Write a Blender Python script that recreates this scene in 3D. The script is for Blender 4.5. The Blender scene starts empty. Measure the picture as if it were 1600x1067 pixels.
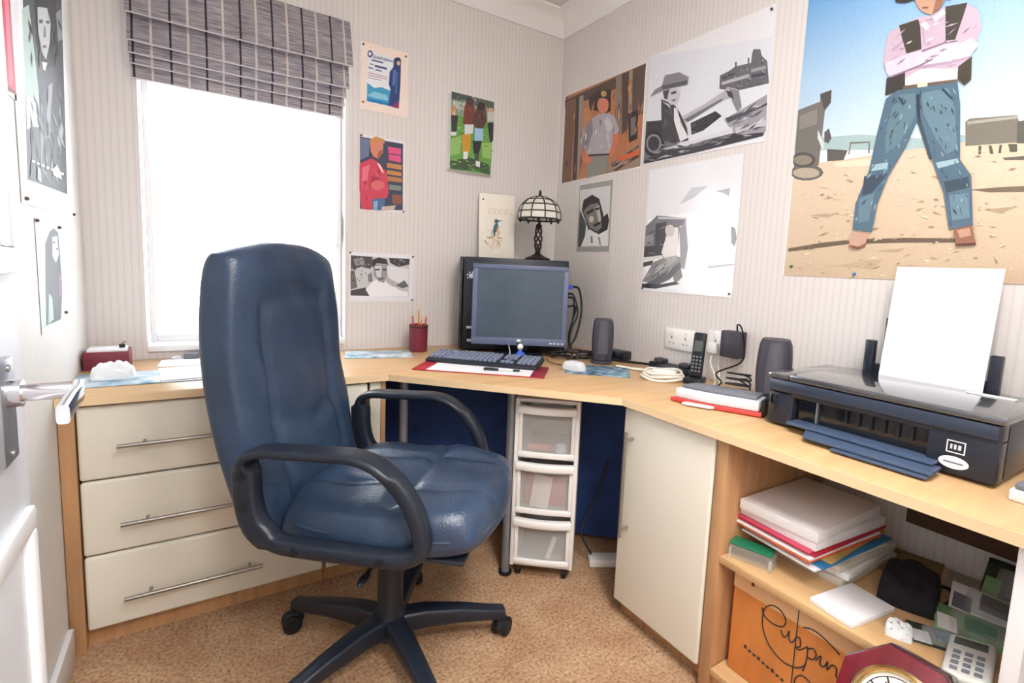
import bpy, bmesh, math, random
from mathutils import Vector, Matrix, Euler
random.seed(7)
SC = bpy.context.scene
COL = SC.collection
PI = math.pi

# ---------------------------------------------------------------- camera
cam_data = bpy.data.cameras.new('camera')
cam = bpy.data.objects.new('camera', cam_data)
COL.objects.link(cam)
YAW, PITCH, ROLL = 0.5898, 0.1121, 0.0448
fwd = Vector((math.sin(YAW)*math.cos(PITCH), math.cos(YAW)*math.cos(PITCH), -math.sin(PITCH)))
rt0 = Vector((math.cos(YAW), -math.sin(YAW), 0)); up0 = rt0.cross(fwd)
rt = rt0*math.cos(ROLL) + up0*math.sin(ROLL); up = up0*math.cos(ROLL) - rt0*math.sin(ROLL)
cam.matrix_world = Matrix(((rt.x, up.x, -fwd.x, -1.6344), (rt.y, up.y, -fwd.y, -2.3296), (rt.z, up.z, -fwd.z, 1.1322), (0, 0, 0, 1)))
cam_data.sensor_fit = 'HORIZONTAL'; cam_data.sensor_width = 36
cam_data.lens = 805.4484/1600*36
cam_data.shift_x = -42.3074/1600; cam_data.shift_y = -23.1555/1600
cam_data.clip_start = 0.02
SC.camera = cam

# ---------------------------------------------------------------- sky, lights, exposure
SC.view_settings.view_transform = 'Standard'
SC.view_settings.look = 'None'
SC.view_settings.gamma = 1
SC.view_settings.use_curve_mapping = False
SC.view_settings.exposure = 0.14
world = bpy.data.worlds.new('sky'); SC.world = world; world.use_nodes = True
bg = world.node_tree.nodes['Background']
bg.inputs[0].default_value = (0.90, 0.95, 1.0, 1); bg.inputs[1].default_value = 10.0
def area_light(name, loc, rot, sx, sy, power, color=(1, 1, 1), portal=False):
    l = bpy.data.lights.new(name, 'AREA'); l.shape = 'RECTANGLE'; l.size = sx; l.size_y = sy
    l.energy = power; l.color = color
    if portal: l.cycles.is_portal = True
    o = bpy.data.objects.new(name, l); COL.objects.link(o); o.location = loc; o.rotation_euler = rot
    return o
area_light('window_daylight_portal', (-1.444, 0.115, 1.38), (PI/2, 0, PI), 0.69, 1.2, 1, portal=True)
area_light('ceiling_fill', (-1.0, -2.2, 2.36), (0, 0, 0), 0.5, 0.5, 26, (1.0, 0.98, 0.96))  # unseen light added near the camera as front fill
area_light('hall_fill', (-1.45, -3.0, 2.3), (0, 0, 0), 0.4, 0.4, 40, (1.0, 0.98, 0.96))  # fill light added in the unseen hall behind the camera

# ---------------------------------------------------------------- materials
def lin(h):
    v = [int(h[i:i+2], 16)/255 for i in (0, 2, 4)]
    return tuple((c/12.92 if c <= .04045 else ((c+.055)/1.055)**2.4) for c in v)
def rgba(h): return lin(h) + (1,)
MATS = {}
def mat(name, col, rough=.5, metal=0., noise=0., nscale=(20, 20, 20), bump=0., bscale=None, spec=.5, coat=0., trans=0., alpha=1., emit=None, col2=None, ior=1.45):
    m = bpy.data.materials.new(name); m.use_nodes = True; MATS[name] = m
    nt = m.node_tree; b = nt.nodes['Principled BSDF']
    b.inputs['Base Color'].default_value = rgba(col); b.inputs['Roughness'].default_value = rough
    b.inputs['Metallic'].default_value = metal; b.inputs['Specular IOR Level'].default_value = spec
    b.inputs['Coat Weight'].default_value = coat; b.inputs['Coat Roughness'].default_value = .08
    b.inputs['Transmission Weight'].default_value = trans; b.inputs['Alpha'].default_value = alpha
    b.inputs['IOR'].default_value = ior
    if emit: b.inputs['Emission Color'].default_value = rgba(emit[0]); b.inputs['Emission Strength'].default_value = emit[1]
    if noise or bump or col2:
        tc = nt.nodes.new('ShaderNodeTexCoord'); mp = nt.nodes.new('ShaderNodeMapping')
        mp.inputs['Scale'].default_value = nscale; nt.links.new(tc.outputs['Object'], mp.inputs['Vector'])
        n = nt.nodes.new('ShaderNodeTexNoise'); n.inputs['Scale'].default_value = 1; n.inputs['Detail'].default_value = 4
        nt.links.new(mp.outputs[0], n.inputs['Vector'])
        if noise or col2:
            mx = nt.nodes.new('ShaderNodeMix'); mx.data_type = 'RGBA'
            c = lin(col); d = lin(col2) if col2 else tuple(x*(1-noise) for x in c)
            mx.inputs['A'].default_value = c + (1,); mx.inputs['B'].default_value = d + (1,)
            rp = nt.nodes.new('ShaderNodeMapRange'); rp.inputs['From Min'].default_value = .35; rp.inputs['From Max'].default_value = .68
            nt.links.new(n.outputs['Fac'], rp.inputs['Value']); nt.links.new(rp.outputs[0], mx.inputs['Factor'])
            nt.links.new(mx.outputs['Result'], b.inputs['Base Color'])
        if bump:
            bp = nt.nodes.new('ShaderNodeBump'); bp.inputs['Strength'].default_value = bump; bp.inputs['Distance'].default_value = .002
            src = n
            if bscale:
                n2 = nt.nodes.new('ShaderNodeTexNoise'); n2.inputs['Scale'].default_value = bscale; n2.inputs['Detail'].default_value = 3
                nt.links.new(tc.outputs['Object'], n2.inputs['Vector']); src = n2
            nt.links.new(src.outputs['Fac'], bp.inputs['Height']); nt.links.new(bp.outputs[0], b.inputs['Normal'])
    return m
def wallpaper(name, base, line):
    m = bpy.data.materials.new(name); m.use_nodes = True; MATS[name] = m
    nt = m.node_tree; b = nt.nodes['Principled BSDF']; N = nt.nodes.new; L = nt.links.new
    g = N('ShaderNodeNewGeometry'); sp = N('ShaderNodeSeparateXYZ'); L(g.outputs['Position'], sp.inputs[0])
    ad = N('ShaderNodeMath'); ad.operation = 'ADD'; L(sp.outputs['X'], ad.inputs[0]); L(sp.outputs['Y'], ad.inputs[1])
    ml = N('ShaderNodeMath'); ml.operation = 'MULTIPLY'; L(ad.outputs[0], ml.inputs[0]); ml.inputs[1].default_value = 2*PI/.021
    sn = N('ShaderNodeMath'); sn.operation = 'SINE'; L(ml.outputs[0], sn.inputs[0])
    rp = N('ShaderNodeMapRange'); L(sn.outputs[0], rp.inputs['Value']); rp.inputs['From Min'].default_value = .2; rp.inputs['From Max'].default_value = .95
    mp = N('ShaderNodeMapping'); mp.inputs['Scale'].default_value = (260, 260, 14); L(g.outputs['Position'], mp.inputs['Vector'])
    nz = N('ShaderNodeTexNoise'); nz.inputs['Scale'].default_value = 1; L(mp.outputs[0], nz.inputs['Vector'])
    fm = N('ShaderNodeMath'); fm.operation = 'MULTIPLY'; L(rp.outputs[0], fm.inputs[0]); L(nz.outputs['Fac'], fm.inputs[1])
    mx = N('ShaderNodeMix'); mx.data_type = 'RGBA'; mx.inputs['A'].default_value = rgba(base); mx.inputs['B'].default_value = rgba(line)
    L(fm.outputs[0], mx.inputs['Factor']); L(mx.outputs['Result'], b.inputs['Base Color'])
    b.inputs['Roughness'].default_value = .55; b.inputs['Specular IOR Level'].default_value = .3
    bp = N('ShaderNodeBump'); bp.inputs['Strength'].default_value = .12; bp.inputs['Distance'].default_value = .001
    L(sn.outputs[0], bp.inputs['Height']); L(bp.outputs[0], b.inputs['Normal'])
wallpaper('wallpaper', 'e3dedb', 'd3cdc8')
wallpaper('wallpaper_left_lit', 'eceae6', 'dad6d0')  # lighter wallpaper copy, window light put into the left wall's colour
def carpet():
    m = mat('carpet', 'c09470', .95, spec=.1)
    nt = m.node_tree; b = nt.nodes['Principled BSDF']; N = nt.nodes.new; L = nt.links.new
    tc = N('ShaderNodeTexCoord')
    n1 = N('ShaderNodeTexNoise'); n1.inputs['Scale'].default_value = 105; n1.inputs['Detail'].default_value = 5; n1.inputs['Roughness'].default_value = .75
    n2 = N('ShaderNodeTexNoise'); n2.inputs['Scale'].default_value = 9; n2.inputs['Detail'].default_value = 3
    L(tc.outputs['Object'], n1.inputs['Vector']); L(tc.outputs['Object'], n2.inputs['Vector'])
    r = N('ShaderNodeValToRGB'); e = r.color_ramp.elements
    e[0].position = .3; e[0].color = rgba('6f5340'); e[1].position = .7; e[1].color = rgba('e2c6a4')
    x = e.new(.5); x.color = rgba('c8a482')
    L(n1.outputs['Fac'], r.inputs[0])
    mx = N('ShaderNodeMix'); mx.data_type = 'RGBA'; mx.blend_type = 'MULTIPLY'; mx.inputs['Factor'].default_value = .5
    r2 = N('ShaderNodeValToRGB'); r2.color_ramp.elements[0].position = .35; r2.color_ramp.elements[0].color = rgba('d8bcae'); r2.color_ramp.elements[1].position = .65; r2.color_ramp.elements[1].color = (1, 1, 1, 1)
    L(n2.outputs['Fac'], r2.inputs[0]); L(r.outputs[0], mx.inputs['A']); L(r2.outputs[0], mx.inputs['B'])
    L(mx.outputs['Result'], b.inputs['Base Color'])
    bp = N('ShaderNodeBump'); bp.inputs['Strength'].default_value = .8; bp.inputs['Distance'].default_value = .006
    L(n1.outputs['Fac'], bp.inputs['Height']); L(bp.outputs[0], b.inputs['Normal'])
carpet()
def printmat(name, rough, coat):
    m = bpy.data.materials.new(name); m.use_nodes = True; MATS[name] = m
    nt = m.node_tree; b = nt.nodes['Principled BSDF']; N = nt.nodes.new; L = nt.links.new
    a = N('ShaderNodeVertexColor'); a.layer_name = 'Ink'
    tc = N('ShaderNodeTexCoord'); nz = N('ShaderNodeTexNoise'); nz.inputs['Scale'].default_value = 160; nz.inputs['Detail'].default_value = 6
    L(tc.outputs['Object'], nz.inputs['Vector'])
    rp = N('ShaderNodeMapRange'); rp.inputs['From Min'].default_value = .3; rp.inputs['From Max'].default_value = .7; rp.inputs['To Min'].default_value = .93; rp.inputs['To Max'].default_value = 1.04
    L(nz.outputs['Fac'], rp.inputs['Value'])
    mx = N('ShaderNodeMix'); mx.data_type = 'RGBA'; mx.blend_type = 'MULTIPLY'; mx.inputs['Factor'].default_value = 1
    L(a.outputs['Color'], mx.inputs['A']); L(rp.outputs[0], mx.inputs['B']); L(mx.outputs['Result'], b.inputs['Base Color'])
    b.inputs['Roughness'].default_value = rough; b.inputs['Coat Weight'].default_value = coat; b.inputs['Coat Roughness'].default_value = .15
printmat('poster_print', .6, .0)
printmat('glossy_print', .3, .3)
for ax, sc in (('x', (3, 40, 40)), ('y', (40, 3, 40)), ('z', (40, 40, 3))):
    mat('beech_'+ax, 'd8b080', .35, noise=.16, nscale=sc, coat=.1)
mat('beech_edge', 'eed2a8', .35, noise=.08, nscale=(3, 3, 40))
mat('oak_side', 'c89a6e', .5, noise=.28, nscale=(30, 30, 3))
mat('cream_gloss', 'e6e2d4', .22, coat=.3)
mat('cream_matt', 'dfdac9', .4)
mat('white_paint', 'eeeef0', .35)
mat('door_paint', 'e4e9f0', .5)
mat('coving_white', 'f2f0ee', .6)
mat('ceiling_white', 'e6e2de', .7, noise=.04, nscale=(60, 60, 60))
mat('upvc', 'f6f8fa', .25)
mat('glass', 'ffffff', .02, trans=1., ior=1.45)
mat('steel', 'a3a19c', .35, metal=.9)
mat('chrome', 'd8d8de', .12, metal=1.)
mat('grey_metal', '8f949c', .4, metal=.6)
mat('leather', '31445e', .31, noise=.3, nscale=(9, 9, 9), bump=.5, bscale=160, spec=.6)  # blue of the window's reflection put into the black leather's colour
mat('leather_seam', '1d2836', .5)
mat('chair_plastic', '1d2430', .38, bump=.15, bscale=400)
mat('black_plastic', '1e222b', .35)
mat('black_rubber', '14161b', .6)
mat('black_gloss', '15171c', .08, coat=.6)
mat('pc_black', '222a36', .4)
mat('bezel', '65718f', .35)  # bluish specular sheen of the monitor frame put into its base colour
mat('screen', '43586a', .18, noise=.12, nscale=(14, 14, 14), coat=.3)
mat('key_grey', '7c859c', .5)
mat('key_base', '20252f', .5)
mat('navy_shade', '34508f', .8, noise=.3, nscale=(8, 8, 8))
mat('maroon', '7d2d3f', .45, noise=.1)
mat('red_leather', 'b51f2e', .4)
mat('dark_red_leather', '8d1626', .4)
mat('white_paper', 'f3f3f6', .6)
mat('cream_paper', 'f3ecdf', .6)
mat('page_edge', 'd9d2c4', .8, noise=.25, nscale=(2, 2, 900))
mat('tissue', 'f0f4f6', .8)
mat('pale_cable', 'ece6da', .5)
mat('black_cable', '1a1a1f', .5)
mat('plug_white', 'f1efec', .3)
mat('speaker_grey', '56525c', .5, noise=.15, nscale=(300, 300, 300))
mat('speaker_dark', '3d3b45', .5)
mat('router_grey', '767a84', .4)
mat('router_white', 'dcdde2', .3)
mat('signal_red', 'd04a44', .4)
mat('printer_lid', '4a4c51', .14, coat=1., spec=.8)  # base lightened to carry the wall's reflection on the lid
mat('printer_body', '262b36', .3)
mat('printer_grey', '323c4e', .3)
mat('tray_grey', '4a5a74', .35)
mat('cardboard', 'e8964f', .8, noise=.2, nscale=(14, 14, 3), bump=.1, bscale=60)
mat('cardboard_tape', 'e7bd90', .55)
mat('ink', '3f3a38', .7)
mat('mahogany', '7a1f2b', .25, noise=.35, nscale=(40, 40, 8), coat=.5)
mat('mahogany_dark', '3f1a22', .3, coat=.4)
mat('brass', 'cdb98a', .22, metal=1.)
mat('dial', 'f3f1ea', .4)
mat('milky_plastic', 'dededc', .4, alpha=.3)
mat('white_plastic', 'eceae8', .35)
mat('red_card', 'c23342', .55); mat('pink_card', 'd8506c', .55); mat('orange_card', 'd8643c', .55)
mat('blue_card', '2f7fb4', .5); mat('tan_card', 'b99a5a', .7); mat('violet_card', '6f6fa8', .6)
mat('green_plastic', '1f7a58', .35); mat('clear_plastic', 'dfe6e2', .12, alpha=.2, coat=.5)
mat('green_print', '8cbf84', .35, noise=.5, nscale=(22, 22, 22), coat=.4)
mat('dark_print', '3a4640', .3, noise=.5, nscale=(30, 30, 30), coat=.5)
mat('black_fabric', '1c1b24', .8, noise=.4)
mat('grey_card', 'a3a39a', .6); mat('olive_card', '8a7c4c', .8, noise=.3)
mat('phone_white', 'd8d8d2', .4); mat('lcd', '59605c', .2)
mat('bronze', '3a302c', .4, metal=.5)
mat('shade_glass', 'efece2', .3, trans=.15)
mat('lead_black', '23201f', .4)
mat('pencil_red', 'c8503c', .45); mat('pencil_orange', 'e0913e', .45); mat('pencil_wood', 'e8c79a', .6)
mat('toy_blue', '2f5fd0', .35); mat('toy_white', 'f4f4f6', .3)
mat('vga_blue', '3a55c8', .4)
mat('pin_green', '3d6b52', .35); mat('pin_brown', '6b5a50', .35); mat('pin_blue', '3d7fc4', .35); mat('pin_dark', '44444e', .35)
mat('mouse_silver', 'd5d6da', .3)
mat('mat_blue', '1f4359', .5, col2='9cbdd0', nscale=(26, 26, 26))
mat('mat_pale', '5f93ad', .4, col2='eef4f6', nscale=(13, 13, 13))
mat('dark_brown', '5a4230', .7, noise=.3, nscale=(6, 40, 40))
mat('navy_bag', '22345f', .8, noise=.3)
def blindmat():
    m = mat('blind_fabric', '8d8789', .85, spec=.15)
    nt = m.node_tree; b = nt.nodes['Principled BSDF']; N = nt.nodes.new; L = nt.links.new
    tc = N('ShaderNodeTexCoord'); sp = N('ShaderNodeSeparateXYZ'); L(tc.outputs['Object'], sp.inputs[0])
    def stripe(off, w):
        a = N('ShaderNodeMath'); a.operation = 'MULTIPLY_ADD'; L(sp.outputs['X'], a.inputs[0]); a.inputs[1].default_value = 1/.104; a.inputs[2].default_value = off
        f = N('ShaderNodeMath'); f.operation = 'FRACT'; L(a.outputs[0], f.inputs[0])
        l = N('ShaderNodeMath'); l.operation = 'LESS_THAN'; L(f.outputs[0], l.inputs[0]); l.inputs[1].default_value = w
        return l
    mp = N('ShaderNodeMapping'); mp.inputs['Scale'].default_value = (14, 14, 260); L(tc.outputs['Object'], mp.inputs['Vector'])
    nz = N('ShaderNodeTexNoise'); nz.inputs['Scale'].default_value = 1; nz.inputs['Detail'].default_value = 5; L(mp.outputs[0], nz.inputs['Vector'])
    r = N('ShaderNodeValToRGB'); r.color_ramp.elements[0].position = .34; r.color_ramp.elements[0].color = rgba('85808a'); r.color_ramp.elements[1].position = .66; r.color_ramp.elements[1].color = rgba('c4bebf')
    L(nz.outputs['Fac'], r.inputs[0])
    m1 = N('ShaderNodeMix'); m1.data_type = 'RGBA'; L(stripe(.76, .07).outputs[0], m1.inputs['Factor']); L(r.outputs[0], m1.inputs['A']); m1.inputs['B'].default_value = rgba('dcd3cc')
    m2 = N('ShaderNodeMix'); m2.data_type = 'RGBA'; L(stripe(.24, .06).outputs[0], m2.inputs['Factor']); L(m1.outputs['Result'], m2.inputs['A']); m2.inputs['B'].default_value = rgba('45424e')
    L(m2.outputs['Result'], b.inputs['Base Color'])
    t = N('ShaderNodeBsdfTranslucent'); L(m2.outputs['Result'], t.inputs['Color'])
    ms = N('ShaderNodeMixShader'); ms.inputs[0].default_value = .22
    out = nt.nodes['Material Output']; L(b.outputs[0], ms.inputs[1]); L(t.outputs[0], ms.inputs[2]); L(ms.outputs[0], out.inputs['Surface'])
blindmat()

# ---------------------------------------------------------------- mesh helpers
def RT(at=(0, 0, 0), rot=(0, 0, 0)):
    return Matrix.Translation(at) @ Euler(rot).to_matrix().to_4x4()
class M:
    """collects shapes into one mesh with material slots"""
    def __init__(s): s.bm = bmesh.new(); s.slots = []
    def slot(s, m):
        if m not in s.slots: s.slots.append(m)
        return s.slots.index(m)
    def merge(s, b, m, mx=None):
        if mx is not None: bmesh.ops.transform(b, matrix=mx, verts=b.verts)
        i = s.slot(m)
        for f in b.faces: f.material_index = i
        bmesh.ops.recalc_face_normals(b, faces=b.faces)
        me = bpy.data.meshes.new('tmp'); b.to_mesh(me); b.free()
        s.bm.from_mesh(me); bpy.data.meshes.remove(me)
        return s
    def box(s, m, lo, hi, bev=0., seg=2, mx=None):
        b = bmesh.new(); bmesh.ops.create_cube(b, size=1)
        d = [hi[i]-lo[i] for i in range(3)]; c = [(hi[i]+lo[i])/2 for i in range(3)]
        for v in b.verts: v.co = Vector((v.co[i]*d[i]+c[i] for i in range(3)))
        if bev: bmesh.ops.bevel(b, geom=list(b.edges), offset=min(bev, min(d)*.49), segments=seg, affect='EDGES', profile=.5)
        return s.merge(b, m, mx)
    def prism(s, m, poly, z0, z1, bev=0., seg=2, mx=None):
        b = bmesh.new(); vs = [b.verts.new((x, y, z0)) for x, y in poly]
        f = b.faces.new(vs); r = bmesh.ops.extrude_face_region(b, geom=[f])
        for v in r['geom']:
            if isinstance(v, bmesh.types.BMVert): v.co.z = z1
        if bev:
            bmesh.ops.recalc_face_normals(b, faces=b.faces)
            bmesh.ops.bevel(b, geom=list(b.edges), offset=bev, segments=seg, affect='EDGES', profile=.5)
        return s.merge(b, m, mx)
    def cyl(s, m, r, z0, z1, seg=20, r2=None, mx=None, bev=0.):
        pr = [(0, z0), (r, z0), (r if r2 is None else r2, z1), (0, z1)]
        if bev: pr = [(0, z0), (r-bev, z0), (r, z0+bev), ((r if r2 is None else r2), z1-bev), ((r if r2 is None else r2)-bev, z1), (0, z1)]
        return s.lathe(m, pr, seg, mx)
    def lathe(s, m, pr, seg=24, mx=None):
        b = bmesh.new(); rings = []
        for r, z in pr:
            if r < 1e-6: rings.append([b.verts.new((0, 0, z))])
            else: rings.append([b.verts.new((r*math.cos(2*PI*k/seg), r*math.sin(2*PI*k/seg), z)) for k in range(seg)])
        for a, c in zip(rings, rings[1:]):
            for k in range(seg):
                k2 = (k+1) % seg
                if len(a) == 1 and len(c) == 1: continue
                if len(a) == 1: b.faces.new((a[0], c[k], c[k2]))
                elif len(c) == 1: b.faces.new((a[k], a[k2], c[0]))
                else: b.faces.new((a[k], a[k2], c[k2], c[k]))
        return s.merge(b, m, mx)
    def loft(s, m, secs, cap=True, mx=None):
        b = bmesh.new(); R = [[b.verts.new(p) for p in sec] for sec in secs]; n = len(R[0])
        for a, c in zip(R, R[1:]):
            for k in range(n): b.faces.new((a[k], a[(k+1) % n], c[(k+1) % n], c[k]))
        if cap: b.faces.new(R[0]); b.faces.new(R[-1])
        return s.merge(b, m, mx)
    def tube(s, m, pts, r, seg=8, closed=False, mx=None, flat=1.):
        pts = [Vector(p) for p in pts]; n = len(pts); secs = []; prev = None
        for i, p in enumerate(pts):
            if closed: t = pts[(i+1) % n]-pts[i-1]
            else: t = pts[min(i+1, n-1)]-pts[max(i-1, 0)]
            t.normalize()
            if prev is None:
                a = Vector((0, 0, 1)) if abs(t.z) < .9 else Vector((1, 0, 0))
                u = t.cross(a).normalized()
            else: u = (prev - t*prev.dot(t)).normalized()
            prev = u; v = t.cross(u); rr = r[i] if isinstance(r, (list, tuple)) else r
            secs.append([p+u*rr*math.cos(2*PI*k/seg)+v*rr*flat*math.sin(2*PI*k/seg) for k in range(seg)])
        if closed: secs.append(secs[0]); return s.loft(m, secs, False, mx)
        return s.loft(m, secs, True, mx)
    def bar(s, m, pts, w, h, mx=None, up=(0, 0, 1)):
        """swept rounded rectangle; w across, h along up"""
        pts = [Vector(p) for p in pts]; n = len(pts); secs = []; U0 = Vector(up)
        for i, p in enumerate(pts):
            t = (pts[min(i+1, n-1)]-pts[max(i-1, 0)]).normalized()
            side = t.cross(U0).normalized(); v = side.cross(t)
            hw = (w[i] if isinstance(w, (list, tuple)) else w)/2; hh = (h[i] if isinstance(h, (list, tuple)) else h)/2
            c = []
            for k in range(16):
                a = 2*PI*k/16; ca, sa = math.cos(a), math.sin(a)
                c.append(p + side*hw*math.copysign(abs(ca)**.45, ca) + v*hh*math.copysign(abs(sa)**.45, sa))
            secs.append(c)
        return s.loft(m, secs, True, mx)
    def ell(s, m, rx, ry, rz, at=(0, 0, 0), rot=(0, 0, 0), seg=16, rings=10):
        b = bmesh.new(); bmesh.ops.create_uvsphere(b, u_segments=seg, v_segments=rings, radius=1)
        return s.merge(b, m, RT(at, rot) @ Matrix.Diagonal((rx, ry, rz, 1)))
    def face(s, m, pts):
        b = bmesh.new(); b.faces.new([b.verts.new(p) for p in pts]); i = s.slot(m)
        b.faces[:] if False else None
        for f in b.faces: f.material_index = i
        me = bpy.data.meshes.new('tmp'); b.to_mesh(me); b.free(); s.bm.from_mesh(me); bpy.data.meshes.remove(me)
        return s
    def pillow(s, m, w, d, ht, hb, n=28, p=6, k=.5, q=.5, fn=None, mx=None):
        """cushion: planform 2w x 2d, corners rounded by k, height ht above / hb below; fn(u,v)->extra top height"""
        b = bmesh.new(); T = {}; B = {}
        for i in range(n+1):
            for j in range(n+1):
                u = math.sin((-1+2*i/n)*PI/2); v = math.sin((-1+2*j/n)*PI/2)
                x = w*u*math.sqrt(1-k*v*v/2); y = d*v*math.sqrt(1-k*u*u/2)
                h = (max(0, 1-abs(u)**p)*max(0, 1-abs(v)**p))**q
                edge = i in (0, n) or j in (0, n)
                T[i, j] = b.verts.new((x, y, ht*h + (fn(u, v)*min(1, h*2) if fn else 0)))
                B[i, j] = T[i, j] if edge else b.verts.new((x, y, -hb*h))
        for i in range(n):
            for j in range(n):
                b.faces.new((T[i, j], T[i+1, j], T[i+1, j+1], T[i, j+1]))
                b.faces.new((B[i, j], B[i, j+1], B[i+1, j+1], B[i+1, j]))
        return s.merge(b, m, mx)
    def text(s, m, txt, size, mx, ext=.0004, align='CENTER'):
        cu = bpy.data.curves.new('t', 'FONT'); cu.body = txt; cu.size = size; cu.extrude = ext; cu.align_x = align; cu.align_y = 'CENTER'
        o = bpy.data.objects.new('t', cu); COL.objects.link(o)
        me = bpy.data.meshes.new_from_object(o.evaluated_get(bpy.context.evaluated_depsgraph_get()))
        b = bmesh.new(); b.from_mesh(me); bpy.data.objects.remove(o); bpy.data.meshes.remove(me)
        return s.merge(b, m, mx)
    def build(s, name, parent=None, at=(0, 0, 0), rot=(0, 0, 0), angle=40, smooth=True):
        me = bpy.data.meshes.new(name); s.bm.to_mesh(me); s.bm.free()
        for m in s.slots: me.materials.append(MATS[m])
        if smooth:
            me.shade_smooth(); me.set_sharp_from_angle(angle=math.radians(angle))
        o = bpy.data.objects.new(name, me); COL.objects.link(o); o.location = at; o.rotation_euler = rot
        if parent: o.parent = parent
        return o
def tag(o, label, cat, group=None):
    o['label'] = label; o['category'] = cat
    if group: o['group'] = group
    return o
def thing(name, label, cat, at=(0, 0, 0), rz=0., group=None, rot=None):
    o = bpy.data.objects.new(name, None); COL.objects.link(o); o.empty_display_size = .05
    o.location = at; o.rotation_euler = rot if rot else (0, 0, rz)
    return tag(o, label, cat, group)
def struct(o): o['kind'] = 'structure'; return o
def arc(cx, cz, r, a0, a1, n=8): return [(cx+r*math.cos(math.radians(a0+(a1-a0)*k/n)), cz+r*math.sin(math.radians(a0+(a1-a0)*k/n))) for k in range(n+1)]
def smooth_path(P, n=6, closed=False):
    P = [Vector(p) for p in P]; out = []; N = len(P)
    for i in range(N if closed else N-1):
        g = lambda k: P[k % N] if closed else P[min(max(k, 0), N-1)]
        a, b, c, d = g(i-1), g(i), g(i+1), g(i+2)
        for k in range(n):
            t = k/n
            out.append(.5*((2*b)+(c-a)*t+(2*a-5*b+4*c-d)*t*t+(3*b-a-3*c+d)*t**3))
    if not closed: out.append(P[-1])
    return out

# ---------------------------------------------------------------- the room
W = 1.95; YF = -2.5; HC = 2.42
m = M().box('carpet', (-W-.1, YF-1.0, -.1), (.1, .12, 0)); struct(m.build('floor', smooth=False))
m = M().box('ceiling_white', (-W-.1, YF-1.0, HC), (.1, .12, HC+.1)); struct(m.build('ceiling', smooth=False))
WX0, WX1, WZ0, WZ1 = -1.787, -1.096, .785, 1.99
m = M()
m.box('wallpaper', (-W-.1, 0, 0), (WX0, .12, HC)).box('wallpaper', (WX1, 0, 0), (.1, .12, HC))
m.box('wallpaper', (WX0, 0, 0), (WX1, .12, WZ0)).box('wallpaper', (WX0, 0, WZ1), (WX1, .12, HC))
struct(m.build('wall_back', smooth=False))
struct(M().box('wallpaper', (0, YF-1, 0), (.1, 0, HC)).build('wall_right', smooth=False))
struct(M().box('wallpaper_left_lit', (-W-.1, YF-1, 0), (-W, 0, HC)).build('wall_left', smooth=False))
m = M()
m.box('wallpaper', (-1.02, YF-.1, 0), (0, YF, HC)).box('wallpaper', (-W, YF-.1, 0), (-1.82, YF, HC)).box('wallpaper', (-1.82, YF-.1, 2.04), (-1.02, YF, HC))
struct(m.build('wall_front', smooth=False))
struct(M().box('wallpaper', (-W, YF-1.0, 0), (0, YF-.9, HC)).build('wall_hall', smooth=False))
# coving: quarter-round strip between wall and ceiling
prof = [(0, 0), (.012, 0)] + [(.012+.083*(1-math.cos(a)), .01+.083*math.sin(a)) for a in [PI/2*k/6 for k in range(7)]] + [(.1, .1), (0, .1)]
m = M()
def cove(x0, y0, x1, y1, nx, ny):
    secs = []
    for (x, y, e) in ((x0, y0, 1), (x1, y1, -1)):
        d = Vector((x1-x0, y1-y0, 0)).normalized()
        secs.append([Vector((x, y, HC-.1+pz)) + Vector((nx, ny, 0))*pw + d*e*pw for pw, pz in prof])
    m.loft('coving_white', secs)
cove(-W, 0, 0, 0, 0, -1); cove(0, 0, 0, YF, -1, 0); cove(-W, YF, -W, 0, 1, 0); cove(0, YF, -W, YF, 0, 1)
struct(m.build('trim_1'))
m = M().box('white_paint', (-W, -1.9, 0), (-W+.015, -.56, .1), bev=.004); struct(m.build('baseboard_left'))
# window
win = M()
x0, x1, z0, z1 = WX0+.006, WX1-.006, WZ0+.006, WZ1-.006
for a, b in (((x0, .06, z0), (x0+.022, .11, z1)), ((x1-.022, .06, z0), (x1, .11, z1)), ((x0+.022, .06, z0), (x1-.022, .11, z0+.03)), ((x0+.022, .06, z1-.03), (x1-.022, .11, z1))):
    win.box('upvc', a, b, bev=.004)
win = struct(win.build('window_1'))
M().box('glass', (x0+.022, .082, z0+.03), (x1-.022, .088, z1-.03)).build('pane', win, smooth=False)
m = M().box('upvc', (WX0, -.012, WZ0-.018), (WX1, .06, WZ0+.006), bev=.005); m.build('window_sill', win)
m = M().box('white_paint', (x1-.02, .035, 1.2), (x1-.005, .06, 1.32), bev=.004); m.build('window_handle', win)
# open door, folded back along the left wall
door = M().box('door_paint', (-1.855, -2.28, .01), (-1.815, -1.462, 2.0), bev=.003)
door = struct(door.build('door_1'))
m = M()
for (ya, yb, za, zb) in ((-2.18, -1.482, .15, .815), (-2.18, -1.482, 1.1, 1.85)):
    for a, b in (((ya, za), (yb, za+.03)), ((ya, zb-.03), (yb, zb)), ((ya, za+.03), (ya+.03, zb-.03)), ((yb-.03, za+.03), (yb, zb-.03))):
        m.box('white_paint', (-1.816, a[0], a[1]), (-1.806, b[0], b[1]), bev=.004)
m.build('panel_moulding', door)
m = M().box('grey_metal', (-1.816, -1.585, .895), (-1.806, -1.535, 1.01), bev=.003)
for z in (.905, 1.0): m.cyl('steel', .004, 0, .003, 10, mx=RT((-1.807, -1.56, z), (0, PI/2, 0)))
m.build('handle_plate', door)
m = M().cyl('chrome', .015, 0, .012, 20, mx=RT((-1.807, -1.56, .972), (0, PI/2, 0))).cyl('chrome', .0095, 0, .05, 16, mx=RT((-1.797, -1.56, .972), (0, PI/2, 0)))
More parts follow.
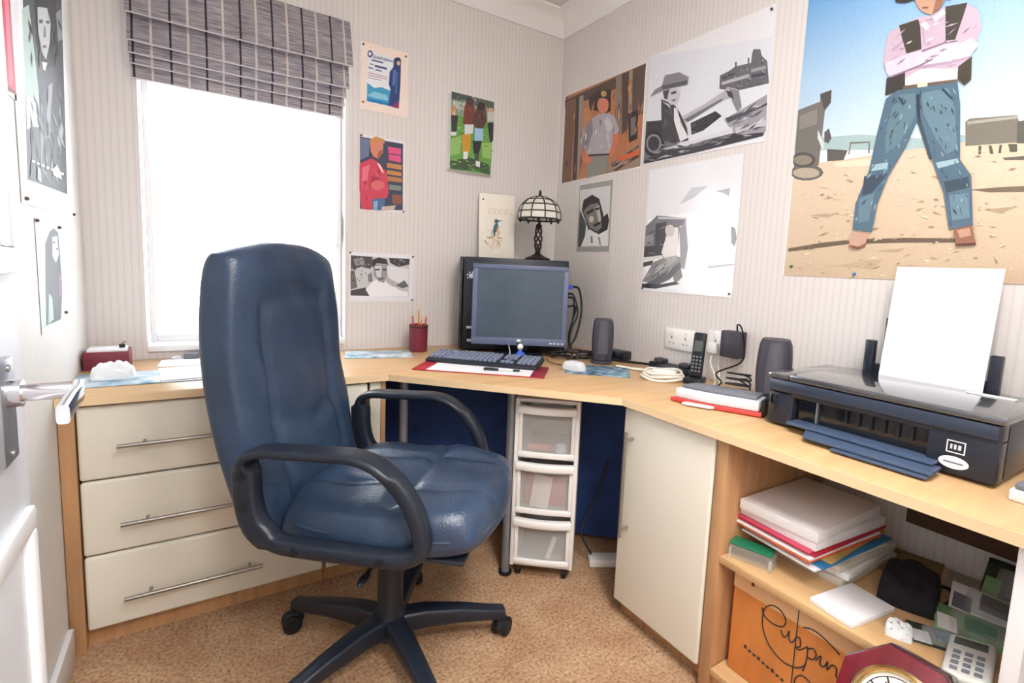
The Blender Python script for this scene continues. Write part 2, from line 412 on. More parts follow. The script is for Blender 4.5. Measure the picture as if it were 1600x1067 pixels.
m.bar('chrome', [(-1.75, -1.553, .972), (-1.747, -1.58, .972), (-1.747, -1.62, .971), (-1.747, -1.66, .968)], .011, .02)
m.build('door_handle', door)
# ---------------------------------------------------------------- desk
wt = thing('worktop', 'L-shaped beech effect desk worktop running round the corner under the computer', 'desk', (0, 0, 0))
POLY = [(-1.949, -.001), (-.001, -.001), (-.001, -2.13), (-.522, -2.13), (-.522, -1.16), (-1.076, -.553), (-1.949, -.553)]
m = M().prism('beech_x', POLY, .714, .74, bev=.003); m.build('top', wt, angle=30)
m = M()
def edge(a, b):
    a = Vector(a); b = Vector(b); d = (b-a).normalized(); n = Vector((d.y, -d.x))
    P = [a, b, b+n*.003, a+n*.003]; m.prism('beech_edge', [(p.x, p.y) for p in P], .7155, .7385)
edge((-1.949, -.5535), (-1.077, -.5535)); edge((-1.0755, -.5535), (-.5225, -1.1605)); edge((-.5225, -1.161), (-.5225, -2.129))
m.build('edging_strip', wt)
for p in ((-1.0, -.5), (-.70, -.78)):
    M().cyl('grey_metal', .016, .004, .713, 20).cyl('black_rubber', .024, 0.001, .012, 20).build('leg', wt, at=(p[0], p[1], 0))

def bar_handle(parent, p0, p1, out, posts, m='steel'):
    h = M().tube(m, [p0, p1], .006, 12)
    d = Vector(p1)-Vector(p0)
    for t in posts:
        q = Vector(p0)+d*t; h.tube(m, [q, q-Vector(out)], .0045, 10)
    return h.build('handle', parent)
# drawer cabinet by the left wall
dc = thing('drawer_cabinet', 'cream cabinet of three wide drawers under the left end of the worktop', 'cabinet', (0, 0, 0))
m = M().box('oak_side', (-1.948, -.537, 0), (-1.915, -.02, .713), bev=.001).box('oak_side', (-1.3, -.515, .05), (-1.284, -.02, .713)).box('oak_side', (-1.915, -.505, .05), (-1.3, -.02, .066)).box('oak_side', (-1.915, -.03, .066), (-1.3, -.02, .713))
m.build('carcass', dc)
M().box('oak_side', (-1.915, -.5, 0), (-1.285, -.482, .05)).build('plinth', dc)
zs = [(.5, .708), (.283, .496), (.062, .279)]
hz = [.598, .372, .15]
for (a, b), h in zip(zs, hz):
    dr = M().box('cream_gloss', (-1.911, -.539, a), (-1.292, -.517, b), bev=.009, seg=4).box('cream_matt', (-1.88, -.517, a+.02), (-1.32, -.08, b-.03)).build('drawer', dc)
    bar_handle(dr, (-1.825, -.57, h), (-1.478, -.57, h), (0, -.032, 0), (.17, .9))
nc = thing('narrow_cabinet', 'narrow cream cupboard between the drawers and the knee space, behind the chair', 'cabinet', (0, 0, 0))
m = M().box('oak_side', (-1.094, -.532, 0), (-1.078, -.02, .713), bev=.001).box('oak_side', (-1.282, -.5, .05), (-1.096, -.02, .066)).box('oak_side', (-1.282, -.03, .066), (-1.094, -.02, .713)); m.build('carcass', nc)
M().box('cream_gloss', (-1.282, -.539, .062), (-1.142, -.517, .708), bev=.007, seg=3).build('door', nc)
M().box('cream_matt', (-1.134, -.534, .062), (-1.096, -.516, .71), bev=.002).build('filler_strip', nc)
M().box('oak_side', (-1.282, -.5, 0), (-1.096, -.482, .05)).build('plinth', nc)
# cupboard on the right
cb = thing('cupboard', 'cream single-door cupboard with long bar handle right of the plastic drawers', 'cabinet', (0, 0, 0))
m = M().box('oak_side', (-.484, -1.17, .05), (-.02, -1.154, .713)).box('oak_side', (-.484, -1.505, .05), (-.02, -1.489, .713)).box('oak_side', (-.484, -1.489, .05), (-.02, -1.17, .066)).box('oak_side', (-.03, -1.489, .066), (-.02, -1.17, .713)); m.build('carcass', cb)
dr = M().box('cream_gloss', (-.505, -1.5, .056), (-.485, -1.154, .709), bev=.008, seg=4).build('door', cb)
bar_handle(dr, (-.538, -1.2, .64), (-.538, -1.2, .3), (-.034, 0, 0), (.07, .93))
M().box('oak_side', (-.462, -1.505, 0), (-.446, -1.154, .05)).build('plinth', cb)
# open shelf unit under the printer
su = thing('shelf_unit', 'open beech shelf unit below the printer, stacked with paper and packets', 'shelf', (0, 0, 0))
M().box('oak_side', (-.503, -1.541, 0), (-.012, -1.507, .713), bev=.001).build('side_panel', su)
M().box('beech_y', (-.502, -2.104, .382), (-.012, -1.542, .402), bev=.0015).build('shelf', su)
M().box('beech_y', (-.502, -2.104, .06), (-.012, -1.542, .08), bev=.0015).box('oak_side', (-.49, -2.104, 0), (-.474, -1.542, .06)).build('bottom_board', su)
M().box('white_paint', (-.506, -2.130, 0), (-.012, -2.105, .713), bev=.002).build('end_panel', su)
M().box('dark_brown', (-.03, -2.104, .49), (-.011, -1.78, .56)).build('wall_strip', su)  # dark brown strip along the wall below the worktop
bd = M().box('navy_shade', (-.66, -.008, .02), (.66, .008, .7)).build('shade_board', at=(-.515, -.485, 0), rot=(0, 0, math.radians(-45)))  # added board, its navy stands in for shade under the desk
tag(bd, 'dark navy board added for the shade in the corner beneath the desk', 'board')

# ---------------------------------------------------------------- roman blind
bl = thing('roman_blind', 'grey striped fabric roman blind pulled up above the bright window', 'blind', (0, 0, 0))
M().box('white_paint', (-1.80, -.03, 2.03), (-1.10, -.001, 2.075)).build('headrail', bl)
def flap(zt, zb, x0, x1, yt, yb, sag=.012, th=.012, curl=.02):
    b = M(); secs = []; n = 26
    for i in range(n+1):
        t = i/n; x = x0+(x1-x0)*t; s = sag*math.sin(PI*t)
        w = .003*math.sin(t*23+zt*90)
        pts = []
        for k in range(9):
            u = k/8; z = zt+(zb-s-zt)*u; bulge = math.sin(PI*min(1, u*.9+.1))*curl*.4
            pts.append(Vector((x, yt+(yb-yt)*u-bulge*.6+w*u, z)))
        back = [p+Vector((0, th*.35, 0)) for p in reversed(pts)]
        secs.append(pts+back)
    return b.loft('blind_fabric', secs)
def fold(zt, zb, x0, x1, yt, yb, sag):
    o = flap(zt, zb, x0, x1, yt, yb, sag).build('fold', bl)
    M().tube('hem_highlight', [(x0+(x1-x0)*i/26, yb-.001, zb-sag*math.sin(PI*i/26)+.002) for i in range(27)], .0024, 8).build('fold_highlight', o)  # pale strip paints the highlight along the fold's lower edge
mat('hem_highlight', 'd8d3d8', .8)
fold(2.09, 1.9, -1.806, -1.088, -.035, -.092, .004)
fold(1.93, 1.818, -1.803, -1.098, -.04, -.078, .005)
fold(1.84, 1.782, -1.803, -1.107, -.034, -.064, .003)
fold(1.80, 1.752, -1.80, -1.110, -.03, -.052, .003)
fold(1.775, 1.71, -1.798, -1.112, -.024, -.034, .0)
m = M().tube('white_plastic', smooth_path([(-1.09, -.012, 1.95), (-1.088, -.012, 1.5), (-1.092, -.014, 1.24), (-1.086, -.012, 1.5), (-1.083, -.012, 1.95)], 5), .0016, 6)
m.build('pull_cord', bl)

# ---------------------------------------------------------------- office chair
ch = thing('office_chair', 'high-backed black leather office chair, tinted blue for window glare, on a five-star castor base', 'chair', (-1.195, -.974, 0), math.radians(-41))
base = M().lathe('chair_plastic', [(0, .075), (.045, .075), (.052, .09), (.047, .14), (.036, .165), (.034, .30), (.028, .305), (0, .305)], 28).build('base_hub', ch)
for wa in (128.5, 56.5, -15.5, -87.5, 200.5):
    a = math.radians(wa+41); c, s = math.cos(a), math.sin(a)
    P = [(r*c, r*s, z) for r, z in ((.03, .112), (.1, .114), (.2, .104), (.29, .088), (.335, .082))]
    lg = M().bar('chair_plastic', P, [.062, .056, .048, .042, .04], [.062, .058, .046, .036, .032]).build('leg', ch)
    cm = M(); ct = RT((.325*c, .325*s, 0), (0, 0, a+.9))
    for sy in (-1, 1): cm.cyl('black_rubber', .027, -.0095, .0095, 20, bev=.004, mx=ct @ RT((.018, sy*.0155, .0275), (PI/2, 0, 0)))
    cm.cyl('black_plastic', .009, .02, .075, 12, mx=ct)
    cm.lathe('black_plastic', [(0, .064), (.02, .06), (.03, .045), (.031, .03), (.027, .03), (0, .05)], 16, mx=ct @ RT((.014, 0, 0)) @ Matrix.Diagonal((1, .55, 1, 1)))
    cm.build('castor', lg)
M().cyl('chrome', .014, .30, .43, 20).build('gas_column', ch)
m = M().box('black_plastic', (-.1, -.08, .395), (.12, .08, .44), bev=.01).box('black_plastic', (-.06, -.05, .365), (.05, .05, .4), bev=.01)
m.tube('black_plastic', [(.02, -.05, .40), (.03, -.16, .39), (.03, -.22, .385)], .006, 8).ell('black_plastic', .012, .03, .009, (.03, -.225, .384))
m.build('tilt_mechanism', ch)
M().cyl('black_plastic', .022, -.03, .03, 16, bev=.008, mx=RT((.06, .02, .36))).build('tension_knob', ch)
def g(d, w, a): return -a*math.exp(-(d/w)**2)
def seatfn(u, v):
    h = g(u-.15, .05, .02)*(1 if abs(v) < .8 else .4)
    if u < .15: h += g(abs(v)-.38, .05, .014)
    else: h += g(abs(v)-.42, .05, .010)
    h += .006*math.sin(7*u+3*v)*math.sin(5*v+1)
    return h
m = M().pillow('leather', .275, .262, .082, .05, 46, 8, .55, .42, seatfn, mx=RT((.055, 0, .492), (0, math.radians(-2), 0)))
seat = m.build('seat', ch, angle=70)
M().box('chair_plastic', (-.21, -.22, .438), (.27, .22, .452), bev=.006).build('seat_pan', seat)
# piping around the seat edge
ring = []
for k in range(48):
    a = 2*PI*k/48; ca, sa = math.cos(a), math.sin(a)
    ring.append((.055+.262*math.copysign(abs(ca)**.5, ca), .25*math.copysign(abs(sa)**.5, sa), .505))
M().tube('leather', smooth_path(ring, 2, True), .006, 8, True).build('piping', seat)
# backrest: local plane x=lateral, y=height
BM = Matrix(((0, .0, 1, 0), (1, 0, 0, 0), (0, 1, 0, 0), (0, 0, 0, 1)))   # (lateral, height, front) -> (front, lateral, height)
def bend(b_obj): pass
def backfn(u, v):
    h = g(abs(u)-.55, .05, .012)*(1 if v < .62 else 0)
    if v > -.9: h += g(v-.62, .05, .010)*(1 if abs(u) < .6 else 0)
    d = v+.30-.25*abs(u); h += g(d, .045, .009)*(1 if abs(u) < .55 else 0)
    h += .012*math.exp(-((v+.45)/.3)**2)*(1-abs(u))
    h += .0035*math.sin(9*v+4*u)*math.sin(6*u+2)
    return h
m = M().pillow('leather', .252, .385, .06, .05, 50, 12, .42, .34, backfn, mx=BM)
for v in m.bm.verts:      # taper, lean back and lumbar curve
    z = v.co.z; t = (z+.385)/.77
    v.co.y *= 1.0+.0*t
    v.co.x += -.228-.115*t - .035*math.sin(PI*t) + (.02*(t-.7) if t > .7 else 0)
    v.co.z = z+.79
back = m.build('backrest', ch, angle=70)
bp = M().bar('chair_plastic', [(-.05, 0, .425), (-.2, 0, .43), (-.27, 0, .5), (-.3, 0, .62), (-.312, 0, .75)], [.12, .12, .13, .14, .1], .02).build('back_bracket', ch)
for sy in (-1, 1):
    y = sy*.276
    P = [(.03, y, .703), (-.05, y, .702), (-.12, y, .700), (-.19, y, .696), (-.225, y, .674), (-.228, y, .62), (-.222, y, .56), (-.2, y, .51), (-.15, y, .482), (-.08, y, .477), (.0, y, .476), (.09, y, .476), (.15, y, .48), (.187, y, .503), (.187, y, .545), (.168, y, .597), (.135, y, .645), (.088, y, .685)]
    Q = smooth_path(P, 4, True); secs = []
    N = len(Q)
    am = M()
    for i in range(N):
        t = (Q[(i+1) % N]-Q[i-1]).normalized(); side = Vector((0, 1, 0)); v = side.cross(t)
        c = []
        top = Q[i].z > .66
        hw = .033 if top else .024; hh = .012 if top else (.029 if Q[i].x < -.17 else .019)
        for k in range(14):
            a = 2*PI*k/14; ca, sa = math.cos(a), math.sin(a)
            c.append(Q[i]+side*hw*math.copysign(abs(ca)**.6, ca)+v*hh*math.copysign(abs(sa)**.6, sa))
        secs.append(c)
    secs.append(secs[0])
    am.loft('chair_plastic', secs, False)
    ar = am.build('arm', ch, angle=60)
    for px, pz in ((-.226, .64), (-.222, .57), (-.1, .477), (.1, .477)):
        M().cyl('black_rubber', .009, -.004, .004, 12).build('bolt', ar, at=(px, y+sy*.0245, pz), rot=(PI/2, 0, 0))

# ---------------------------------------------------------------- plastic drawer tower
pt = thing('plastic_drawer_tower', 'white plastic drawer tower on castors beside the cream cupboard', 'drawers', (-.611, -.880, 0), math.radians(-40))
m = M()
for sx in (-1, 1): m.box('white_plastic', (sx*.108-.008, .0, .045), (sx*.108+.008, .3, .675), bev=.005)
for z in (.045, .245, .455, .66): m.box('white_plastic', (-.1, .006, z), (.1, .3, z+.014), bev=.003)
m.box('white_plastic', (-.1, .293, .06), (.1, .3, .66))
m.build('frame', pt)
for z0_, z1_ in ((.465, .655), (.255, .448), (.062, .238)):
    d = M()
    d.box('milky_plastic', (-.092, .004, z0_+.004), (.092, .0065, z1_-.03))
    for sx in (-1, 1): d.box('milky_plastic', (sx*.09-.0015, .008, z0_+.004), (sx*.09+.0015, .27, z1_-.03))
    d.box('milky_plastic', (-.088, .008, z0_+.004), (.088, .27, z0_+.007))
    dd = d.build('drawer', pt)
    f = M().bar('white_plastic', [(x, -.004-.012*(1-(x/.1)**2), z1_-.018) for x in [-.1+.02*k for k in range(11)]], .03, .028)
    f.build('handle', dd)
    f = M().bar('white_plastic', [(x, .0-.006*(1-(x/.1)**2), z0_+.008) for x in [-.1+.02*k for k in range(11)]], .014, .02)
    for sx in (-1, 1): f.box('white_plastic', (sx*.094-.007, -.005, z0_+.008), (sx*.094+.007, .008, z1_-.02), bev=.003)
    f.build('front_rim', dd)
for sx in (-1, 1):
    for y in (.03, .27):
        M().cyl('black_rubber', .02, -.008, .008, 16, bev=.003, mx=RT((sx*.085, y, .0205), (0, PI/2, 0))).box('black_plastic', (sx*.085-.012, y-.012, .03), (sx*.085+.012, y+.012, .046), bev=.003).build('castor', pt)
TW = Matrix.Translation((-.611, -.880, 0)) @ Matrix.Rotation(math.radians(-40), 4, 'Z')
def intower(name, label, cat, m, x, y, z, rot=(0, 0, 0), group=None):
    o = m.build(name); o.matrix_world = TW @ RT((x, y, z), rot); return tag(o, label, cat, group)
intower('folded_card', 'cream folded card showing through the middle plastic drawer', 'card', M().box('cream_paper', (-.034, 0, 0), (.034, .004, .12), bev=.001), -.02, .022, .265, (-.05, .12, 0))
intower('red_wallet', 'red wallet behind the cream card in the middle plastic drawer', 'wallet', M().box('red_card', (-.075, 0, 0), (.075, .02, .11), bev=.004), 0, .05, .264)
intower('orange_tube', 'small orange tube lying in the top plastic drawer', 'tube', M().cyl('orange_card', .014, -.04, .04, 14, bev=.003, mx=RT(rot=(0, PI/2, 0))), -.03, .035, .4875)
intower('white_tub', 'small white tub in the top plastic drawer', 'tub', M().cyl('white_paper', .02, 0, .03, 16, bev=.003), .05, .035, .4735)
intower('white_spoon', 'thin white strip standing in the bottom plastic drawer', 'strip', M().box('white_paper', (-.008, 0, 0), (.008, .003, .09), bev=.001), .02, .02, .0705, (-.05, .3, 0))
# ---------------------------------------------------------------- computer corner
ZT = .7405
pc = thing('computer_tower', 'black desktop computer case turned sideways behind the monitor', 'computer', (-.41, -.285, ZT), math.radians(-25))
M().box('pc_black', (-.235, 0, .008), (.25, .165, .432), bev=.006).box('black_plastic', (-.21, .02, 0), (-.17, .14, .012)).box('black_plastic', (.18, .02, 0), (.22, .14, .012)).build('case', pc)
m = M().box('black_gloss', (-.252, .002, .008), (-.234, .163, .432), bev=.008, seg=3).build('front_bezel', pc)
M().box('pc_black', (-.222, -.004, .03), (.24, .001, .415), bev=.002).build('side_cover', pc)
lg = M()
lg.cyl('white_paper', .011, 0, .002, 20, mx=RT((-.2, -.0042, .345), (PI/2, 0, 0)))
for k in range(5): lg.box('white_paper', (-.013, -.001, 0), (-.006, .001, .005), mx=RT((-.2, -.005, .345), (0, k*PI/4-PI*.2, 0)) @ RT((-.008, 0, 0)))
lg.build('round_badge', pc)
for (a, b, c, d) in ((-.216, .105, .028, .012), (-.212, .045, .02, .012)): M().box('router_white', (a, -.006, b), (a+c, -.0035, b+d)).build('case_label', pc)
PX = Matrix.Translation((-.41, -.285, ZT)) @ Matrix.Rotation(math.radians(-25), 4, 'Z')
pl = M().box('vga_blue', (.252, .05, .30), (.285, .085, .322), bev=.004)
cabs = M()
for k, (y, z, mt) in enumerate(((.06, .27, 'black_cable'), (.10, .25, 'black_cable'), (.08, .21, 'black_cable'))):
    cabs.tube(mt, smooth_path([(.252, y, z), (.285+.01*k, y-.02, z+.005), (.305-.012*k, y-.05, z-.08), (.272, y-.07, z-.16), (.26+.01*k, y-.09, .02)], 6), .0045, 8)
cabs.box('black_plastic', (.252, .09, .262), (.275, .115, .28), bev=.003).box('green_plastic', (.252, .05, .272), (.27, .065, .285), bev=.003)
cabs.tube('black_cable', smooth_path([(.285, .067, .311), (.315, .05, .30), (.32, .0, .2), (.29, -.03, .08), (.24, -.05, .012)], 6), .0055, 8)
o = pl.build('video_cable'); o.matrix_world = PX; tag(o, 'blue video plug with black cables hanging at the back of the computer', 'cable')
c2 = cabs.build('cable_run', o)

mo = thing('monitor', 'square flat-screen computer monitor with a grey-blue sheen painted into its frame, switched off', 'monitor', (-.44, -.385, ZT), math.radians(-31))
m = M().box('bezel', (-.208, -.03, .052), (.208, 0, .402), bev=.008, seg=3)
m.box('pc_black', (-.17, -.002, .09), (.17, .035, .37), bev=.015)
m.build('housing', mo)
m = M()
for a, b in (((-.208, .052), (.208, .084)), ((-.208, .382), (.208, .402)), ((-.208, .084), (-.186, .382)), ((.186, .084), (.208, .382))):
    m.box('bezel', (a[0], -.036, a[1]), (b[0], -.029, b[1]), bev=.0025)
m.build('bezel', mo)
M().box('screen', (-.188, -.0315, .083), (.188, -.0295, .383)).build('screen', mo)
M().lathe('chrome', [(0, 0), (.011, 0), (.011, .003), (0, .0045)], 20, mx=RT((.0, -.036, .068), (PI/2, 0, 0))).build('logo_badge', mo)
m = M()
for k in range(4): m.box('router_white', (.135+.017*k, -.0385, .062), (.146+.017*k, -.0355, .068), bev=.001)
m.build('control_button', mo)
m = M().box('black_plastic', (-.11, -.07, 0), (.11, .075, .014), bev=.006).box('black_plastic', (-.045, .035, .012), (.045, .06, .2), bev=.008)
m.build('stand', mo)
kb = thing('keyboard', 'dark grey computer keyboard resting on the red writing pad', 'keyboard', (-.665, -.505, ZT+.0055), math.radians(-45), rot=(math.radians(4), 0, math.radians(-45)))
M().box('key_base', (-.228, -.078, 0), (.228, .078, .018), bev=.006).build('case', kb)
m = M()
def key(x, y, w, d=.0155): m.box('key_grey', (x-w/2, y-d/2, .017), (x+w/2, y+d/2, .027), bev=.002, seg=1)
for r in range(6):
    y = .058-r*.0205-(.005 if r > 0 else 0)
    for c in range(15):
        x = -.212+c*.0188
        if r == 5 and 3 < c < 9: continue
        key(x, y, .0145)
    if r == 5: key(-.212+6*.0188, y, .095)
    for c in range(3):
        if r in (3,): continue
        if r == 4 and c != 1: continue
        key(.084+c*.0188, y, .0158)
    for c in range(4): key(.152+c*.0188, y, .0158)
m.build('keycaps', kb)
wp = thing('writing_pad', 'red leather desk blotter holding a white sheet in front of the keyboard', 'desk pad', (-.735, -.61, ZT), math.radians(-40))
M().box('red_leather', (-.245, -.085, 0), (.245, .11, .003), bev=.001).build('backing', wp)
for sx in (-1, 1): M().box('red_leather' if sx < 0 else 'dark_red_leather', (sx*.22-.026, -.086, .0033), (sx*.22+.026, .111, .0048), bev=.0006).build('corner_flap', wp)
M().box('white_paper', (-.2, -.08, .0031), (.2, .105, .004)).build('sheet', wp)
pn = thing('pen', 'black capped pen lying on the white sheet in front of the keyboard', 'pen', (-.69, -.675, ZT+.0092), math.radians(-36))
M().tube('black_plastic', [(-.065, 0, 0), (-.01, 0, 0)], .0048, 10).box('black_plastic', (-.062, -.0015, .004), (-.025, .0015, .0065)).build('cap', pn)
M().tube('white_plastic', [(-.009, 0, 0), (.045, 0, 0)], .0042, 10).tube('black_plastic', [(.0455, 0, 0), (.065, 0, 0), (.072, 0, 0)], [.0042, .004, .002], 10).build('barrel', pn)
ty = thing('toy_figure', 'tiny white-headed blue figure standing behind the keyboard', 'figurine', (-.482, -.47, ZT), math.radians(-30))
M().lathe('toy_blue', [(0, 0), (.016, .001), (.018, .01), (.012, .03), (.007, .042), (0, .043)], 18).tube('toy_blue', [(-.02, -.004, .018), (-.008, 0, .032), (.008, 0, .032), (.02, -.004, .02)], .004, 8).build('body', ty)
M().ell('toy_white', .013, .013, .014, (0, 0, .055)).build('head', ty)
st = M().tube('router_white', [(0, 0, 0), (.003, 0, .035), (-.003, .002, .06)], .0022, 8).ell('bezel', .005, .004, .007, (-.003, .002, .064)).build('stylus', at=(-.525, -.452, ZT)); tag(st, 'thin pale stylus standing just left of the tiny blue figure', 'stylus')
mm = M().box('mat_blue', (-.125, -.1, 0), (.125, .1, .003), bev=.001).build('mouse_mat', at=(-.315, -.79, ZT), rot=(0, 0, math.radians(-42))); tag(mm, 'blue picture mouse mat under the silver mouse', 'mouse mat')
ms = thing('computer_mouse', 'small silver computer mouse on the blue mouse mat', 'mouse', (-.40, -.745, ZT+.0032), math.radians(20))
m = M()
b = M().pillow('mouse_silver', .031, .052, .034, .0, 16, 4, .9, .5); b.build('shell', ms)
M().box('black_rubber', (-.003, .02, .027), (.003, .036, .035), bev=.002).build('scroll_wheel', ms)
M().tube('black_cable', smooth_path([(0, .05, .01), (.02, .1, .004), (.05, .16, .004), (.1, .2, .004)], 5), .002, 6).build('cord', ms)
pmt = M().box('mat_pale', (-.135, -.085, 0), (.135, .085, .003), bev=.001).build('placemat', at=(-.995, -.165, ZT), rot=(0, 0, math.radians(-14))); tag(pmt, 'pale blue picture placemat between the chair and the pencil pot', 'placemat')
cp = thing('pencil_pot', 'dark maroon leather pencil pot standing against the back wall', 'pot', (-.808, -.125, ZT))
M().lathe('maroon', [(0, .0), (.039, .0), (.04, .003), (.041, .118), (.038, .12), (.036, .118), (.036, .006), (0, .006)], 28).build('cup', cp)
M().lathe('mahogany_dark', [(.0405, .105), (.0418, .106), (.0418, .112), (.0408, .113)], 28).build('rim_band', cp)
for k, (dx, dy, tx, ty_, L, c, lab) in enumerate(((-.012, .0, -.10, .05, .17, 'pencil_red', 'red pencil leaning left in the maroon pot'), (.004, .012, .02, .08, .19, 'pencil_orange', 'tallest orange pencil in the maroon pot'), (.014, -.004, .13, -.03, .165, 'pencil_red', 'red pencil leaning right in the maroon pot'), (.0, -.016, .03, -.12, .155, 'pencil_orange', 'short orange pencil at the front of the maroon pot'))):
    p = thing('pencil', lab, 'pencil', (cp.location.x+dx, cp.location.y+dy, ZT+.0075), group='pencils in the maroon pot', rot=(-ty_*.6, tx, 0))
    M().cyl(c, .0036, 0, L-.018, 6).build('shaft', p)
    M().cyl('pencil_wood', .0036, L-.018, L, 6, r2=.0006).build('tip', p)
# lamp and kingfisher card on top of the computer
ZP = ZT+.4325
lp = thing('table_lamp', 'leaded glass table lamp on a dark twisted stem on top of the computer', 'lamp', (-.262, -.238, ZP))
M().lathe('bronze', [(0, 0), (.06, 0), (.062, .006), (.05, .012), (.03, .02), (.014, .032), (.009, .045), (0, .045)], 28).build('base', lp)
m = M()
for k in range(4):
    P = [(.010*math.cos(k*PI/2+t*5)*(1+.7*math.sin(PI*t)), .010*math.sin(k*PI/2+t*5)*(1+.7*math.sin(PI*t)), .04+.12*t) for t in [i/14 for i in range(15)]]
    m.tube('bronze', P, .0042, 8)
m.ell('bronze', .016, .016, .012, (0, 0, .16)).ell('bronze', .014, .014, .009, (0, 0, .042)).cyl('bronze', .005, .16, .30, 10)
m.build('stem', lp)
RP = [(.103, .192), (.101, .226), (.088, .258), (.062, .282), (.028, .296), (.01, .299)]
sh = M().lathe('shade_glass', RP, 10).build('lamp_shade', lp, smooth=False)
m = M()
for k in range(10):
    a = 2*PI*k/10
    m.tube('lead_black', [(r*math.cos(a), r*math.sin(a), z) for r, z in RP], .0032, 6)
for r, z in RP[:5]: m.tube('lead_black', [((r+.0004)*math.cos(2*PI*k/10), (r+.0004)*math.sin(2*PI*k/10), z) for k in range(10)], .003 if z > .2 else .004, 6, True)
for k in range(10):
    a = 2*PI*(k+.5)/10; m.ell('lead_black', .006, .006, .009, (.096*math.cos(a), .096*math.sin(a), .186), seg=8, rings=6)
m.build('leading', sh)
M().lathe('bronze', [(0, .294), (.016, .296), (.012, .302), (.005, .306), (.008, .314), (.005, .324), (0, .332)], 14).build('finial', lp)
kc = thing('card', 'cream card with a painted kingfisher leaning on the wall above the monitor', 'card', (-.395, -.075, ZP), rot=(math.radians(-6), 0, math.radians(-14)))
M().box('cream_paper', (-.09, 0, 0), (.09, .012, .315), bev=.002).build('cover', kc)
m = M()
def flat(mt, pts, d): m.prism(mt, pts, 0, .0006, mx=RT((0, -.0006-d, 0), (PI/2, 0, 0)))
def el(cx, cy, rx, ry, a=0): return [(cx+rx*math.cos(t)*math.cos(a)-ry*math.sin(t)*math.sin(a), cy+rx*math.cos(t)*math.sin(a)+ry*math.sin(t)*math.cos(a)) for t in [2*PI*k/14 for k in range(14)]]
mat('paint_teal', '3f6a78', .6); mat('paint_rust', 'c98a5a', .6); mat('paint_faint', 'e6d3b8', .6); mat('paint_leaf', 'b9a56a', .6)
for k in range(9): flat('paint_faint', el(-.012+.02*math.cos(k*.9), .085+.03*math.sin(k*1.7), .022, .005, k*.7), .0002*k)
for k in range(7): flat('paint_leaf', el(-.02+.035*math.cos(k*1.3+.4), .10+.028*math.sin(k*2.1), .014, .003, k*1.1), .002+.0002*k)
flat('paint_teal', el(-.008, .148, .011, .026, -.25), .004); flat('paint_teal', el(-.003, .182, .011, .009), .0042); flat('paint_teal', [(.004, .186), (.03, .187), (.004, .18)], .0044)
flat('paint_rust', el(.001, .145, .005, .016, -.25), .0046); flat('paint_teal', el(-.014, .118, .004, .014, -.2), .0043)
flat('paint_faint', [(-.055, .135), (-.02, .14), (-.02, .136), (-.055, .131)], .0044)
m.build('painting', kc)
m = M()
for k in range(5):
    flat('paint_faint', [(-.045+.028*k, .215), (-.04+.028*k, .245), (-.036+.028*k, .245), (-.041+.028*k, .215)], 0)
    m.tube('paint_faint', [(-.03+.028*k+.009*math.cos(t), -.001, .23+.012*math.sin(t)) for t in [2*PI*i/12 for i in range(12)]], .0011, 5, True)
m.build('lettering', kc)
M().ell('pin_green', .004, .004, .004, (-.07, -.002, .285)).build('pin', kc)
# speakers
def speaker(label, x, y, rz, s=1.):
    sp = thing('speaker', label, 'speaker', (x, y, ZT), math.radians(rz), 'pair of grey desktop speakers')
    secs = []
    for t in [k/12 for k in range(13)]:
        z = .02+.17*t; w = .046*(1-.22*(2*t-1)**2*.6)*(1 if t < .97 else .9); d = .05*(1-.18*t); oy = .012*t
        secs.append([((w*math.copysign(abs(math.cos(a))**.6, math.cos(a)))*s, (oy+d*math.copysign(abs(math.sin(a))**.75, math.sin(a)))*s, z*s) for a in [2*PI*k/24 for k in range(24)]])
    M().loft('speaker_dark', secs).build('cabinet', sp)
    gr = M(); secs = []
    for t in [k/10 for k in range(11)]:
        z = .045+.138*t; w = .040*(1-.10*(2*t-1)**2)
        secs.append([((w*math.sin(a))*s, (.012*t-.0525*(1-.18*t)*math.cos(a)-.002)*s, z*s) for a in [-.95+1.9*k/12 for k in range(13)]] + [((w*math.sin(a))*s, (.012*t-.0525*(1-.18*t)*math.cos(a)+.012)*s, z*s) for a in [.95-1.9*k/12 for k in range(13)]])
    gr.loft('speaker_grey', secs); gr.build('grille', sp)
    M().lathe('speaker_dark', [(0, 0), (.045*s, 0), (.048*s, .006), (.042*s, .016*s), (.03*s, .024*s), (0, .024*s)], 24).build('foot', sp)
    M().cyl('black_gloss', .006*s, 0, .008*s, 12, mx=RT((.018*s, -.05*s, .034*s), (PI/2, 0, 0))).build('volume_knob', sp)
speaker('grey desktop speaker facing out beside the blue mouse mat', -.185, -.66, -38)
speaker('grey desktop speaker half hidden behind the printer\'s left end', -.165, -1.437, -58, 1.1)
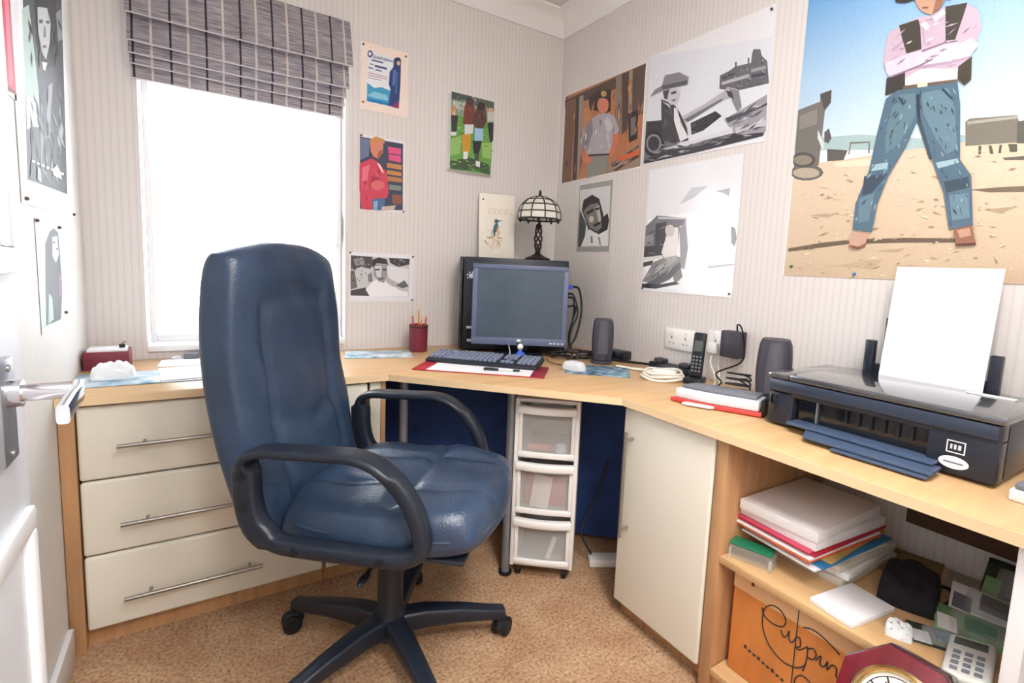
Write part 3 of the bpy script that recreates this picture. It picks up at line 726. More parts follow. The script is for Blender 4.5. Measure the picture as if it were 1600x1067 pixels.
# sockets on the right wall
def socket(y, z, label):
    s = thing('wall_socket', label, 'socket', (0, y, z))
    M().box('plug_white', (-.011, -.073, -.043), (-.001, .073, .043), bev=.003).build('faceplate', s)
    for sy in (-1, 1):
        M().box('plug_white', (-.014, sy*.035-.007, .012), (-.011, sy*.035+.007, .03), bev=.0012).build('rocker_switch', s)
        h = M()
        h.box('black_rubber', (-.0115, sy*.035-.002, .0), (-.0109, sy*.035+.002, .008)).box('black_rubber', (-.0115, sy*.035-.012, -.02), (-.0109, sy*.035-.006, -.017)).box('black_rubber', (-.0115, sy*.035+.006, -.02), (-.0109, sy*.035+.012, -.017))
        h.build('pin_slots', s)
    return s
socket(-.922, .873, 'white double wall socket with nothing plugged in, left of the handset')
socket(-1.135, .888, 'white double wall socket behind the handset and black adaptor')
ad = thing('power_adaptor', 'black plug-in power adaptor in the right wall socket', 'adaptor', (-.016, -1.195, .897))
M().box('speaker_dark', (-.048, -.042, -.05), (0, .036, .045), bev=.006).build('body', ad)
M().tube('black_cable', smooth_path([(-.03, -.02, .045), (-.035, -.022, .07), (-.036, -.04, .06), (-.025, -.05, .0), (-.03, -.045, -.06), (-.06, .03, -.11), (-.075, -.005, -.135), (-.11, -.01, -.149)], 6), .003, 8).build('cord', ad)
# handset in its cradle
hs = thing('cordless_handset', 'tall slim black cordless handset upright in a small cradle', 'phone', (-.115, -1.105, ZT), math.radians(-68))
M().prism('black_plastic', [(-.034, -.04), (.034, -.04), (.03, .04), (-.03, .04)], 0, .022, bev=.005).build('cradle', hs)
hb = M().box('black_plastic', (-.023, -.010, 0), (.023, .010, .165), bev=.008, seg=3).build('handset', hs, at=(0, 0, .021), rot=(math.radians(-9), 0, 0))
m = M()
for r in range(5):
    for c in range(3): m.box('grey_metal', (-.0155+c*.0125, -.0125, .02+r*.013), (-.0085+c*.0125, -.0095, .027+r*.013), bev=.001, seg=1)
m.build('keypad', hb); M().box('lcd', (-.015, -.0115, .095), (.015, -.0095, .135), bev=.0005).build('display', hb)
# router-like wedge
ro = thing('modem', 'white and grey wedge-shaped modem with a red lower edge near the desk front', 'modem', (-.315, -1.375, ZT), math.radians(-68)); ro.scale = (.85, .85, .9)
M().prism('router_white', [(-.16, -.045), (-.05, -.058), (.13, -.052), (.135, .05), (-.12, .05)], .016, .05, bev=.006).build('body', ro)
M().prism('router_grey', [(-.14, -.03), (-.04, -.045), (.12, -.04), (.125, .046), (-.11, .046)], .0505, .062, bev=.004).build('lid', ro)
M().prism('signal_red', [(-.175, -.05), (-.05, -.066), (.14, -.058), (.143, .052), (-.13, .052)], .002, .0155, bev=.003).build('base_trim', ro)
M().box('black_plastic', (.1362, -.05, .006), (.15, .048, .056), bev=.005).build('end_cap', ro)
M().prism('router_white', [(-.12, -.085), (-.02, -.082), (-.01, -.066), (-.11, -.066)], .003, .013, bev=.003).build('flip_arm', ro)
cn = M().tube('black_cable', smooth_path([(-.105+.045*math.cos(t*2.1)*(1-.04*t), -1.285+.05*math.sin(t*2.1), ZT+.006+.006*t) for t in range(12)], 6), .0035, 7).tube('black_cable', smooth_path([(-.06, -1.28, ZT+.045), (-.03, -1.23, ZT+.03), (-.02, -1.27, ZT+.01)], 5), .003, 7)
cn = cn.build('cable_coil'); tag(cn, 'loop of thin black cable heaped behind the wedge-shaped modem', 'cable')
# extension lead and cables along the right wall
el_ = thing('extension_lead', 'dark four-way extension lead lying along the right wall', 'extension lead', (-.06, -.86, ZT), math.radians(-90))
M().box('black_plastic', (-.02, -.028, 0), (.2, .028, .035), bev=.006).build('block', el_)
for k in range(2): M().box('speaker_dark', (.0+k*.13, -.022, .0352), (.045+k*.13, .022, .052), bev=.006).build('plug', el_)
M().tube('black_cable', smooth_path([(-.02, 0, .015), (-.1, .01, .008), (-.18, -.03, .006), (-.26, -.05, .006)], 6), .005, 8).build('cord', el_)
bk = M().box('black_plastic', (-.03, -.05, 0), (.03, .05, .042), bev=.006).tube('black_cable', smooth_path([(0, .05, .02), (-.02, .1, .01), (-.1, .13, .005)], 5), .003, 6).build('adaptor_brick', at=(-.05, -.62, ZT), rot=(0, 0, .1)); tag(bk, 'black adaptor brick against the wall behind the left speaker', 'adaptor')
tg = M()
random.seed(3)
for k in range(7):
    P = [(-.33+.21*i/6+random.uniform(-.02, .02), -.44-.022*i-.011*k+random.uniform(-.03, .03), ZT+.005+random.uniform(0, .03)) for i in range(7)]
    tg.tube('black_cable', smooth_path(P, 5), .0035, 6)
tag(tg.build('cable_tangle'), 'tangle of black computer cables between the monitor and the left speaker', 'cables')
wc = M()
for k in range(3):
    P = [(-.17+(.085-.008*k)*math.cos(t), -1.0+(.07-.006*k)*math.sin(t)*1.1, ZT+.007+.010*k+.003*math.sin(3*t+k)) for t in [2*PI*i/20 for i in range(20)]]
    wc.tube('pale_cable', smooth_path(P, 2, True), .0048, 8, True)
wc.tube('pale_cable', smooth_path([(-.16, -.94, ZT+.02), (-.15, -.9, ZT+.012), (-.17, -.85, ZT+.008), (-.2, -.77, ZT+.0085)], 6), .0048, 8)
tag(wc.build('cable_coil'), 'coil of thick cream cable on the desk in front of the extension lead', 'cable')
wpg = M().box('plug_white', (-.022, -.045, 0), (.022, .045, .034), bev=.007).box('plug_white', (-.012, .045, .008), (.012, .07, .024), bev=.004).build('white_connector', at=(-.165, -1.0, ZT+.001), rot=(0, 0, .5)); tag(wpg, 'white cable connector lying inside the cream cable coil', 'connector')
wc2 = M()
wc2.tube('pale_cable', smooth_path([(-.016, -1.10, .855), (-.03, -1.1, .81), (-.04, -1.13, .77), (-.09, -1.17, ZT+.006), (-.16, -1.2, ZT+.006)], 6), .003, 7).tube('pale_cable', smooth_path([(-.016, -1.125, .85), (-.028, -1.135, .80), (-.05, -1.16, .765), (-.1, -1.2, ZT+.006)], 6), .003, 7)
wc2.box('plug_white', (-.034, -1.12, .846), (-.0145, -1.08, .885), bev=.005)
tag(wc2.build('phone_cable'), 'white plug and thin white leads hanging from the right wall socket', 'cable')

# ---------------------------------------------------------------- printer
pr = thing('printer', 'black all-in-one printer on the right end of the worktop', 'printer', (-.34, -1.53, ZT), math.radians(-90))
# local: x to the viewer's right (0..0.5), y away from viewer (0..0.31)
m = M().box('printer_body', (.005, .03, .006), (.495, .30, .128), bev=.008).box('printer_body', (.005, .0, .085), (.495, .05, .128), bev=.006).box('printer_body', (.005, .0, .006), (.075, .05, .1), bev=.006).box('printer_body', (.375, .0, .006), (.495, .05, .1), bev=.006)
for sx in (.03, .46):
    for sy in (.04, .27): m.cyl('black_rubber', .012, -.0, .008, 12, mx=RT((sx, sy, 0)))
m.build('body', pr)
m = M().box('printer_lid', (.06, -.004, .129), (.5, .30, .145), bev=.004).box('printer_lid', (0, -.004, .129), (.0575, .30, .142), bev=.004)
m.build('scanner_lid', pr)
m = M().box('printer_grey', (.008, -.006, .098), (.49, .0, .126), bev=.003)
m.build('control_strip', pr)
m = M().box('black_gloss', (.078, .02, .03), (.372, .03, .085)).box('grey_metal', (.13, .012, .03), (.134, .022, .085))
for k in range(6): m.box('black_plastic', (.2+.028*k, .012, .05), (.205+.028*k, .022, .085))
m.build('paper_slot', pr)
tr = M().box('tray_grey', (.078, -.03, .020), (.40, .03, .028), bev=.003).prism('tray_grey', [(.12, -.008), (.41, -.008), (.415, -.075), (.15, -.075)], .010, .019, bev=.003).box('tray_grey', (.22, -.085, .004), (.41, -.06, .0095), bev=.002)
tr.build('output_tray', pr)
m = M().box('black_gloss', (.012, -.004, .04), (.03, .0, .085), bev=.002)
m.build('card_slot', pr)
m = M()
for a, b in (((.41, .052), (.442, .054)), ((.41, .076), (.442, .078)), ((.41, .054), (.412, .076)), ((.44, .054), (.442, .076))): m.box('white_paper', (a[0], -.0012, a[1]), (b[0], .0005, b[1]))
for a, b in (((.4165, .06), (.42, .07)), ((.423, .06), (.427, .07)), ((.43, .06), (.435, .07))): m.box('router_white', (a[0], -.0012, a[1]), (b[0], .0005, b[1]))
m.build('square_sticker', pr)
m = M().cyl('white_paper', .026, 0, .0012, 28, mx=RT((.425, .0004, .032), (PI/2, 0, 0)) @ Matrix.Diagonal((1, .5, 1, 1))).box('router_grey', (.408, -.0014, .0305), (.442, .0, .0335))
m.build('oval_sticker', pr)
m = M().box('white_paper', (.365, .22, .1452), (.455, .245, .1462)); m.build('white_label', pr)
m = M().box('printer_body', (.12, .285, .129), (.4, .305, .17), bev=.003)
for sx in (.125, .4): m.box('printer_body', (sx-.012, .27, .135), (sx+.012, .292, .235), bev=.003)
m.box('printer_body', (.15, .29, .15), (.38, .297, .3), bev=.003)
m.build('feed_tray', pr)
ps = M().box('white_paper', (-.113, -.004, 0), (.113, 0, .297)).build('paper_sheets', at=(-.075, -1.803, .885), rot=(math.radians(-7), 0, math.radians(-90))); tag(ps, 'white paper standing in the rear feed of the printer', 'paper')
wb = thing('small_box', 'small white and grey box at the far right end of the worktop', 'box', (-.33, -2.085, ZT), math.radians(-92))
M().box('plug_white', (-.03, -.045, 0), (.04, .06, .022), bev=.003).build('body', wb); M().box('router_grey', (-.025, -.04, .0222), (.035, .055, .034), bev=.004).build('lid', wb)
ART={
'big':('r',-1.335,-2.12,1.146,2.22,[
  ('sky',[(0,0.361),(0,1.041),(0.555,0.772),(0.611,0.274)]),
  ('a9c3c4',[(0,0.444),(0.103,0.428),(0.196,0.419),(0.245,0.407),(0.334,0.385),(0.386,0.372),(0.445,0.372),(0.519,0.352),(0.604,0.336),(0.608,0.308),(0,0.406)]),
  ('sand',[(0.018,0),(0.005,0.346),(0.181,0.344),(0.324,0.353),(0.46,0.342),(0.606,0.321),(0.642,0.002)]),
  ('e9dcc4',[(0.132,0.347),(0.255,0.345),(0.254,0.322),(0.142,0.334)]),
  ('77746f',[(0,0.531),(0.07,0.541),(0.067,0.565),(0.102,0.568),(0.104,0.53),(0.088,0.509),(0.087,0.429),(0.086,0.345),(0.004,0.346)]),
  ('54514f',[(0.068,0.561),(0.102,0.568),(0.103,0.53),(0.085,0.512),(0.079,0.529)]),
  ('8d8985',[(0.009,0.511),(0.063,0.521),(0.066,0.474),(0.01,0.468)]),
  ('5c5a58',[(0.093,0.444),(0.106,0.454),(0.117,0.423),(0.109,0.408),(0.096,0.415)]),
  ('d8dcda',[(0.072,0.456),(0.095,0.411),(0.094,0.39),(0.073,0.431)]),
  ('605d5a',[(0.107,0.392),(0.169,0.378),(0.16,0.351),(0.111,0.354)]),
  ('6d6a66',[(0.103,0.322),(0.099,0.312),(0.085,0.305),(0.063,0.302),(0.038,0.305),(0.014,0.313),(0,0.324),(0,0.336),(0,0.347),(0.01,0.354),(0.033,0.356),(0.058,0.353),(0.08,0.345),(0.096,0.334)]),
  ('b7ab97',[(0.091,0.322),(0.088,0.315),(0.076,0.311),(0.06,0.31),(0.04,0.312),(0.022,0.318),(0.009,0.325),(0.003,0.333),(0.007,0.34),(0.019,0.344),(0.037,0.345),(0.056,0.342),(0.074,0.337),(0.086,0.33)]),
  ('55524f',[(0.074,0.364),(0.071,0.354),(0.061,0.347),(0.045,0.345),(0.026,0.347),(0.008,0.354),(0,0.365),(0,0.376),(0,0.386),(0.004,0.393),(0.021,0.395),(0.04,0.392),(0.057,0.385),(0.069,0.375)]),
  ('8f8678',[(0.064,0.365),(0.061,0.359),(0.054,0.355),(0.041,0.353),(0.027,0.355),(0.014,0.36),(0.005,0.367),(0.001,0.374),(0.003,0.381),(0.012,0.385),(0.024,0.386),(0.038,0.384),(0.051,0.379),(0.06,0.372)]),
  ('7b7b76',[(0.173,0.401),(0.228,0.394),(0.23,0.389),(0.177,0.395)]),
  ('7b7b76',[(0.173,0.401),(0.177,0.4),(0.176,0.365),(0.172,0.366)]),
  ('7b7b76',[(0.226,0.393),(0.23,0.392),(0.232,0.36),(0.227,0.361)]),
  ('7f7a6f',[(0.451,0.403),(0.459,0.409),(0.552,0.398),(0.556,0.383),(0.559,0.334),(0.458,0.342)]),
  ('aaa79c',[(0.455,0.403),(0.552,0.396),(0.554,0.39),(0.456,0.395)]),
  ('5f5f55',[(0.553,0.383),(0.599,0.383),(0.606,0.324),(0.558,0.332)]),
  ('605a50',[(0.485,0.338),(0.491,0.337),(0.492,0.317),(0.487,0.317)]),
  ('605a50',[(0.505,0.336),(0.511,0.335),(0.517,0.314),(0.51,0.315)]),
  ('605a50',[(0.526,0.334),(0.531,0.333),(0.531,0.313),(0.526,0.314)]),
  ('605a50',[(0.542,0.333),(0.559,0.33),(0.561,0.312),(0.548,0.313)]),
  ('6b655a',[(0.535,0.302),(0.609,0.299),(0.61,0.286),(0.54,0.296)]),
  ('7a6a57',[(0.481,0.232),(0.548,0.232),(0.617,0.228),(0.618,0.214),(0.517,0.222)]),
  ('705f4e',[(0.012,0.089),(0.124,0.106),(0.213,0.114),(0.35,0.115),(0.468,0.111),(0.475,0.1),(0.351,0.102),(0.207,0.101),(0.014,0.078)]),
  ('b59f80',[(0.39,0.275),(0.421,0.277),(0.49,0.271),(0.41,0.264)]),
  ('b8a284',[(0.27,0.079),(0.353,0.087),(0.334,0.075)]),
  ('bda68a',[(0.071,0.193),(0.164,0.196),(0.133,0.181)]),
  ('b59f80',[(0.511,0.181),(0.573,0.183),(0.55,0.168)]),
  ('c3ad8f',[(0.173,0.038),(0.301,0.056),(0.275,0.028)]),
  ('a8937a',[(0.545,0.065),(0.555,0.052),(0.552,0.045)]),
  ('e6d3ba',[(0.578,0.033),(0.582,0.033),(0.585,0.037),(0.581,0.037)]),
  ('ecdcc6',[(0.167,0.299),(0.18,0.299),(0.189,0.306),(0.177,0.306)]),
  ('a38a72',[(0.504,0.061),(0.511,0.058),(0.517,0.061),(0.51,0.064)]),
  ('c5aa8c',[(0.218,0.239),(0.228,0.234),(0.239,0.232),(0.229,0.238)]),
  ('ecdcc6',[(0.125,0.193),(0.137,0.192),(0.148,0.195),(0.136,0.196)]),
  ('e6d3ba',[(0.494,0.104),(0.503,0.099),(0.512,0.098),(0.503,0.103)]),
  ('ecdcc6',[(0.261,0.058),(0.275,0.058),(0.288,0.061),(0.274,0.062)]),
  ('e6d3ba',[(0.408,0.26),(0.417,0.26),(0.424,0.263),(0.416,0.264)]),
  ('a38a72',[(0.42,0.196),(0.427,0.192),(0.434,0.192),(0.427,0.196)]),
  ('c5aa8c',[(0.453,0.18),(0.46,0.179),(0.466,0.183),(0.459,0.184)]),
  ('a38a72',[(0.528,0.138),(0.536,0.135),(0.543,0.135),(0.536,0.138)]),
  ('ecdcc6',[(0.369,0.181),(0.377,0.178),(0.385,0.179),(0.377,0.182)]),
  ('b79c80',[(0.36,0.034),(0.365,0.032),(0.371,0.034),(0.365,0.037)]),
  ('e6d3ba',[(0.53,0.267),(0.535,0.264),(0.539,0.265),(0.535,0.268)]),
  ('e6d3ba',[(0.389,0.123),(0.399,0.119),(0.41,0.117),(0.399,0.121)]),
  ('b79c80',[(0.163,0.307),(0.173,0.301),(0.184,0.3),(0.174,0.306)]),
  ('b79c80',[(0.037,0.259),(0.045,0.258),(0.051,0.261),(0.044,0.261)]),
  ('b79c80',[(0.43,0.211),(0.44,0.214),(0.45,0.219),(0.439,0.217)]),
  ('e6d3ba',[(0.319,0.252),(0.329,0.25),(0.339,0.251),(0.328,0.253)]),
  ('e6d3ba',[(0.481,0.061),(0.488,0.059),(0.496,0.059),(0.488,0.062)]),
  ('ecdcc6',[(0.487,0.325),(0.498,0.32),(0.508,0.318),(0.498,0.323)]),
  ('ecdcc6',[(0.32,0.247),(0.328,0.243),(0.336,0.242),(0.328,0.246)]),
  ('c5aa8c',[(0.422,0.117),(0.432,0.112),(0.441,0.11),(0.432,0.115)]),
  ('c5aa8c',[(0.404,0.182),(0.415,0.175),(0.427,0.173),(0.416,0.18)]),
  ('a38a72',[(0.434,0.313),(0.441,0.313),(0.445,0.317),(0.439,0.317)]),
  ('b79c80',[(0.436,0.256),(0.444,0.255),(0.452,0.256),(0.444,0.257)]),
  ('b79c80',[(0.255,0.311),(0.262,0.309),(0.268,0.31),(0.261,0.312)]),
  ('ecdcc6',[(0.22,0.136),(0.234,0.137),(0.246,0.143),(0.232,0.143)]),
  ('ecdcc6',[(0.397,0.056),(0.406,0.05),(0.415,0.051),(0.407,0.056)]),
  ('e6d3ba',[(0.253,0.186),(0.264,0.181),(0.275,0.179),(0.264,0.184)]),
  ('b79c80',[(0.235,0.053),(0.242,0.052),(0.248,0.054),(0.241,0.055)]),
  ('a38a72',[(0.479,0.314),(0.487,0.31),(0.494,0.311),(0.486,0.315)]),
  ('a38a72',[(0.273,0.027),(0.285,0.031),(0.295,0.037),(0.284,0.033)]),
  ('e6d3ba',[(0.268,0.109),(0.277,0.109),(0.284,0.114),(0.275,0.114)]),
  ('ecdcc6',[(0.516,0.133),(0.524,0.128),(0.533,0.126),(0.525,0.13)]),
  ('e6d3ba',[(0.487,0.104),(0.494,0.103),(0.5,0.105),(0.493,0.106)]),
  ('ecdcc6',[(0.187,0.184),(0.203,0.181),(0.217,0.184),(0.202,0.187)]),
  ('ecdcc6',[(0.499,0.236),(0.506,0.236),(0.513,0.238),(0.506,0.238)]),
  ('b79c80',[(0.444,0.109),(0.454,0.111),(0.462,0.117),(0.452,0.115)]),
  ('e6d3ba',[(0.075,0.047),(0.089,0.042),(0.102,0.04),(0.089,0.045)]),
  ('e6d3ba',[(0.278,0.116),(0.286,0.112),(0.294,0.112),(0.286,0.115)]),
  ('a38a72',[(0.079,0.189),(0.093,0.183),(0.108,0.18),(0.094,0.186)]),
  ('c5aa8c',[(0.181,0.187),(0.189,0.186),(0.195,0.191),(0.187,0.192)]),
  ('ecdcc6',[(0.295,0.012),(0.306,0.009),(0.316,0.01),(0.306,0.012)]),
  ('b79c80',[(0.459,0.076),(0.469,0.075),(0.478,0.079),(0.468,0.079)]),
  ('ecdcc6',[(0.316,0.221),(0.329,0.216),(0.341,0.216),(0.329,0.221)]),
  ('c5aa8c',[(0.248,0.175),(0.261,0.171),(0.275,0.171),(0.261,0.174)]),
  ('b79c80',[(0.341,0.293),(0.349,0.288),(0.357,0.288),(0.349,0.293)]),
  ('b79c80',[(0.221,0.186),(0.231,0.182),(0.241,0.18),(0.231,0.185)]),
  ('a38a72',[(0.512,0.298),(0.521,0.294),(0.53,0.292),(0.521,0.296)]),
  ('ecdcc6',[(0.381,0.186),(0.386,0.183),(0.391,0.185),(0.386,0.188)]),
  ('b79c80',[(0.186,0.169),(0.194,0.166),(0.202,0.17),(0.193,0.173)]),
  ('a38a72',[(0.258,0.042),(0.269,0.041),(0.281,0.043),(0.269,0.044)]),
  ('b79c80',[(0.333,0.123),(0.341,0.122),(0.347,0.125),(0.34,0.126)]),
  ('e6d3ba',[(0.034,0.209),(0.048,0.202),(0.062,0.199),(0.048,0.205)]),
  ('ecdcc6',[(0.383,0.022),(0.392,0.022),(0.4,0.025),(0.391,0.025)]),
  ('e6d3ba',[(0.157,0.129),(0.165,0.126),(0.172,0.129),(0.164,0.131)]),
  ('ecdcc6',[(0.066,0.069),(0.08,0.069),(0.092,0.075),(0.078,0.075)]),
  ('c5aa8c',[(0.362,0.039),(0.368,0.037),(0.375,0.04),(0.368,0.041)]),
  ('c5aa8c',[(0.494,0.133),(0.5,0.132),(0.505,0.135),(0.499,0.136)]),
  ('e6d3ba',[(0.329,0.332),(0.339,0.332),(0.348,0.336),(0.337,0.337)]),
  ('e6d3ba',[(0.149,0.25),(0.159,0.249),(0.168,0.252),(0.158,0.253)]),
  ('e6d3ba',[(0.292,0.317),(0.306,0.313),(0.319,0.311),(0.306,0.316)]),
  ('a38a72',[(0.423,0.219),(0.433,0.218),(0.443,0.221),(0.432,0.221)]),
  ('a38a72',[(0.403,0.215),(0.41,0.211),(0.418,0.211),(0.411,0.216)]),
  ('e6d3ba',[(0.34,0.122),(0.351,0.116),(0.362,0.115),(0.351,0.121)]),
  ('e6d3ba',[(0.359,0.134),(0.366,0.135),(0.372,0.139),(0.364,0.138)]),
  ('ecdcc6',[(0.553,0.214),(0.562,0.213),(0.571,0.214),(0.562,0.215)]),
  ('ecdcc6',[(0.235,0.246),(0.248,0.239),(0.262,0.237),(0.249,0.244)]),
  ('e6d3ba',[(0.504,0.144),(0.512,0.142),(0.519,0.144),(0.511,0.147)]),
  ('e6d3ba',[(0.243,0.032),(0.25,0.033),(0.255,0.037),(0.248,0.036)]),
  ('a38a72',[(0.1,0.252),(0.109,0.251),(0.115,0.256),(0.106,0.257)]),
  ('c5aa8c',[(0.047,0.025),(0.061,0.022),(0.075,0.024),(0.061,0.028)]),
  ('b79c80',[(0.512,0.196),(0.517,0.193),(0.522,0.194),(0.517,0.197)]),
  ('ecdcc6',[(0.247,0.093),(0.257,0.09),(0.265,0.092),(0.256,0.096)]),
  ('b79c80',[(0.472,0.182),(0.48,0.177),(0.488,0.176),(0.48,0.181)]),
  ('ecdcc6',[(0.38,0.173),(0.392,0.166),(0.404,0.164),(0.392,0.171)]),
  ('a38a72',[(0.113,0.242),(0.129,0.24),(0.143,0.242),(0.128,0.244)]),
  ('e6d3ba',[(0.106,0.028),(0.122,0.026),(0.138,0.027),(0.122,0.029)]),
  ('b79c80',[(0.316,0.111),(0.326,0.112),(0.336,0.116),(0.325,0.115)]),
  ('b79c80',[(0.109,0.128),(0.125,0.13),(0.139,0.138),(0.123,0.135)]),
  ('a38a72',[(0.518,0.179),(0.523,0.18),(0.527,0.183),(0.522,0.182)]),
  ('e6d3ba',[(0.344,0.338),(0.349,0.334),(0.354,0.336),(0.349,0.339)]),
  ('b79c80',[(0.445,0.053),(0.453,0.054),(0.46,0.058),(0.452,0.057)]),
  ('e6d3ba',[(0.173,0.21),(0.185,0.205),(0.197,0.205),(0.185,0.21)]),
  ('c5aa8c',[(0.412,0.063),(0.422,0.059),(0.432,0.058),(0.422,0.063)]),
  ('c5aa8c',[(0.349,0.065),(0.361,0.068),(0.372,0.073),(0.36,0.071)]),
  ('b79c80',[(0.208,0.218),(0.218,0.215),(0.226,0.218),(0.217,0.221)]),
  ('c5aa8c',[(0.365,0.19),(0.377,0.189),(0.386,0.193),(0.375,0.194)]),
  ('c5aa8c',[(0.276,0.317),(0.283,0.314),(0.289,0.315),(0.282,0.318)]),
  ('e6d3ba',[(0.152,0.235),(0.159,0.236),(0.165,0.24),(0.158,0.239)]),
  ('c5aa8c',[(0.44,0.182),(0.45,0.183),(0.457,0.189),(0.448,0.188)]),
  ('a38a72',[(0.374,0.335),(0.38,0.333),(0.384,0.336),(0.378,0.338)]),
  ('e6d3ba',[(0.551,0.088),(0.559,0.089),(0.566,0.095),(0.557,0.093)]),
  ('a38a72',[(0.549,0.272),(0.558,0.271),(0.566,0.274),(0.557,0.275)]),
  ('b79c80',[(0.367,0.211),(0.377,0.21),(0.387,0.212),(0.377,0.214)]),
  ('e6d3ba',[(0.42,0.104),(0.424,0.1),(0.429,0.101),(0.425,0.104)]),
  ('c5aa8c',[(0.347,0.221),(0.36,0.219),(0.371,0.219),(0.359,0.221)]),
  ('ecdcc6',[(0.448,0.084),(0.455,0.083),(0.463,0.086),(0.455,0.086)]),
  ('a38a72',[(0.4,0.143),(0.408,0.14),(0.416,0.142),(0.407,0.145)]),
  ('a38a72',[(0.258,0.143),(0.271,0.141),(0.282,0.144),(0.27,0.146)]),
  ('e6d3ba',[(0.536,0.115),(0.542,0.114),(0.546,0.117),(0.541,0.119)]),
  ('a38a72',[(0.078,0.08),(0.094,0.085),(0.109,0.092),(0.093,0.087)]),
  ('b79c80',[(0.192,0.108),(0.202,0.108),(0.211,0.111),(0.201,0.112)]),
  ('b79c80',[(0.206,0.164),(0.214,0.163),(0.22,0.167),(0.212,0.168)]),
  ('c5aa8c',[(0.407,0.197),(0.413,0.196),(0.417,0.198),(0.412,0.199)]),
  ('e6d3ba',[(0.096,0.283),(0.112,0.275),(0.128,0.271),(0.112,0.279)]),
  ('b79c80',[(0.393,0.113),(0.4,0.112),(0.406,0.114),(0.399,0.115)]),
  ('b79c80',[(0.173,0.293),(0.186,0.285),(0.199,0.283),(0.187,0.29)]),
  ('c5aa8c',[(0.563,0.202),(0.569,0.201),(0.575,0.202),(0.569,0.204)]),
  ('8d765c',[(0.413,0.101),(0.418,0.098),(0.422,0.099),(0.418,0.102)]),
  ('a08767',[(0.523,0.087),(0.525,0.086),(0.526,0.088),(0.524,0.089)]),
  ('8d765c',[(0.311,0.275),(0.315,0.273),(0.319,0.274),(0.315,0.275)]),
  ('8d765c',[(0.273,0.303),(0.276,0.299),(0.28,0.3),(0.277,0.303)]),
  ('8d765c',[(0.114,0.153),(0.117,0.151),(0.119,0.154),(0.115,0.156)]),
  ('8d765c',[(0.498,0.028),(0.501,0.028),(0.502,0.03),(0.5,0.03)]),
  ('a08767',[(0.366,0.121),(0.371,0.121),(0.375,0.123),(0.37,0.124)]),
  ('a08767',[(0.213,0.243),(0.216,0.243),(0.218,0.244),(0.215,0.245)]),
  ('a08767',[(0.504,0.148),(0.508,0.146),(0.511,0.147),(0.507,0.148)]),
  ('8d765c',[(0.502,0.18),(0.505,0.178),(0.507,0.18),(0.504,0.182)]),
  ('a08767',[(0.207,0.03),(0.21,0.027),(0.214,0.028),(0.211,0.03)]),
  ('8d765c',[(0.264,0.161),(0.267,0.16),(0.268,0.162),(0.266,0.162)]),
  ('a08767',[(0.5,0.186),(0.504,0.185),(0.508,0.186),(0.504,0.187)]),
  ('8d765c',[(0.093,0.104),(0.099,0.101),(0.105,0.101),(0.099,0.103)]),
  ('8d765c',[(0.158,0.191),(0.161,0.19),(0.164,0.191),(0.161,0.193)]),
  ('a08767',[(0.22,0.259),(0.223,0.258),(0.225,0.26),(0.222,0.26)]),
  ('a08767',[(0.272,0.283),(0.277,0.28),(0.282,0.281),(0.277,0.283)]),
  ('8d765c',[(0.13,0.012),(0.136,0.01),(0.142,0.011),(0.136,0.013)]),
  ('8d765c',[(0.11,0.11),(0.114,0.106),(0.12,0.107),(0.115,0.111)]),
  ('8d765c',[(0.124,0.246),(0.128,0.246),(0.131,0.248),(0.127,0.249)]),
  ('a08767',[(0.57,0.184),(0.573,0.182),(0.576,0.183),(0.573,0.185)]),
  ('8d765c',[(0.336,0.044),(0.341,0.043),(0.345,0.047),(0.34,0.047)]),
  ('a08767',[(0.409,0.18),(0.411,0.179),(0.413,0.181),(0.411,0.182)]),
  ('a08767',[(0.062,0.083),(0.068,0.083),(0.072,0.084),(0.067,0.085)]),
  ('a08767',[(0.266,0.115),(0.27,0.114),(0.273,0.116),(0.269,0.118)]),
  ('a08767',[(0.558,0.218),(0.562,0.217),(0.565,0.219),(0.561,0.22)]),
  ('a08767',[(0.225,0.274),(0.23,0.272),(0.233,0.274),(0.229,0.276)]),
  ('8d765c',[(0.252,0.139),(0.257,0.136),(0.263,0.137),(0.258,0.139)]),
  ('8d765c',[(0.531,0.116),(0.535,0.113),(0.539,0.113),(0.535,0.116)]),
  ('a08767',[(0.144,0.251),(0.148,0.248),(0.152,0.248),(0.148,0.251)]),
  ('3f3a3c',[(0.245,0.801),(0.315,0.786),(0.385,0.758),(0.387,0.716),(0.358,0.731),(0.3,0.748),(0.279,0.749),(0.257,0.76)]),
  ('c99f86',[(0.304,0.748),(0.319,0.758),(0.37,0.738),(0.372,0.718),(0.365,0.703),(0.347,0.695),(0.325,0.71),(0.312,0.729)]),
  ('9c715e',[(0.354,0.73),(0.371,0.727),(0.372,0.715),(0.365,0.703),(0.35,0.695),(0.351,0.712)]),
  ('8a4f48',[(0.322,0.723),(0.339,0.718),(0.336,0.714),(0.325,0.718)]),
  ('c9b3c4',[(0.246,0.681),(0.272,0.691),(0.315,0.699),(0.35,0.694),(0.379,0.704),(0.422,0.695),(0.448,0.67),(0.459,0.626),(0.447,0.565),(0.425,0.51),(0.308,0.526),(0.26,0.564),(0.242,0.606)]),
  ('47443d',[(0.272,0.694),(0.318,0.694),(0.325,0.672),(0.334,0.613),(0.299,0.612),(0.283,0.658)]),
  ('47443d',[(0.377,0.704),(0.424,0.696),(0.419,0.666),(0.412,0.634),(0.408,0.613),(0.387,0.617)]),
  ('3d3a38',[(0.256,0.56),(0.301,0.564),(0.306,0.518),(0.257,0.513)]),
  ('474237',[(0.422,0.544),(0.448,0.561),(0.453,0.504),(0.44,0.493),(0.424,0.513)]),
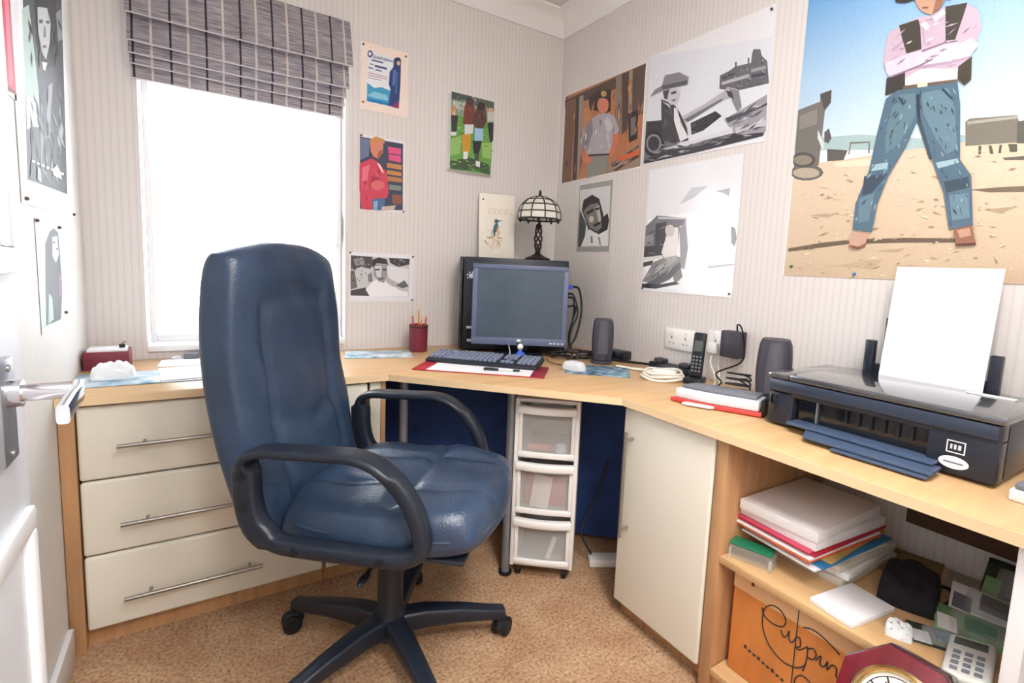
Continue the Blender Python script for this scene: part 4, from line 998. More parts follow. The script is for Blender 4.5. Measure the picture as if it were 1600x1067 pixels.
  ('ddccdb',[(0.246,0.602),(0.296,0.61),(0.335,0.609),(0.383,0.614),(0.413,0.61),(0.421,0.593),(0.363,0.581),(0.329,0.572),(0.267,0.563),(0.254,0.573)]),
  ('e6d7e3',[(0.337,0.587),(0.386,0.59),(0.442,0.606),(0.46,0.584),(0.444,0.563),(0.401,0.562),(0.33,0.569)]),
  ('b59fb3',[(0.326,0.572),(0.401,0.563),(0.444,0.562),(0.442,0.557),(0.402,0.556),(0.327,0.564)]),
  ('b59fb3',[(0.259,0.636),(0.285,0.65),(0.287,0.642),(0.264,0.626)]),
  ('b9a3b5',[(0.327,0.678),(0.331,0.678),(0.343,0.624),(0.338,0.622)]),
  ('eadfe8',[(0.383,0.612),(0.394,0.609),(0.403,0.612),(0.392,0.615)]),
  ('a88fa5',[(0.331,0.685),(0.349,0.68),(0.365,0.68),(0.347,0.685)]),
  ('a88fa5',[(0.276,0.629),(0.287,0.625),(0.297,0.628),(0.285,0.632)]),
  ('9a8298',[(0.419,0.62),(0.43,0.625),(0.438,0.635),(0.427,0.63)]),
  ('a88fa5',[(0.394,0.549),(0.408,0.549),(0.421,0.551),(0.407,0.552)]),
  ('b8a0b4',[(0.361,0.674),(0.372,0.671),(0.38,0.674),(0.369,0.677)]),
  ('a88fa5',[(0.349,0.585),(0.365,0.582),(0.379,0.586),(0.363,0.589)]),
  ('b8a0b4',[(0.373,0.659),(0.382,0.66),(0.39,0.664),(0.381,0.663)]),
  ('b8a0b4',[(0.262,0.607),(0.271,0.608),(0.278,0.613),(0.269,0.612)]),
  ('b8a0b4',[(0.375,0.541),(0.388,0.539),(0.399,0.539),(0.387,0.542)]),
  ('9a8298',[(0.341,0.55),(0.354,0.548),(0.365,0.55),(0.353,0.552)]),
  ('eadfe8',[(0.352,0.668),(0.361,0.665),(0.369,0.667),(0.36,0.67)]),
  ('eadfe8',[(0.295,0.638),(0.304,0.638),(0.31,0.642),(0.302,0.642)]),
  ('9a8298',[(0.38,0.612),(0.388,0.612),(0.394,0.617),(0.385,0.618)]),
  ('b8a0b4',[(0.38,0.652),(0.396,0.65),(0.411,0.653),(0.394,0.655)]),
  ('a88fa5',[(0.44,0.624),(0.447,0.629),(0.453,0.636),(0.446,0.631)]),
  ('9a8298',[(0.374,0.594),(0.385,0.592),(0.394,0.596),(0.383,0.598)]),
  ('a88fa5',[(0.334,0.563),(0.347,0.56),(0.358,0.562),(0.346,0.565)]),
  ('a88fa5',[(0.33,0.526),(0.34,0.525),(0.348,0.527),(0.338,0.529)]),
  ('9a8298',[(0.343,0.58),(0.352,0.576),(0.359,0.579),(0.35,0.583)]),
  ('eadfe8',[(0.34,0.63),(0.353,0.629),(0.362,0.633),(0.35,0.634)]),
  ('b8a0b4',[(0.264,0.661),(0.279,0.668),(0.29,0.68),(0.275,0.673)]),
  ('b8a0b4',[(0.389,0.628),(0.399,0.635),(0.408,0.643),(0.397,0.637)]),
  ('a88fa5',[(0.344,0.617),(0.351,0.619),(0.354,0.625),(0.348,0.623)]),
  ('9a8298',[(0.276,0.588),(0.29,0.592),(0.3,0.602),(0.287,0.597)]),
  ('b8a0b4',[(0.396,0.552),(0.408,0.557),(0.415,0.566),(0.404,0.562)]),
  ('8f788c',[(0.267,0.563),(0.329,0.572),(0.363,0.581),(0.365,0.577),(0.332,0.567),(0.269,0.558)]),
  ('8f788c',[(0.335,0.609),(0.383,0.614),(0.413,0.61),(0.414,0.606),(0.385,0.61),(0.337,0.604)]),
  ('f0e6ee',[(0.325,0.678),(0.336,0.682),(0.348,0.664),(0.339,0.659)]),
  ('f0e6ee',[(0.351,0.686),(0.374,0.698),(0.38,0.687),(0.36,0.672)]),
  ('e3d3df',[(0.303,0.547),(0.34,0.562),(0.421,0.539),(0.423,0.513),(0.305,0.527)]),
  ('6c5f52',[(0.3,0.527),(0.424,0.512),(0.426,0.503),(0.3,0.514)]),
  ('d9d3bd',[(0.334,0.527),(0.358,0.523),(0.359,0.51),(0.336,0.514)]),
  ('557083',[(0.286,0.519),(0.425,0.505),(0.437,0.448),(0.452,0.309),(0.48,0.265),(0.497,0.141),(0.448,0.134),(0.426,0.229),(0.393,0.311),(0.345,0.426),(0.323,0.357),(0.29,0.287),(0.27,0.213),(0.264,0.133),(0.21,0.143),(0.21,0.217),(0.237,0.309),(0.248,0.415),(0.26,0.503)]),
  ('66828f',[(0.294,0.506),(0.334,0.5),(0.339,0.441),(0.308,0.374),(0.276,0.35),(0.27,0.411),(0.28,0.476)]),
  ('6a8796',[(0.347,0.497),(0.408,0.495),(0.427,0.436),(0.443,0.338),(0.421,0.327),(0.392,0.374),(0.356,0.445)]),
  ('3e5161',[(0.334,0.496),(0.342,0.496),(0.352,0.432),(0.392,0.318),(0.385,0.319),(0.346,0.422)]),
  ('9fc0c8',[(0.243,0.325),(0.286,0.326),(0.285,0.309),(0.244,0.307)]),
  ('9fc0c8',[(0.4,0.309),(0.446,0.313),(0.451,0.302),(0.407,0.293)]),
  ('40505f',[(0.226,0.295),(0.289,0.295),(0.252,0.245),(0.226,0.24)]),
  ('6a8796',[(0.219,0.232),(0.259,0.245),(0.253,0.167),(0.223,0.16)]),
  ('40505f',[(0.423,0.257),(0.474,0.265),(0.48,0.237),(0.432,0.228)]),
  ('6f8d9c',[(0.439,0.221),(0.479,0.224),(0.488,0.162),(0.452,0.157)]),
  ('8fb0bc',[(0.263,0.295),(0.259,0.291),(0.258,0.285),(0.261,0.289)]),
  ('3a4b5c',[(0.291,0.467),(0.284,0.458),(0.281,0.446),(0.288,0.455)]),
  ('3a4b5c',[(0.293,0.495),(0.287,0.489),(0.283,0.48),(0.289,0.486)]),
  ('8fb0bc',[(0.325,0.417),(0.319,0.407),(0.316,0.395),(0.322,0.405)]),
  ('8fb0bc',[(0.323,0.475),(0.32,0.469),(0.322,0.461),(0.325,0.467)]),
  ('3a4b5c',[(0.293,0.32),(0.29,0.314),(0.29,0.306),(0.293,0.312)]),
  ('3a4b5c',[(0.299,0.46),(0.29,0.453),(0.285,0.441),(0.294,0.448)]),
  ('3a4b5c',[(0.306,0.438),(0.3,0.432),(0.296,0.424),(0.302,0.43)]),
  ('4a6274',[(0.283,0.282),(0.279,0.275),(0.278,0.267),(0.282,0.274)]),
  ('4a6274',[(0.265,0.309),(0.259,0.298),(0.256,0.285),(0.262,0.296)]),
  ('3f5263',[(0.267,0.293),(0.264,0.288),(0.266,0.281),(0.269,0.286)]),
  ('3f5263',[(0.259,0.43),(0.255,0.423),(0.256,0.414),(0.26,0.421)]),
  ('3f5263',[(0.285,0.498),(0.279,0.492),(0.278,0.483),(0.283,0.489)]),
  ('3a4b5c',[(0.29,0.418),(0.284,0.41),(0.283,0.399),(0.289,0.407)]),
  ('3f5263',[(0.276,0.301),(0.273,0.294),(0.273,0.284),(0.276,0.292)]),
  ('4a6274',[(0.327,0.412),(0.322,0.409),(0.321,0.403),(0.326,0.405)]),
  ('3a4b5c',[(0.317,0.427),(0.314,0.419),(0.315,0.409),(0.318,0.417)]),
  ('4a6274',[(0.302,0.437),(0.294,0.428),(0.288,0.417),(0.296,0.426)]),
  ('3f5263',[(0.276,0.454),(0.269,0.446),(0.263,0.436),(0.271,0.444)]),
  ('8fb0bc',[(0.265,0.215),(0.262,0.204),(0.264,0.192),(0.267,0.203)]),
  ('8fb0bc',[(0.256,0.226),(0.253,0.218),(0.253,0.209),(0.257,0.217)]),
  ('8fb0bc',[(0.289,0.312),(0.281,0.306),(0.275,0.297),(0.283,0.304)]),
  ('3f5263',[(0.274,0.415),(0.271,0.408),(0.271,0.401),(0.273,0.407)]),
  ('8fb0bc',[(0.272,0.449),(0.266,0.443),(0.262,0.436),(0.268,0.442)]),
  ('8fb0bc',[(0.306,0.455),(0.302,0.446),(0.302,0.434),(0.306,0.444)]),
  ('8fb0bc',[(0.218,0.18),(0.215,0.173),(0.217,0.166),(0.221,0.172)]),
  ('3a4b5c',[(0.311,0.49),(0.308,0.485),(0.31,0.477),(0.313,0.482)]),
  ('3a4b5c',[(0.241,0.229),(0.231,0.222),(0.226,0.21),(0.236,0.218)]),
  ('8fb0bc',[(0.281,0.312),(0.277,0.301),(0.276,0.289),(0.28,0.3)]),
  ('3a4b5c',[(0.304,0.5),(0.303,0.491),(0.304,0.481),(0.305,0.49)]),
  ('8fb0bc',[(0.28,0.337),(0.278,0.332),(0.279,0.325),(0.282,0.33)]),
  ('3a4b5c',[(0.287,0.387),(0.285,0.379),(0.285,0.37),(0.288,0.378)]),
  ('8fb0bc',[(0.308,0.375),(0.306,0.368),(0.308,0.36),(0.31,0.367)]),
  ('3f5263',[(0.285,0.501),(0.28,0.499),(0.278,0.493),(0.283,0.495)]),
  ('3a4b5c',[(0.275,0.261),(0.271,0.255),(0.27,0.247),(0.274,0.253)]),
  ('3f5263',[(0.316,0.429),(0.314,0.424),(0.315,0.418),(0.317,0.423)]),
  ('4a6274',[(0.254,0.328),(0.247,0.321),(0.242,0.31),(0.25,0.318)]),
  ('4a6274',[(0.304,0.497),(0.301,0.492),(0.304,0.485),(0.306,0.49)]),
  ('8fb0bc',[(0.326,0.383),(0.322,0.38),(0.32,0.375),(0.324,0.378)]),
  ('4a6274',[(0.224,0.242),(0.219,0.239),(0.217,0.233),(0.222,0.237)]),
  ('8fb0bc',[(0.321,0.423),(0.318,0.417),(0.32,0.408),(0.322,0.415)]),
  ('8fb0bc',[(0.246,0.302),(0.237,0.297),(0.233,0.287),(0.242,0.292)]),
  ('8fb0bc',[(0.285,0.278),(0.28,0.274),(0.277,0.268),(0.282,0.272)]),
  ('3f5263',[(0.286,0.407),(0.282,0.397),(0.283,0.385),(0.287,0.395)]),
  ('8fb0bc',[(0.369,0.486),(0.371,0.479),(0.374,0.472),(0.373,0.479)]),
  ('3f5263',[(0.417,0.407),(0.415,0.402),(0.417,0.396),(0.419,0.401)]),
  ('3f5263',[(0.376,0.459),(0.378,0.451),(0.383,0.445),(0.381,0.453)]),
  ('8fb0bc',[(0.461,0.196),(0.46,0.19),(0.462,0.184),(0.463,0.19)]),
  ('3f5263',[(0.405,0.45),(0.405,0.444),(0.409,0.438),(0.409,0.444)]),
  ('3f5263',[(0.435,0.397),(0.435,0.39),(0.437,0.383),(0.438,0.389)]),
  ('3a4b5c',[(0.392,0.464),(0.397,0.452),(0.403,0.44),(0.399,0.452)]),
  ('3a4b5c',[(0.427,0.275),(0.426,0.269),(0.43,0.262),(0.43,0.269)]),
  ('3f5263',[(0.395,0.445),(0.396,0.437),(0.399,0.429),(0.399,0.437)]),
  ('3f5263',[(0.418,0.445),(0.422,0.432),(0.428,0.421),(0.425,0.433)]),
  ('8fb0bc',[(0.452,0.285),(0.454,0.277),(0.459,0.27),(0.456,0.278)]),
  ('3a4b5c',[(0.389,0.401),(0.39,0.394),(0.395,0.387),(0.394,0.395)]),
  ('4a6274',[(0.38,0.451),(0.381,0.444),(0.385,0.438),(0.384,0.445)]),
  ('3a4b5c',[(0.349,0.468),(0.349,0.46),(0.352,0.451),(0.352,0.459)]),
  ('4a6274',[(0.4,0.441),(0.4,0.435),(0.401,0.428),(0.402,0.434)]),
  ('3f5263',[(0.448,0.158),(0.449,0.148),(0.453,0.138),(0.452,0.148)]),
  ('4a6274',[(0.429,0.235),(0.433,0.221),(0.44,0.208),(0.436,0.222)]),
  ('8fb0bc',[(0.408,0.337),(0.411,0.328),(0.417,0.32),(0.414,0.329)]),
  ('3f5263',[(0.349,0.434),(0.351,0.427),(0.356,0.42),(0.353,0.428)]),
  ('4a6274',[(0.448,0.224),(0.449,0.214),(0.451,0.205),(0.451,0.214)]),
  ('4a6274',[(0.393,0.347),(0.393,0.339),(0.395,0.331),(0.396,0.338)]),
  ('3a4b5c',[(0.44,0.265),(0.444,0.252),(0.451,0.24),(0.447,0.254)]),
  ('3f5263',[(0.418,0.446),(0.42,0.435),(0.426,0.425),(0.424,0.436)]),
  ('8fb0bc',[(0.416,0.493),(0.42,0.482),(0.427,0.472),(0.423,0.483)]),
  ('3f5263',[(0.464,0.193),(0.467,0.181),(0.472,0.168),(0.469,0.181)]),
  ('3f5263',[(0.345,0.507),(0.345,0.494),(0.348,0.481),(0.348,0.494)]),
  ('8fb0bc',[(0.419,0.375),(0.419,0.368),(0.421,0.36),(0.421,0.367)]),
  ('8fb0bc',[(0.439,0.354),(0.44,0.341),(0.445,0.328),(0.444,0.341)]),
  ('3a4b5c',[(0.363,0.472),(0.364,0.463),(0.369,0.455),(0.368,0.464)]),
  ('3f5263',[(0.44,0.333),(0.443,0.325),(0.448,0.319),(0.446,0.327)]),
  ('3f5263',[(0.373,0.456),(0.373,0.45),(0.375,0.445),(0.375,0.45)]),
  ('3f5263',[(0.416,0.355),(0.417,0.346),(0.42,0.337),(0.419,0.346)]),
  ('3f5263',[(0.414,0.297),(0.415,0.286),(0.419,0.275),(0.418,0.286)]),
  ('3f5263',[(0.45,0.189),(0.454,0.178),(0.462,0.17),(0.458,0.181)]),
  ('3a4b5c',[(0.428,0.391),(0.43,0.385),(0.433,0.38),(0.432,0.385)]),
  ('8fb0bc',[(0.467,0.213),(0.465,0.207),(0.468,0.2),(0.469,0.206)]),
  ('4a6274',[(0.458,0.272),(0.457,0.261),(0.461,0.25),(0.462,0.26)]),
  ('8fb0bc',[(0.471,0.25),(0.473,0.243),(0.477,0.237),(0.475,0.244)]),
  ('3f5263',[(0.386,0.368),(0.389,0.361),(0.394,0.355),(0.392,0.362)]),
  ('3f5263',[(0.398,0.377),(0.403,0.367),(0.409,0.359),(0.405,0.368)]),
  ('8fb0bc',[(0.42,0.399),(0.423,0.391),(0.428,0.385),(0.425,0.392)]),
  ('3a4b5c',[(0.473,0.223),(0.475,0.216),(0.48,0.21),(0.477,0.217)]),
  ('4a6274',[(0.442,0.311),(0.441,0.304),(0.443,0.296),(0.444,0.303)]),
  ('3f5263',[(0.437,0.433),(0.436,0.428),(0.437,0.422),(0.438,0.427)]),
  ('33424f',[(0.338,0.495),(0.343,0.496),(0.35,0.432),(0.345,0.433)]),
  ('33424f',[(0.396,0.497),(0.421,0.465),(0.419,0.463),(0.393,0.495)]),
  ('33424f',[(0.296,0.5),(0.31,0.477),(0.307,0.475),(0.292,0.498)]),
  ('c9a48f',[(0.207,0.135),(0.254,0.132),(0.252,0.102),(0.233,0.088),(0.205,0.096)]),
  ('8f5a45',[(0.207,0.098),(0.232,0.092),(0.254,0.103),(0.253,0.097),(0.232,0.084),(0.206,0.091)]),
  ('9a6a55',[(0.458,0.134),(0.494,0.143),(0.509,0.095),(0.468,0.094)]),
  ('c79c84',[(0.466,0.131),(0.491,0.137),(0.497,0.117),(0.474,0.112)]),
  ('5d3d33',[(0.466,0.097),(0.508,0.099),(0.508,0.093),(0.468,0.091)])]),
'porch':('r',-0.037,-0.632,1.588,2.031,[
  ('b87a55',[(0.013,0),(0.006,0.441),(0.586,0.44),(0.591,0.008)]),
  ('5a463f',[(0.001,0.424),(0.584,0.438),(0.583,0.381),(0.273,0.382),(0.005,0.381)]),
  ('7a5a48',[(0.011,0.409),(0.097,0.413),(0.086,0),(0.007,0)]),
  ('3f3434',[(0.097,0.413),(0.125,0.412),(0.136,0.004),(0.1,0.002)]),
  ('9a8f88',[(0.125,0.412),(0.159,0.413),(0.171,0.006),(0.14,0.004)]),
  ('c88a58',[(0.169,0.344),(0.241,0.34),(0.216,0.197),(0.16,0.137),(0.175,0.005),(0.156,0.005)]),
  ('3a2f30',[(0.199,0.389),(0.271,0.405),(0.368,0.386),(0.371,0.288),(0.334,0.283),(0.28,0.309),(0.214,0.329)]),
  ('8b7a6c',[(0.396,0.437),(0.436,0.436),(0.459,0.185),(0.429,0.159),(0.41,0.227)]),
  ('54423a',[(0.436,0.436),(0.483,0.434),(0.498,0.188),(0.461,0.164)]),
  ('a88f7a',[(0.483,0.434),(0.506,0.434),(0.52,0.174),(0.5,0.172)]),
  ('5d4b44',[(0.506,0.434),(0.581,0.439),(0.589,0.231),(0.518,0.226)]),
  ('2f2828',[(0.493,0.25),(0.557,0.253),(0.563,0.13),(0.509,0.122)]),
  ('75706f',[(0.512,0.227),(0.545,0.23),(0.547,0.153),(0.519,0.148)]),
  ('9c8a7a',[(0.39,0.046),(0.573,0.113),(0.59,0.01),(0.376,0.01)]),
  ('453b38',[(0.398,0.045),(0.574,0.102),(0.575,0.092),(0.405,0.028)]),
  ('453b38',[(0.413,0.016),(0.581,0.066),(0.582,0.05),(0.435,0.008)]),
  ('4a3833',[(0.33,0.176),(0.323,0.157),(0.324,0.137),(0.33,0.156)]),
  ('9d6544',[(0.334,0.202),(0.326,0.164),(0.327,0.125),(0.335,0.162)]),
  ('6d4a3a',[(0.066,0.145),(0.06,0.108),(0.065,0.069),(0.071,0.106)]),
  ('c98a5c',[(0.292,0.32),(0.28,0.281),(0.279,0.238),(0.292,0.277)]),
  ('c98a5c',[(0.55,0.186),(0.543,0.171),(0.547,0.152),(0.554,0.168)]),
  ('d69a68',[(0.325,0.216),(0.318,0.184),(0.317,0.15),(0.325,0.182)]),
  ('d69a68',[(0.246,0.366),(0.236,0.334),(0.234,0.299),(0.244,0.332)]),
  ('6d4a3a',[(0.232,0.367),(0.223,0.332),(0.222,0.295),(0.231,0.33)]),
  ('6d4a3a',[(0.512,0.259),(0.505,0.24),(0.508,0.219),(0.515,0.238)]),
  ('4a3833',[(0.159,0.237),(0.15,0.216),(0.15,0.192),(0.158,0.213)]),
  ('4a3833',[(0.246,0.211),(0.242,0.183),(0.246,0.152),(0.25,0.181)]),
  ('6d4a3a',[(0.322,0.159),(0.309,0.139),(0.313,0.115),(0.325,0.135)]),
  ('9d6544',[(0.56,0.294),(0.553,0.263),(0.559,0.228),(0.566,0.259)]),
  ('9d6544',[(0.492,0.395),(0.483,0.371),(0.482,0.343),(0.491,0.368)]),
  ('c98a5c',[(0.247,0.132),(0.235,0.101),(0.233,0.066),(0.244,0.098)]),
  ('d69a68',[(0.337,0.278),(0.33,0.246),(0.333,0.211),(0.34,0.243)]),
  ('6d4a3a',[(0.309,0.207),(0.302,0.183),(0.309,0.156),(0.317,0.18)]),
  ('9d6544',[(0.438,0.386),(0.431,0.366),(0.436,0.343),(0.443,0.363)]),
  ('9d6544',[(0.122,0.084),(0.113,0.061),(0.117,0.036),(0.125,0.059)]),
  ('6d4a3a',[(0.384,0.204),(0.368,0.167),(0.366,0.126),(0.382,0.163)]),
  ('9d6544',[(0.408,0.317),(0.404,0.285),(0.407,0.251),(0.412,0.283)]),
  ('4a3833',[(0.564,0.2),(0.557,0.178),(0.556,0.153),(0.563,0.176)]),
  ('c98a5c',[(0.509,0.141),(0.503,0.112),(0.504,0.08),(0.51,0.11)]),
  ('4a3833',[(0.444,0.297),(0.439,0.273),(0.442,0.246),(0.447,0.27)]),
  ('4a3833',[(0.235,0.186),(0.221,0.154),(0.222,0.118),(0.237,0.15)]),
  ('4a3833',[(0.404,0.264),(0.399,0.234),(0.405,0.201),(0.409,0.232)]),
  ('c98a5c',[(0.584,0.285),(0.575,0.257),(0.574,0.225),(0.583,0.254)]),
  ('c98a5c',[(0.565,0.211),(0.558,0.194),(0.56,0.175),(0.567,0.192)]),
  ('d69a68',[(0.348,0.164),(0.341,0.128),(0.341,0.091),(0.348,0.127)]),
  ('9d6544',[(0.294,0.17),(0.283,0.142),(0.282,0.111),(0.294,0.139)]),
  ('4a3833',[(0.434,0.32),(0.425,0.299),(0.426,0.274),(0.435,0.295)]),
  ('4a3833',[(0.329,0.305),(0.321,0.28),(0.325,0.252),(0.334,0.277)]),
  ('6d4a3a',[(0.393,0.376),(0.386,0.352),(0.389,0.326),(0.395,0.349)]),
  ('4a3833',[(0.5,0.4),(0.491,0.367),(0.488,0.332),(0.497,0.365)]),
  ('4a3833',[(0.509,0.297),(0.502,0.277),(0.502,0.254),(0.509,0.274)]),
  ('9d6544',[(0.508,0.364),(0.501,0.35),(0.502,0.334),(0.509,0.347)]),
  ('d69a68',[(0.493,0.395),(0.486,0.362),(0.492,0.325),(0.499,0.358)]),
  ('6d4a3a',[(0.489,0.223),(0.485,0.186),(0.49,0.146),(0.494,0.184)]),
  ('c98a5c',[(0.356,0.295),(0.346,0.265),(0.349,0.23),(0.36,0.261)]),
  ('c98a5c',[(0.319,0.39),(0.309,0.355),(0.313,0.315),(0.323,0.351)]),
  ('4a3833',[(0.045,0.117),(0.037,0.096),(0.045,0.072),(0.053,0.093)]),
  ('d69a68',[(0.437,0.287),(0.428,0.258),(0.432,0.226),(0.441,0.255)]),
  ('c98a5c',[(0.311,0.12),(0.3,0.081),(0.295,0.039),(0.306,0.079)]),
  ('d69a68',[(0.166,0.16),(0.158,0.129),(0.16,0.096),(0.168,0.127)]),
  ('4a3833',[(0.277,0.184),(0.268,0.168),(0.275,0.148),(0.283,0.164)]),
  ('c98a5c',[(0.093,0.353),(0.085,0.326),(0.089,0.296),(0.096,0.323)]),
  ('b9a796',[(0.391,0.035),(0.433,0.045),(0.47,0.059),(0.43,0.049)]),
  ('c9683c',[(0.426,0.049),(0.452,0.053),(0.473,0.063),(0.448,0.058)]),
  ('3a302d',[(0.5,0.056),(0.522,0.062),(0.539,0.072),(0.517,0.066)]),
  ('c9683c',[(0.496,0.029),(0.531,0.037),(0.559,0.051),(0.525,0.043)]),
  ('c9683c',[(0.478,0.02),(0.51,0.03),(0.536,0.044),(0.505,0.034)]),
  ('3a302d',[(0.432,0.043),(0.471,0.05),(0.503,0.062),(0.465,0.056)]),
  ('3a302d',[(0.492,0.045),(0.516,0.053),(0.535,0.064),(0.512,0.057)]),
  ('b9a796',[(0.468,0.028),(0.501,0.033),(0.529,0.044),(0.496,0.039)]),
  ('c9683c',[(0.462,0.058),(0.487,0.064),(0.509,0.072),(0.485,0.066)]),
  ('c9683c',[(0.527,0.079),(0.551,0.084),(0.568,0.094),(0.545,0.089)]),
  ('3a302d',[(0.507,0.028),(0.54,0.041),(0.569,0.057),(0.537,0.044)]),
  ('3a302d',[(0.454,0.044),(0.483,0.05),(0.508,0.061),(0.48,0.054)]),
  ('b9a796',[(0.418,0.016),(0.455,0.027),(0.484,0.043),(0.449,0.032)]),
  ('b9a796',[(0.432,0.043),(0.473,0.052),(0.508,0.067),(0.467,0.058)]),
  ('3a302d',[(0.518,0.063),(0.539,0.068),(0.555,0.076),(0.534,0.072)]),
  ('3a302d',[(0.416,0.027),(0.443,0.033),(0.462,0.046),(0.436,0.04)]),
  ('d9683c',[(0.446,0.071),(0.579,0.079),(0.581,0.058),(0.448,0.047)]),
  ('8d8f86',[(0.223,0.113),(0.382,0.093),(0.369,0.01),(0.222,0)]),
  ('b3acb2',[(0.192,0.259),(0.236,0.284),(0.29,0.293),(0.36,0.282),(0.404,0.258),(0.443,0.188),(0.401,0.142),(0.382,0.091),(0.224,0.111),(0.162,0.16),(0.149,0.197)]),
  ('8f8890',[(0.192,0.259),(0.236,0.284),(0.251,0.225),(0.22,0.15),(0.203,0.13),(0.162,0.16)]),
  ('cdc8cb',[(0.328,0.254),(0.371,0.256),(0.395,0.208),(0.36,0.193)]),
  ('857e86',[(0.208,0.201),(0.191,0.177),(0.186,0.149),(0.202,0.173)]),
  ('857e86',[(0.304,0.217),(0.284,0.206),(0.282,0.188),(0.301,0.199)]),
  ('c9c3c8',[(0.235,0.146),(0.226,0.132),(0.234,0.114),(0.243,0.129)]),
  ('857e86',[(0.212,0.191),(0.208,0.18),(0.213,0.167),(0.217,0.178)]),
  ('948d95',[(0.409,0.222),(0.394,0.2),(0.394,0.173),(0.41,0.195)]),
  ('d6d1d4',[(0.201,0.21),(0.192,0.198),(0.191,0.183),(0.2,0.195)]),
  ('857e86',[(0.308,0.265),(0.298,0.253),(0.304,0.236),(0.314,0.248)]),
  ('d6d1d4',[(0.193,0.17),(0.193,0.153),(0.202,0.135),(0.201,0.152)]),
  ('d6d1d4',[(0.19,0.23),(0.188,0.21),(0.201,0.188),(0.204,0.208)]),
  ('d6d1d4',[(0.297,0.22),(0.29,0.2),(0.292,0.178),(0.299,0.198)]),
  ('d6d1d4',[(0.283,0.227),(0.27,0.211),(0.27,0.19),(0.284,0.206)]),
  ('d6d1d4',[(0.357,0.194),(0.356,0.171),(0.373,0.146),(0.373,0.169)]),
  ('d6d1d4',[(0.27,0.226),(0.266,0.207),(0.269,0.185),(0.273,0.205)]),
  ('c9c3c8',[(0.328,0.145),(0.311,0.139),(0.309,0.125),(0.327,0.131)]),
  ('857e86',[(0.299,0.277),(0.297,0.254),(0.306,0.23),(0.308,0.252)]),
  ('d6d1d4',[(0.374,0.151),(0.374,0.129),(0.383,0.106),(0.383,0.128)]),
  ('d6d1d4',[(0.353,0.269),(0.348,0.252),(0.356,0.231),(0.361,0.249)]),
  ('c9c3c8',[(0.366,0.194),(0.36,0.177),(0.363,0.157),(0.368,0.175)]),
  ('d07a5c',[(0.172,0.158),(0.214,0.117),(0.262,0.098),(0.246,0.068),(0.198,0.075),(0.165,0.124)]),
  ('d07a5c',[(0.398,0.181),(0.441,0.173),(0.44,0.13),(0.407,0.076),(0.377,0.092),(0.402,0.137)]),
  ('d98468',[(0.359,0.318),(0.356,0.302),(0.346,0.291),(0.33,0.287),(0.311,0.291),(0.293,0.302),(0.279,0.319),(0.273,0.338),(0.276,0.354),(0.287,0.366),(0.304,0.369),(0.323,0.365),(0.34,0.353),(0.353,0.336)]),
  ('3b3132',[(0.265,0.367),(0.272,0.39),(0.311,0.395),(0.352,0.37),(0.36,0.339),(0.314,0.361)]),
  ('c9a25a',[(0.338,0.374),(0.337,0.368),(0.331,0.365),(0.323,0.364),(0.314,0.366),(0.305,0.371),(0.299,0.377),(0.296,0.384),(0.297,0.39),(0.303,0.394),(0.311,0.394),(0.321,0.392),(0.329,0.387),(0.336,0.381)]),
  ('41383b',[(0.227,0.115),(0.382,0.095),(0.383,0.087),(0.228,0.103)])]),
'car':('r',-0.648,-1.226,1.6,2.045,[
  ('e4e7ef',[(0,0),(0,0.445),(0.573,0.339),(0.578,0.01)]),
  ('6d6c74',[(0.368,0.27),(0.406,0.275),(0.43,0.283),(0.496,0.278),(0.497,0.308),(0.501,0.321),(0.528,0.313),(0.536,0.289),(0.559,0.265),(0.573,0.189),(0.449,0.196),(0.37,0.222)]),
  ('b9b9c0',[(0.378,0.244),(0.492,0.242),(0.495,0.23),(0.38,0.233)]),
  ('a2a2aa',[(0.499,0.256),(0.556,0.252),(0.557,0.24),(0.5,0.244)]),
  ('45444c',[(0.381,0.259),(0.432,0.262),(0.433,0.256),(0.382,0.252)]),
  ('45444c',[(0.503,0.235),(0.558,0.229),(0.559,0.221),(0.504,0.225)]),
  ('45444c',[(0.43,0.3),(0.436,0.298),(0.438,0.279),(0.432,0.28)]),
  ('45444c',[(0.481,0.299),(0.487,0.297),(0.489,0.279),(0.483,0.28)]),
  ('77757d',[(0,0.004),(0,0.132),(0.104,0.086),(0.222,0.047),(0.442,0.06),(0.578,0.058),(0.571,0.019)]),
  ('3c3b42',[(0,0.181),(0.089,0.168),(0.111,0.085),(0,0.13)]),
  ('a3a2aa',[(0.402,0.106),(0.57,0.154),(0.578,0.03),(0.454,0.04)]),
  ('c9c9cf',[(0.452,0.067),(0.578,0.07),(0.578,0.05),(0.459,0.045)]),
  ('56555d',[(0.407,0.11),(0.573,0.126),(0.574,0.118),(0.419,0.09)]),
  ('3e3d44',[(0.245,0.125),(0.361,0.145),(0.391,0.121),(0.312,0.085),(0.255,0.078)]),
  ('2f2e34',[(0.116,0.07),(0.112,0.047),(0.097,0.03),(0.072,0.023),(0.044,0.028),(0.016,0.043),(0,0.066),(0,0.092),(0,0.115),(0.008,0.132),(0.033,0.138),(0.062,0.132),(0.089,0.117),(0.108,0.094)]),
  ('8d8c93',[(0.097,0.073),(0.095,0.056),(0.084,0.045),(0.067,0.04),(0.047,0.043),(0.028,0.053),(0.013,0.07),(0.007,0.088),(0.01,0.105),(0.022,0.117),(0.039,0.121),(0.059,0.117),(0.078,0.107),(0.091,0.091)]),
  ('3a3940',[(0.086,0.075),(0.084,0.062),(0.076,0.053),(0.063,0.049),(0.048,0.051),(0.034,0.059),(0.023,0.072),(0.019,0.086),(0.021,0.099),(0.029,0.108),(0.043,0.112),(0.058,0.109),(0.072,0.101),(0.082,0.089)]),
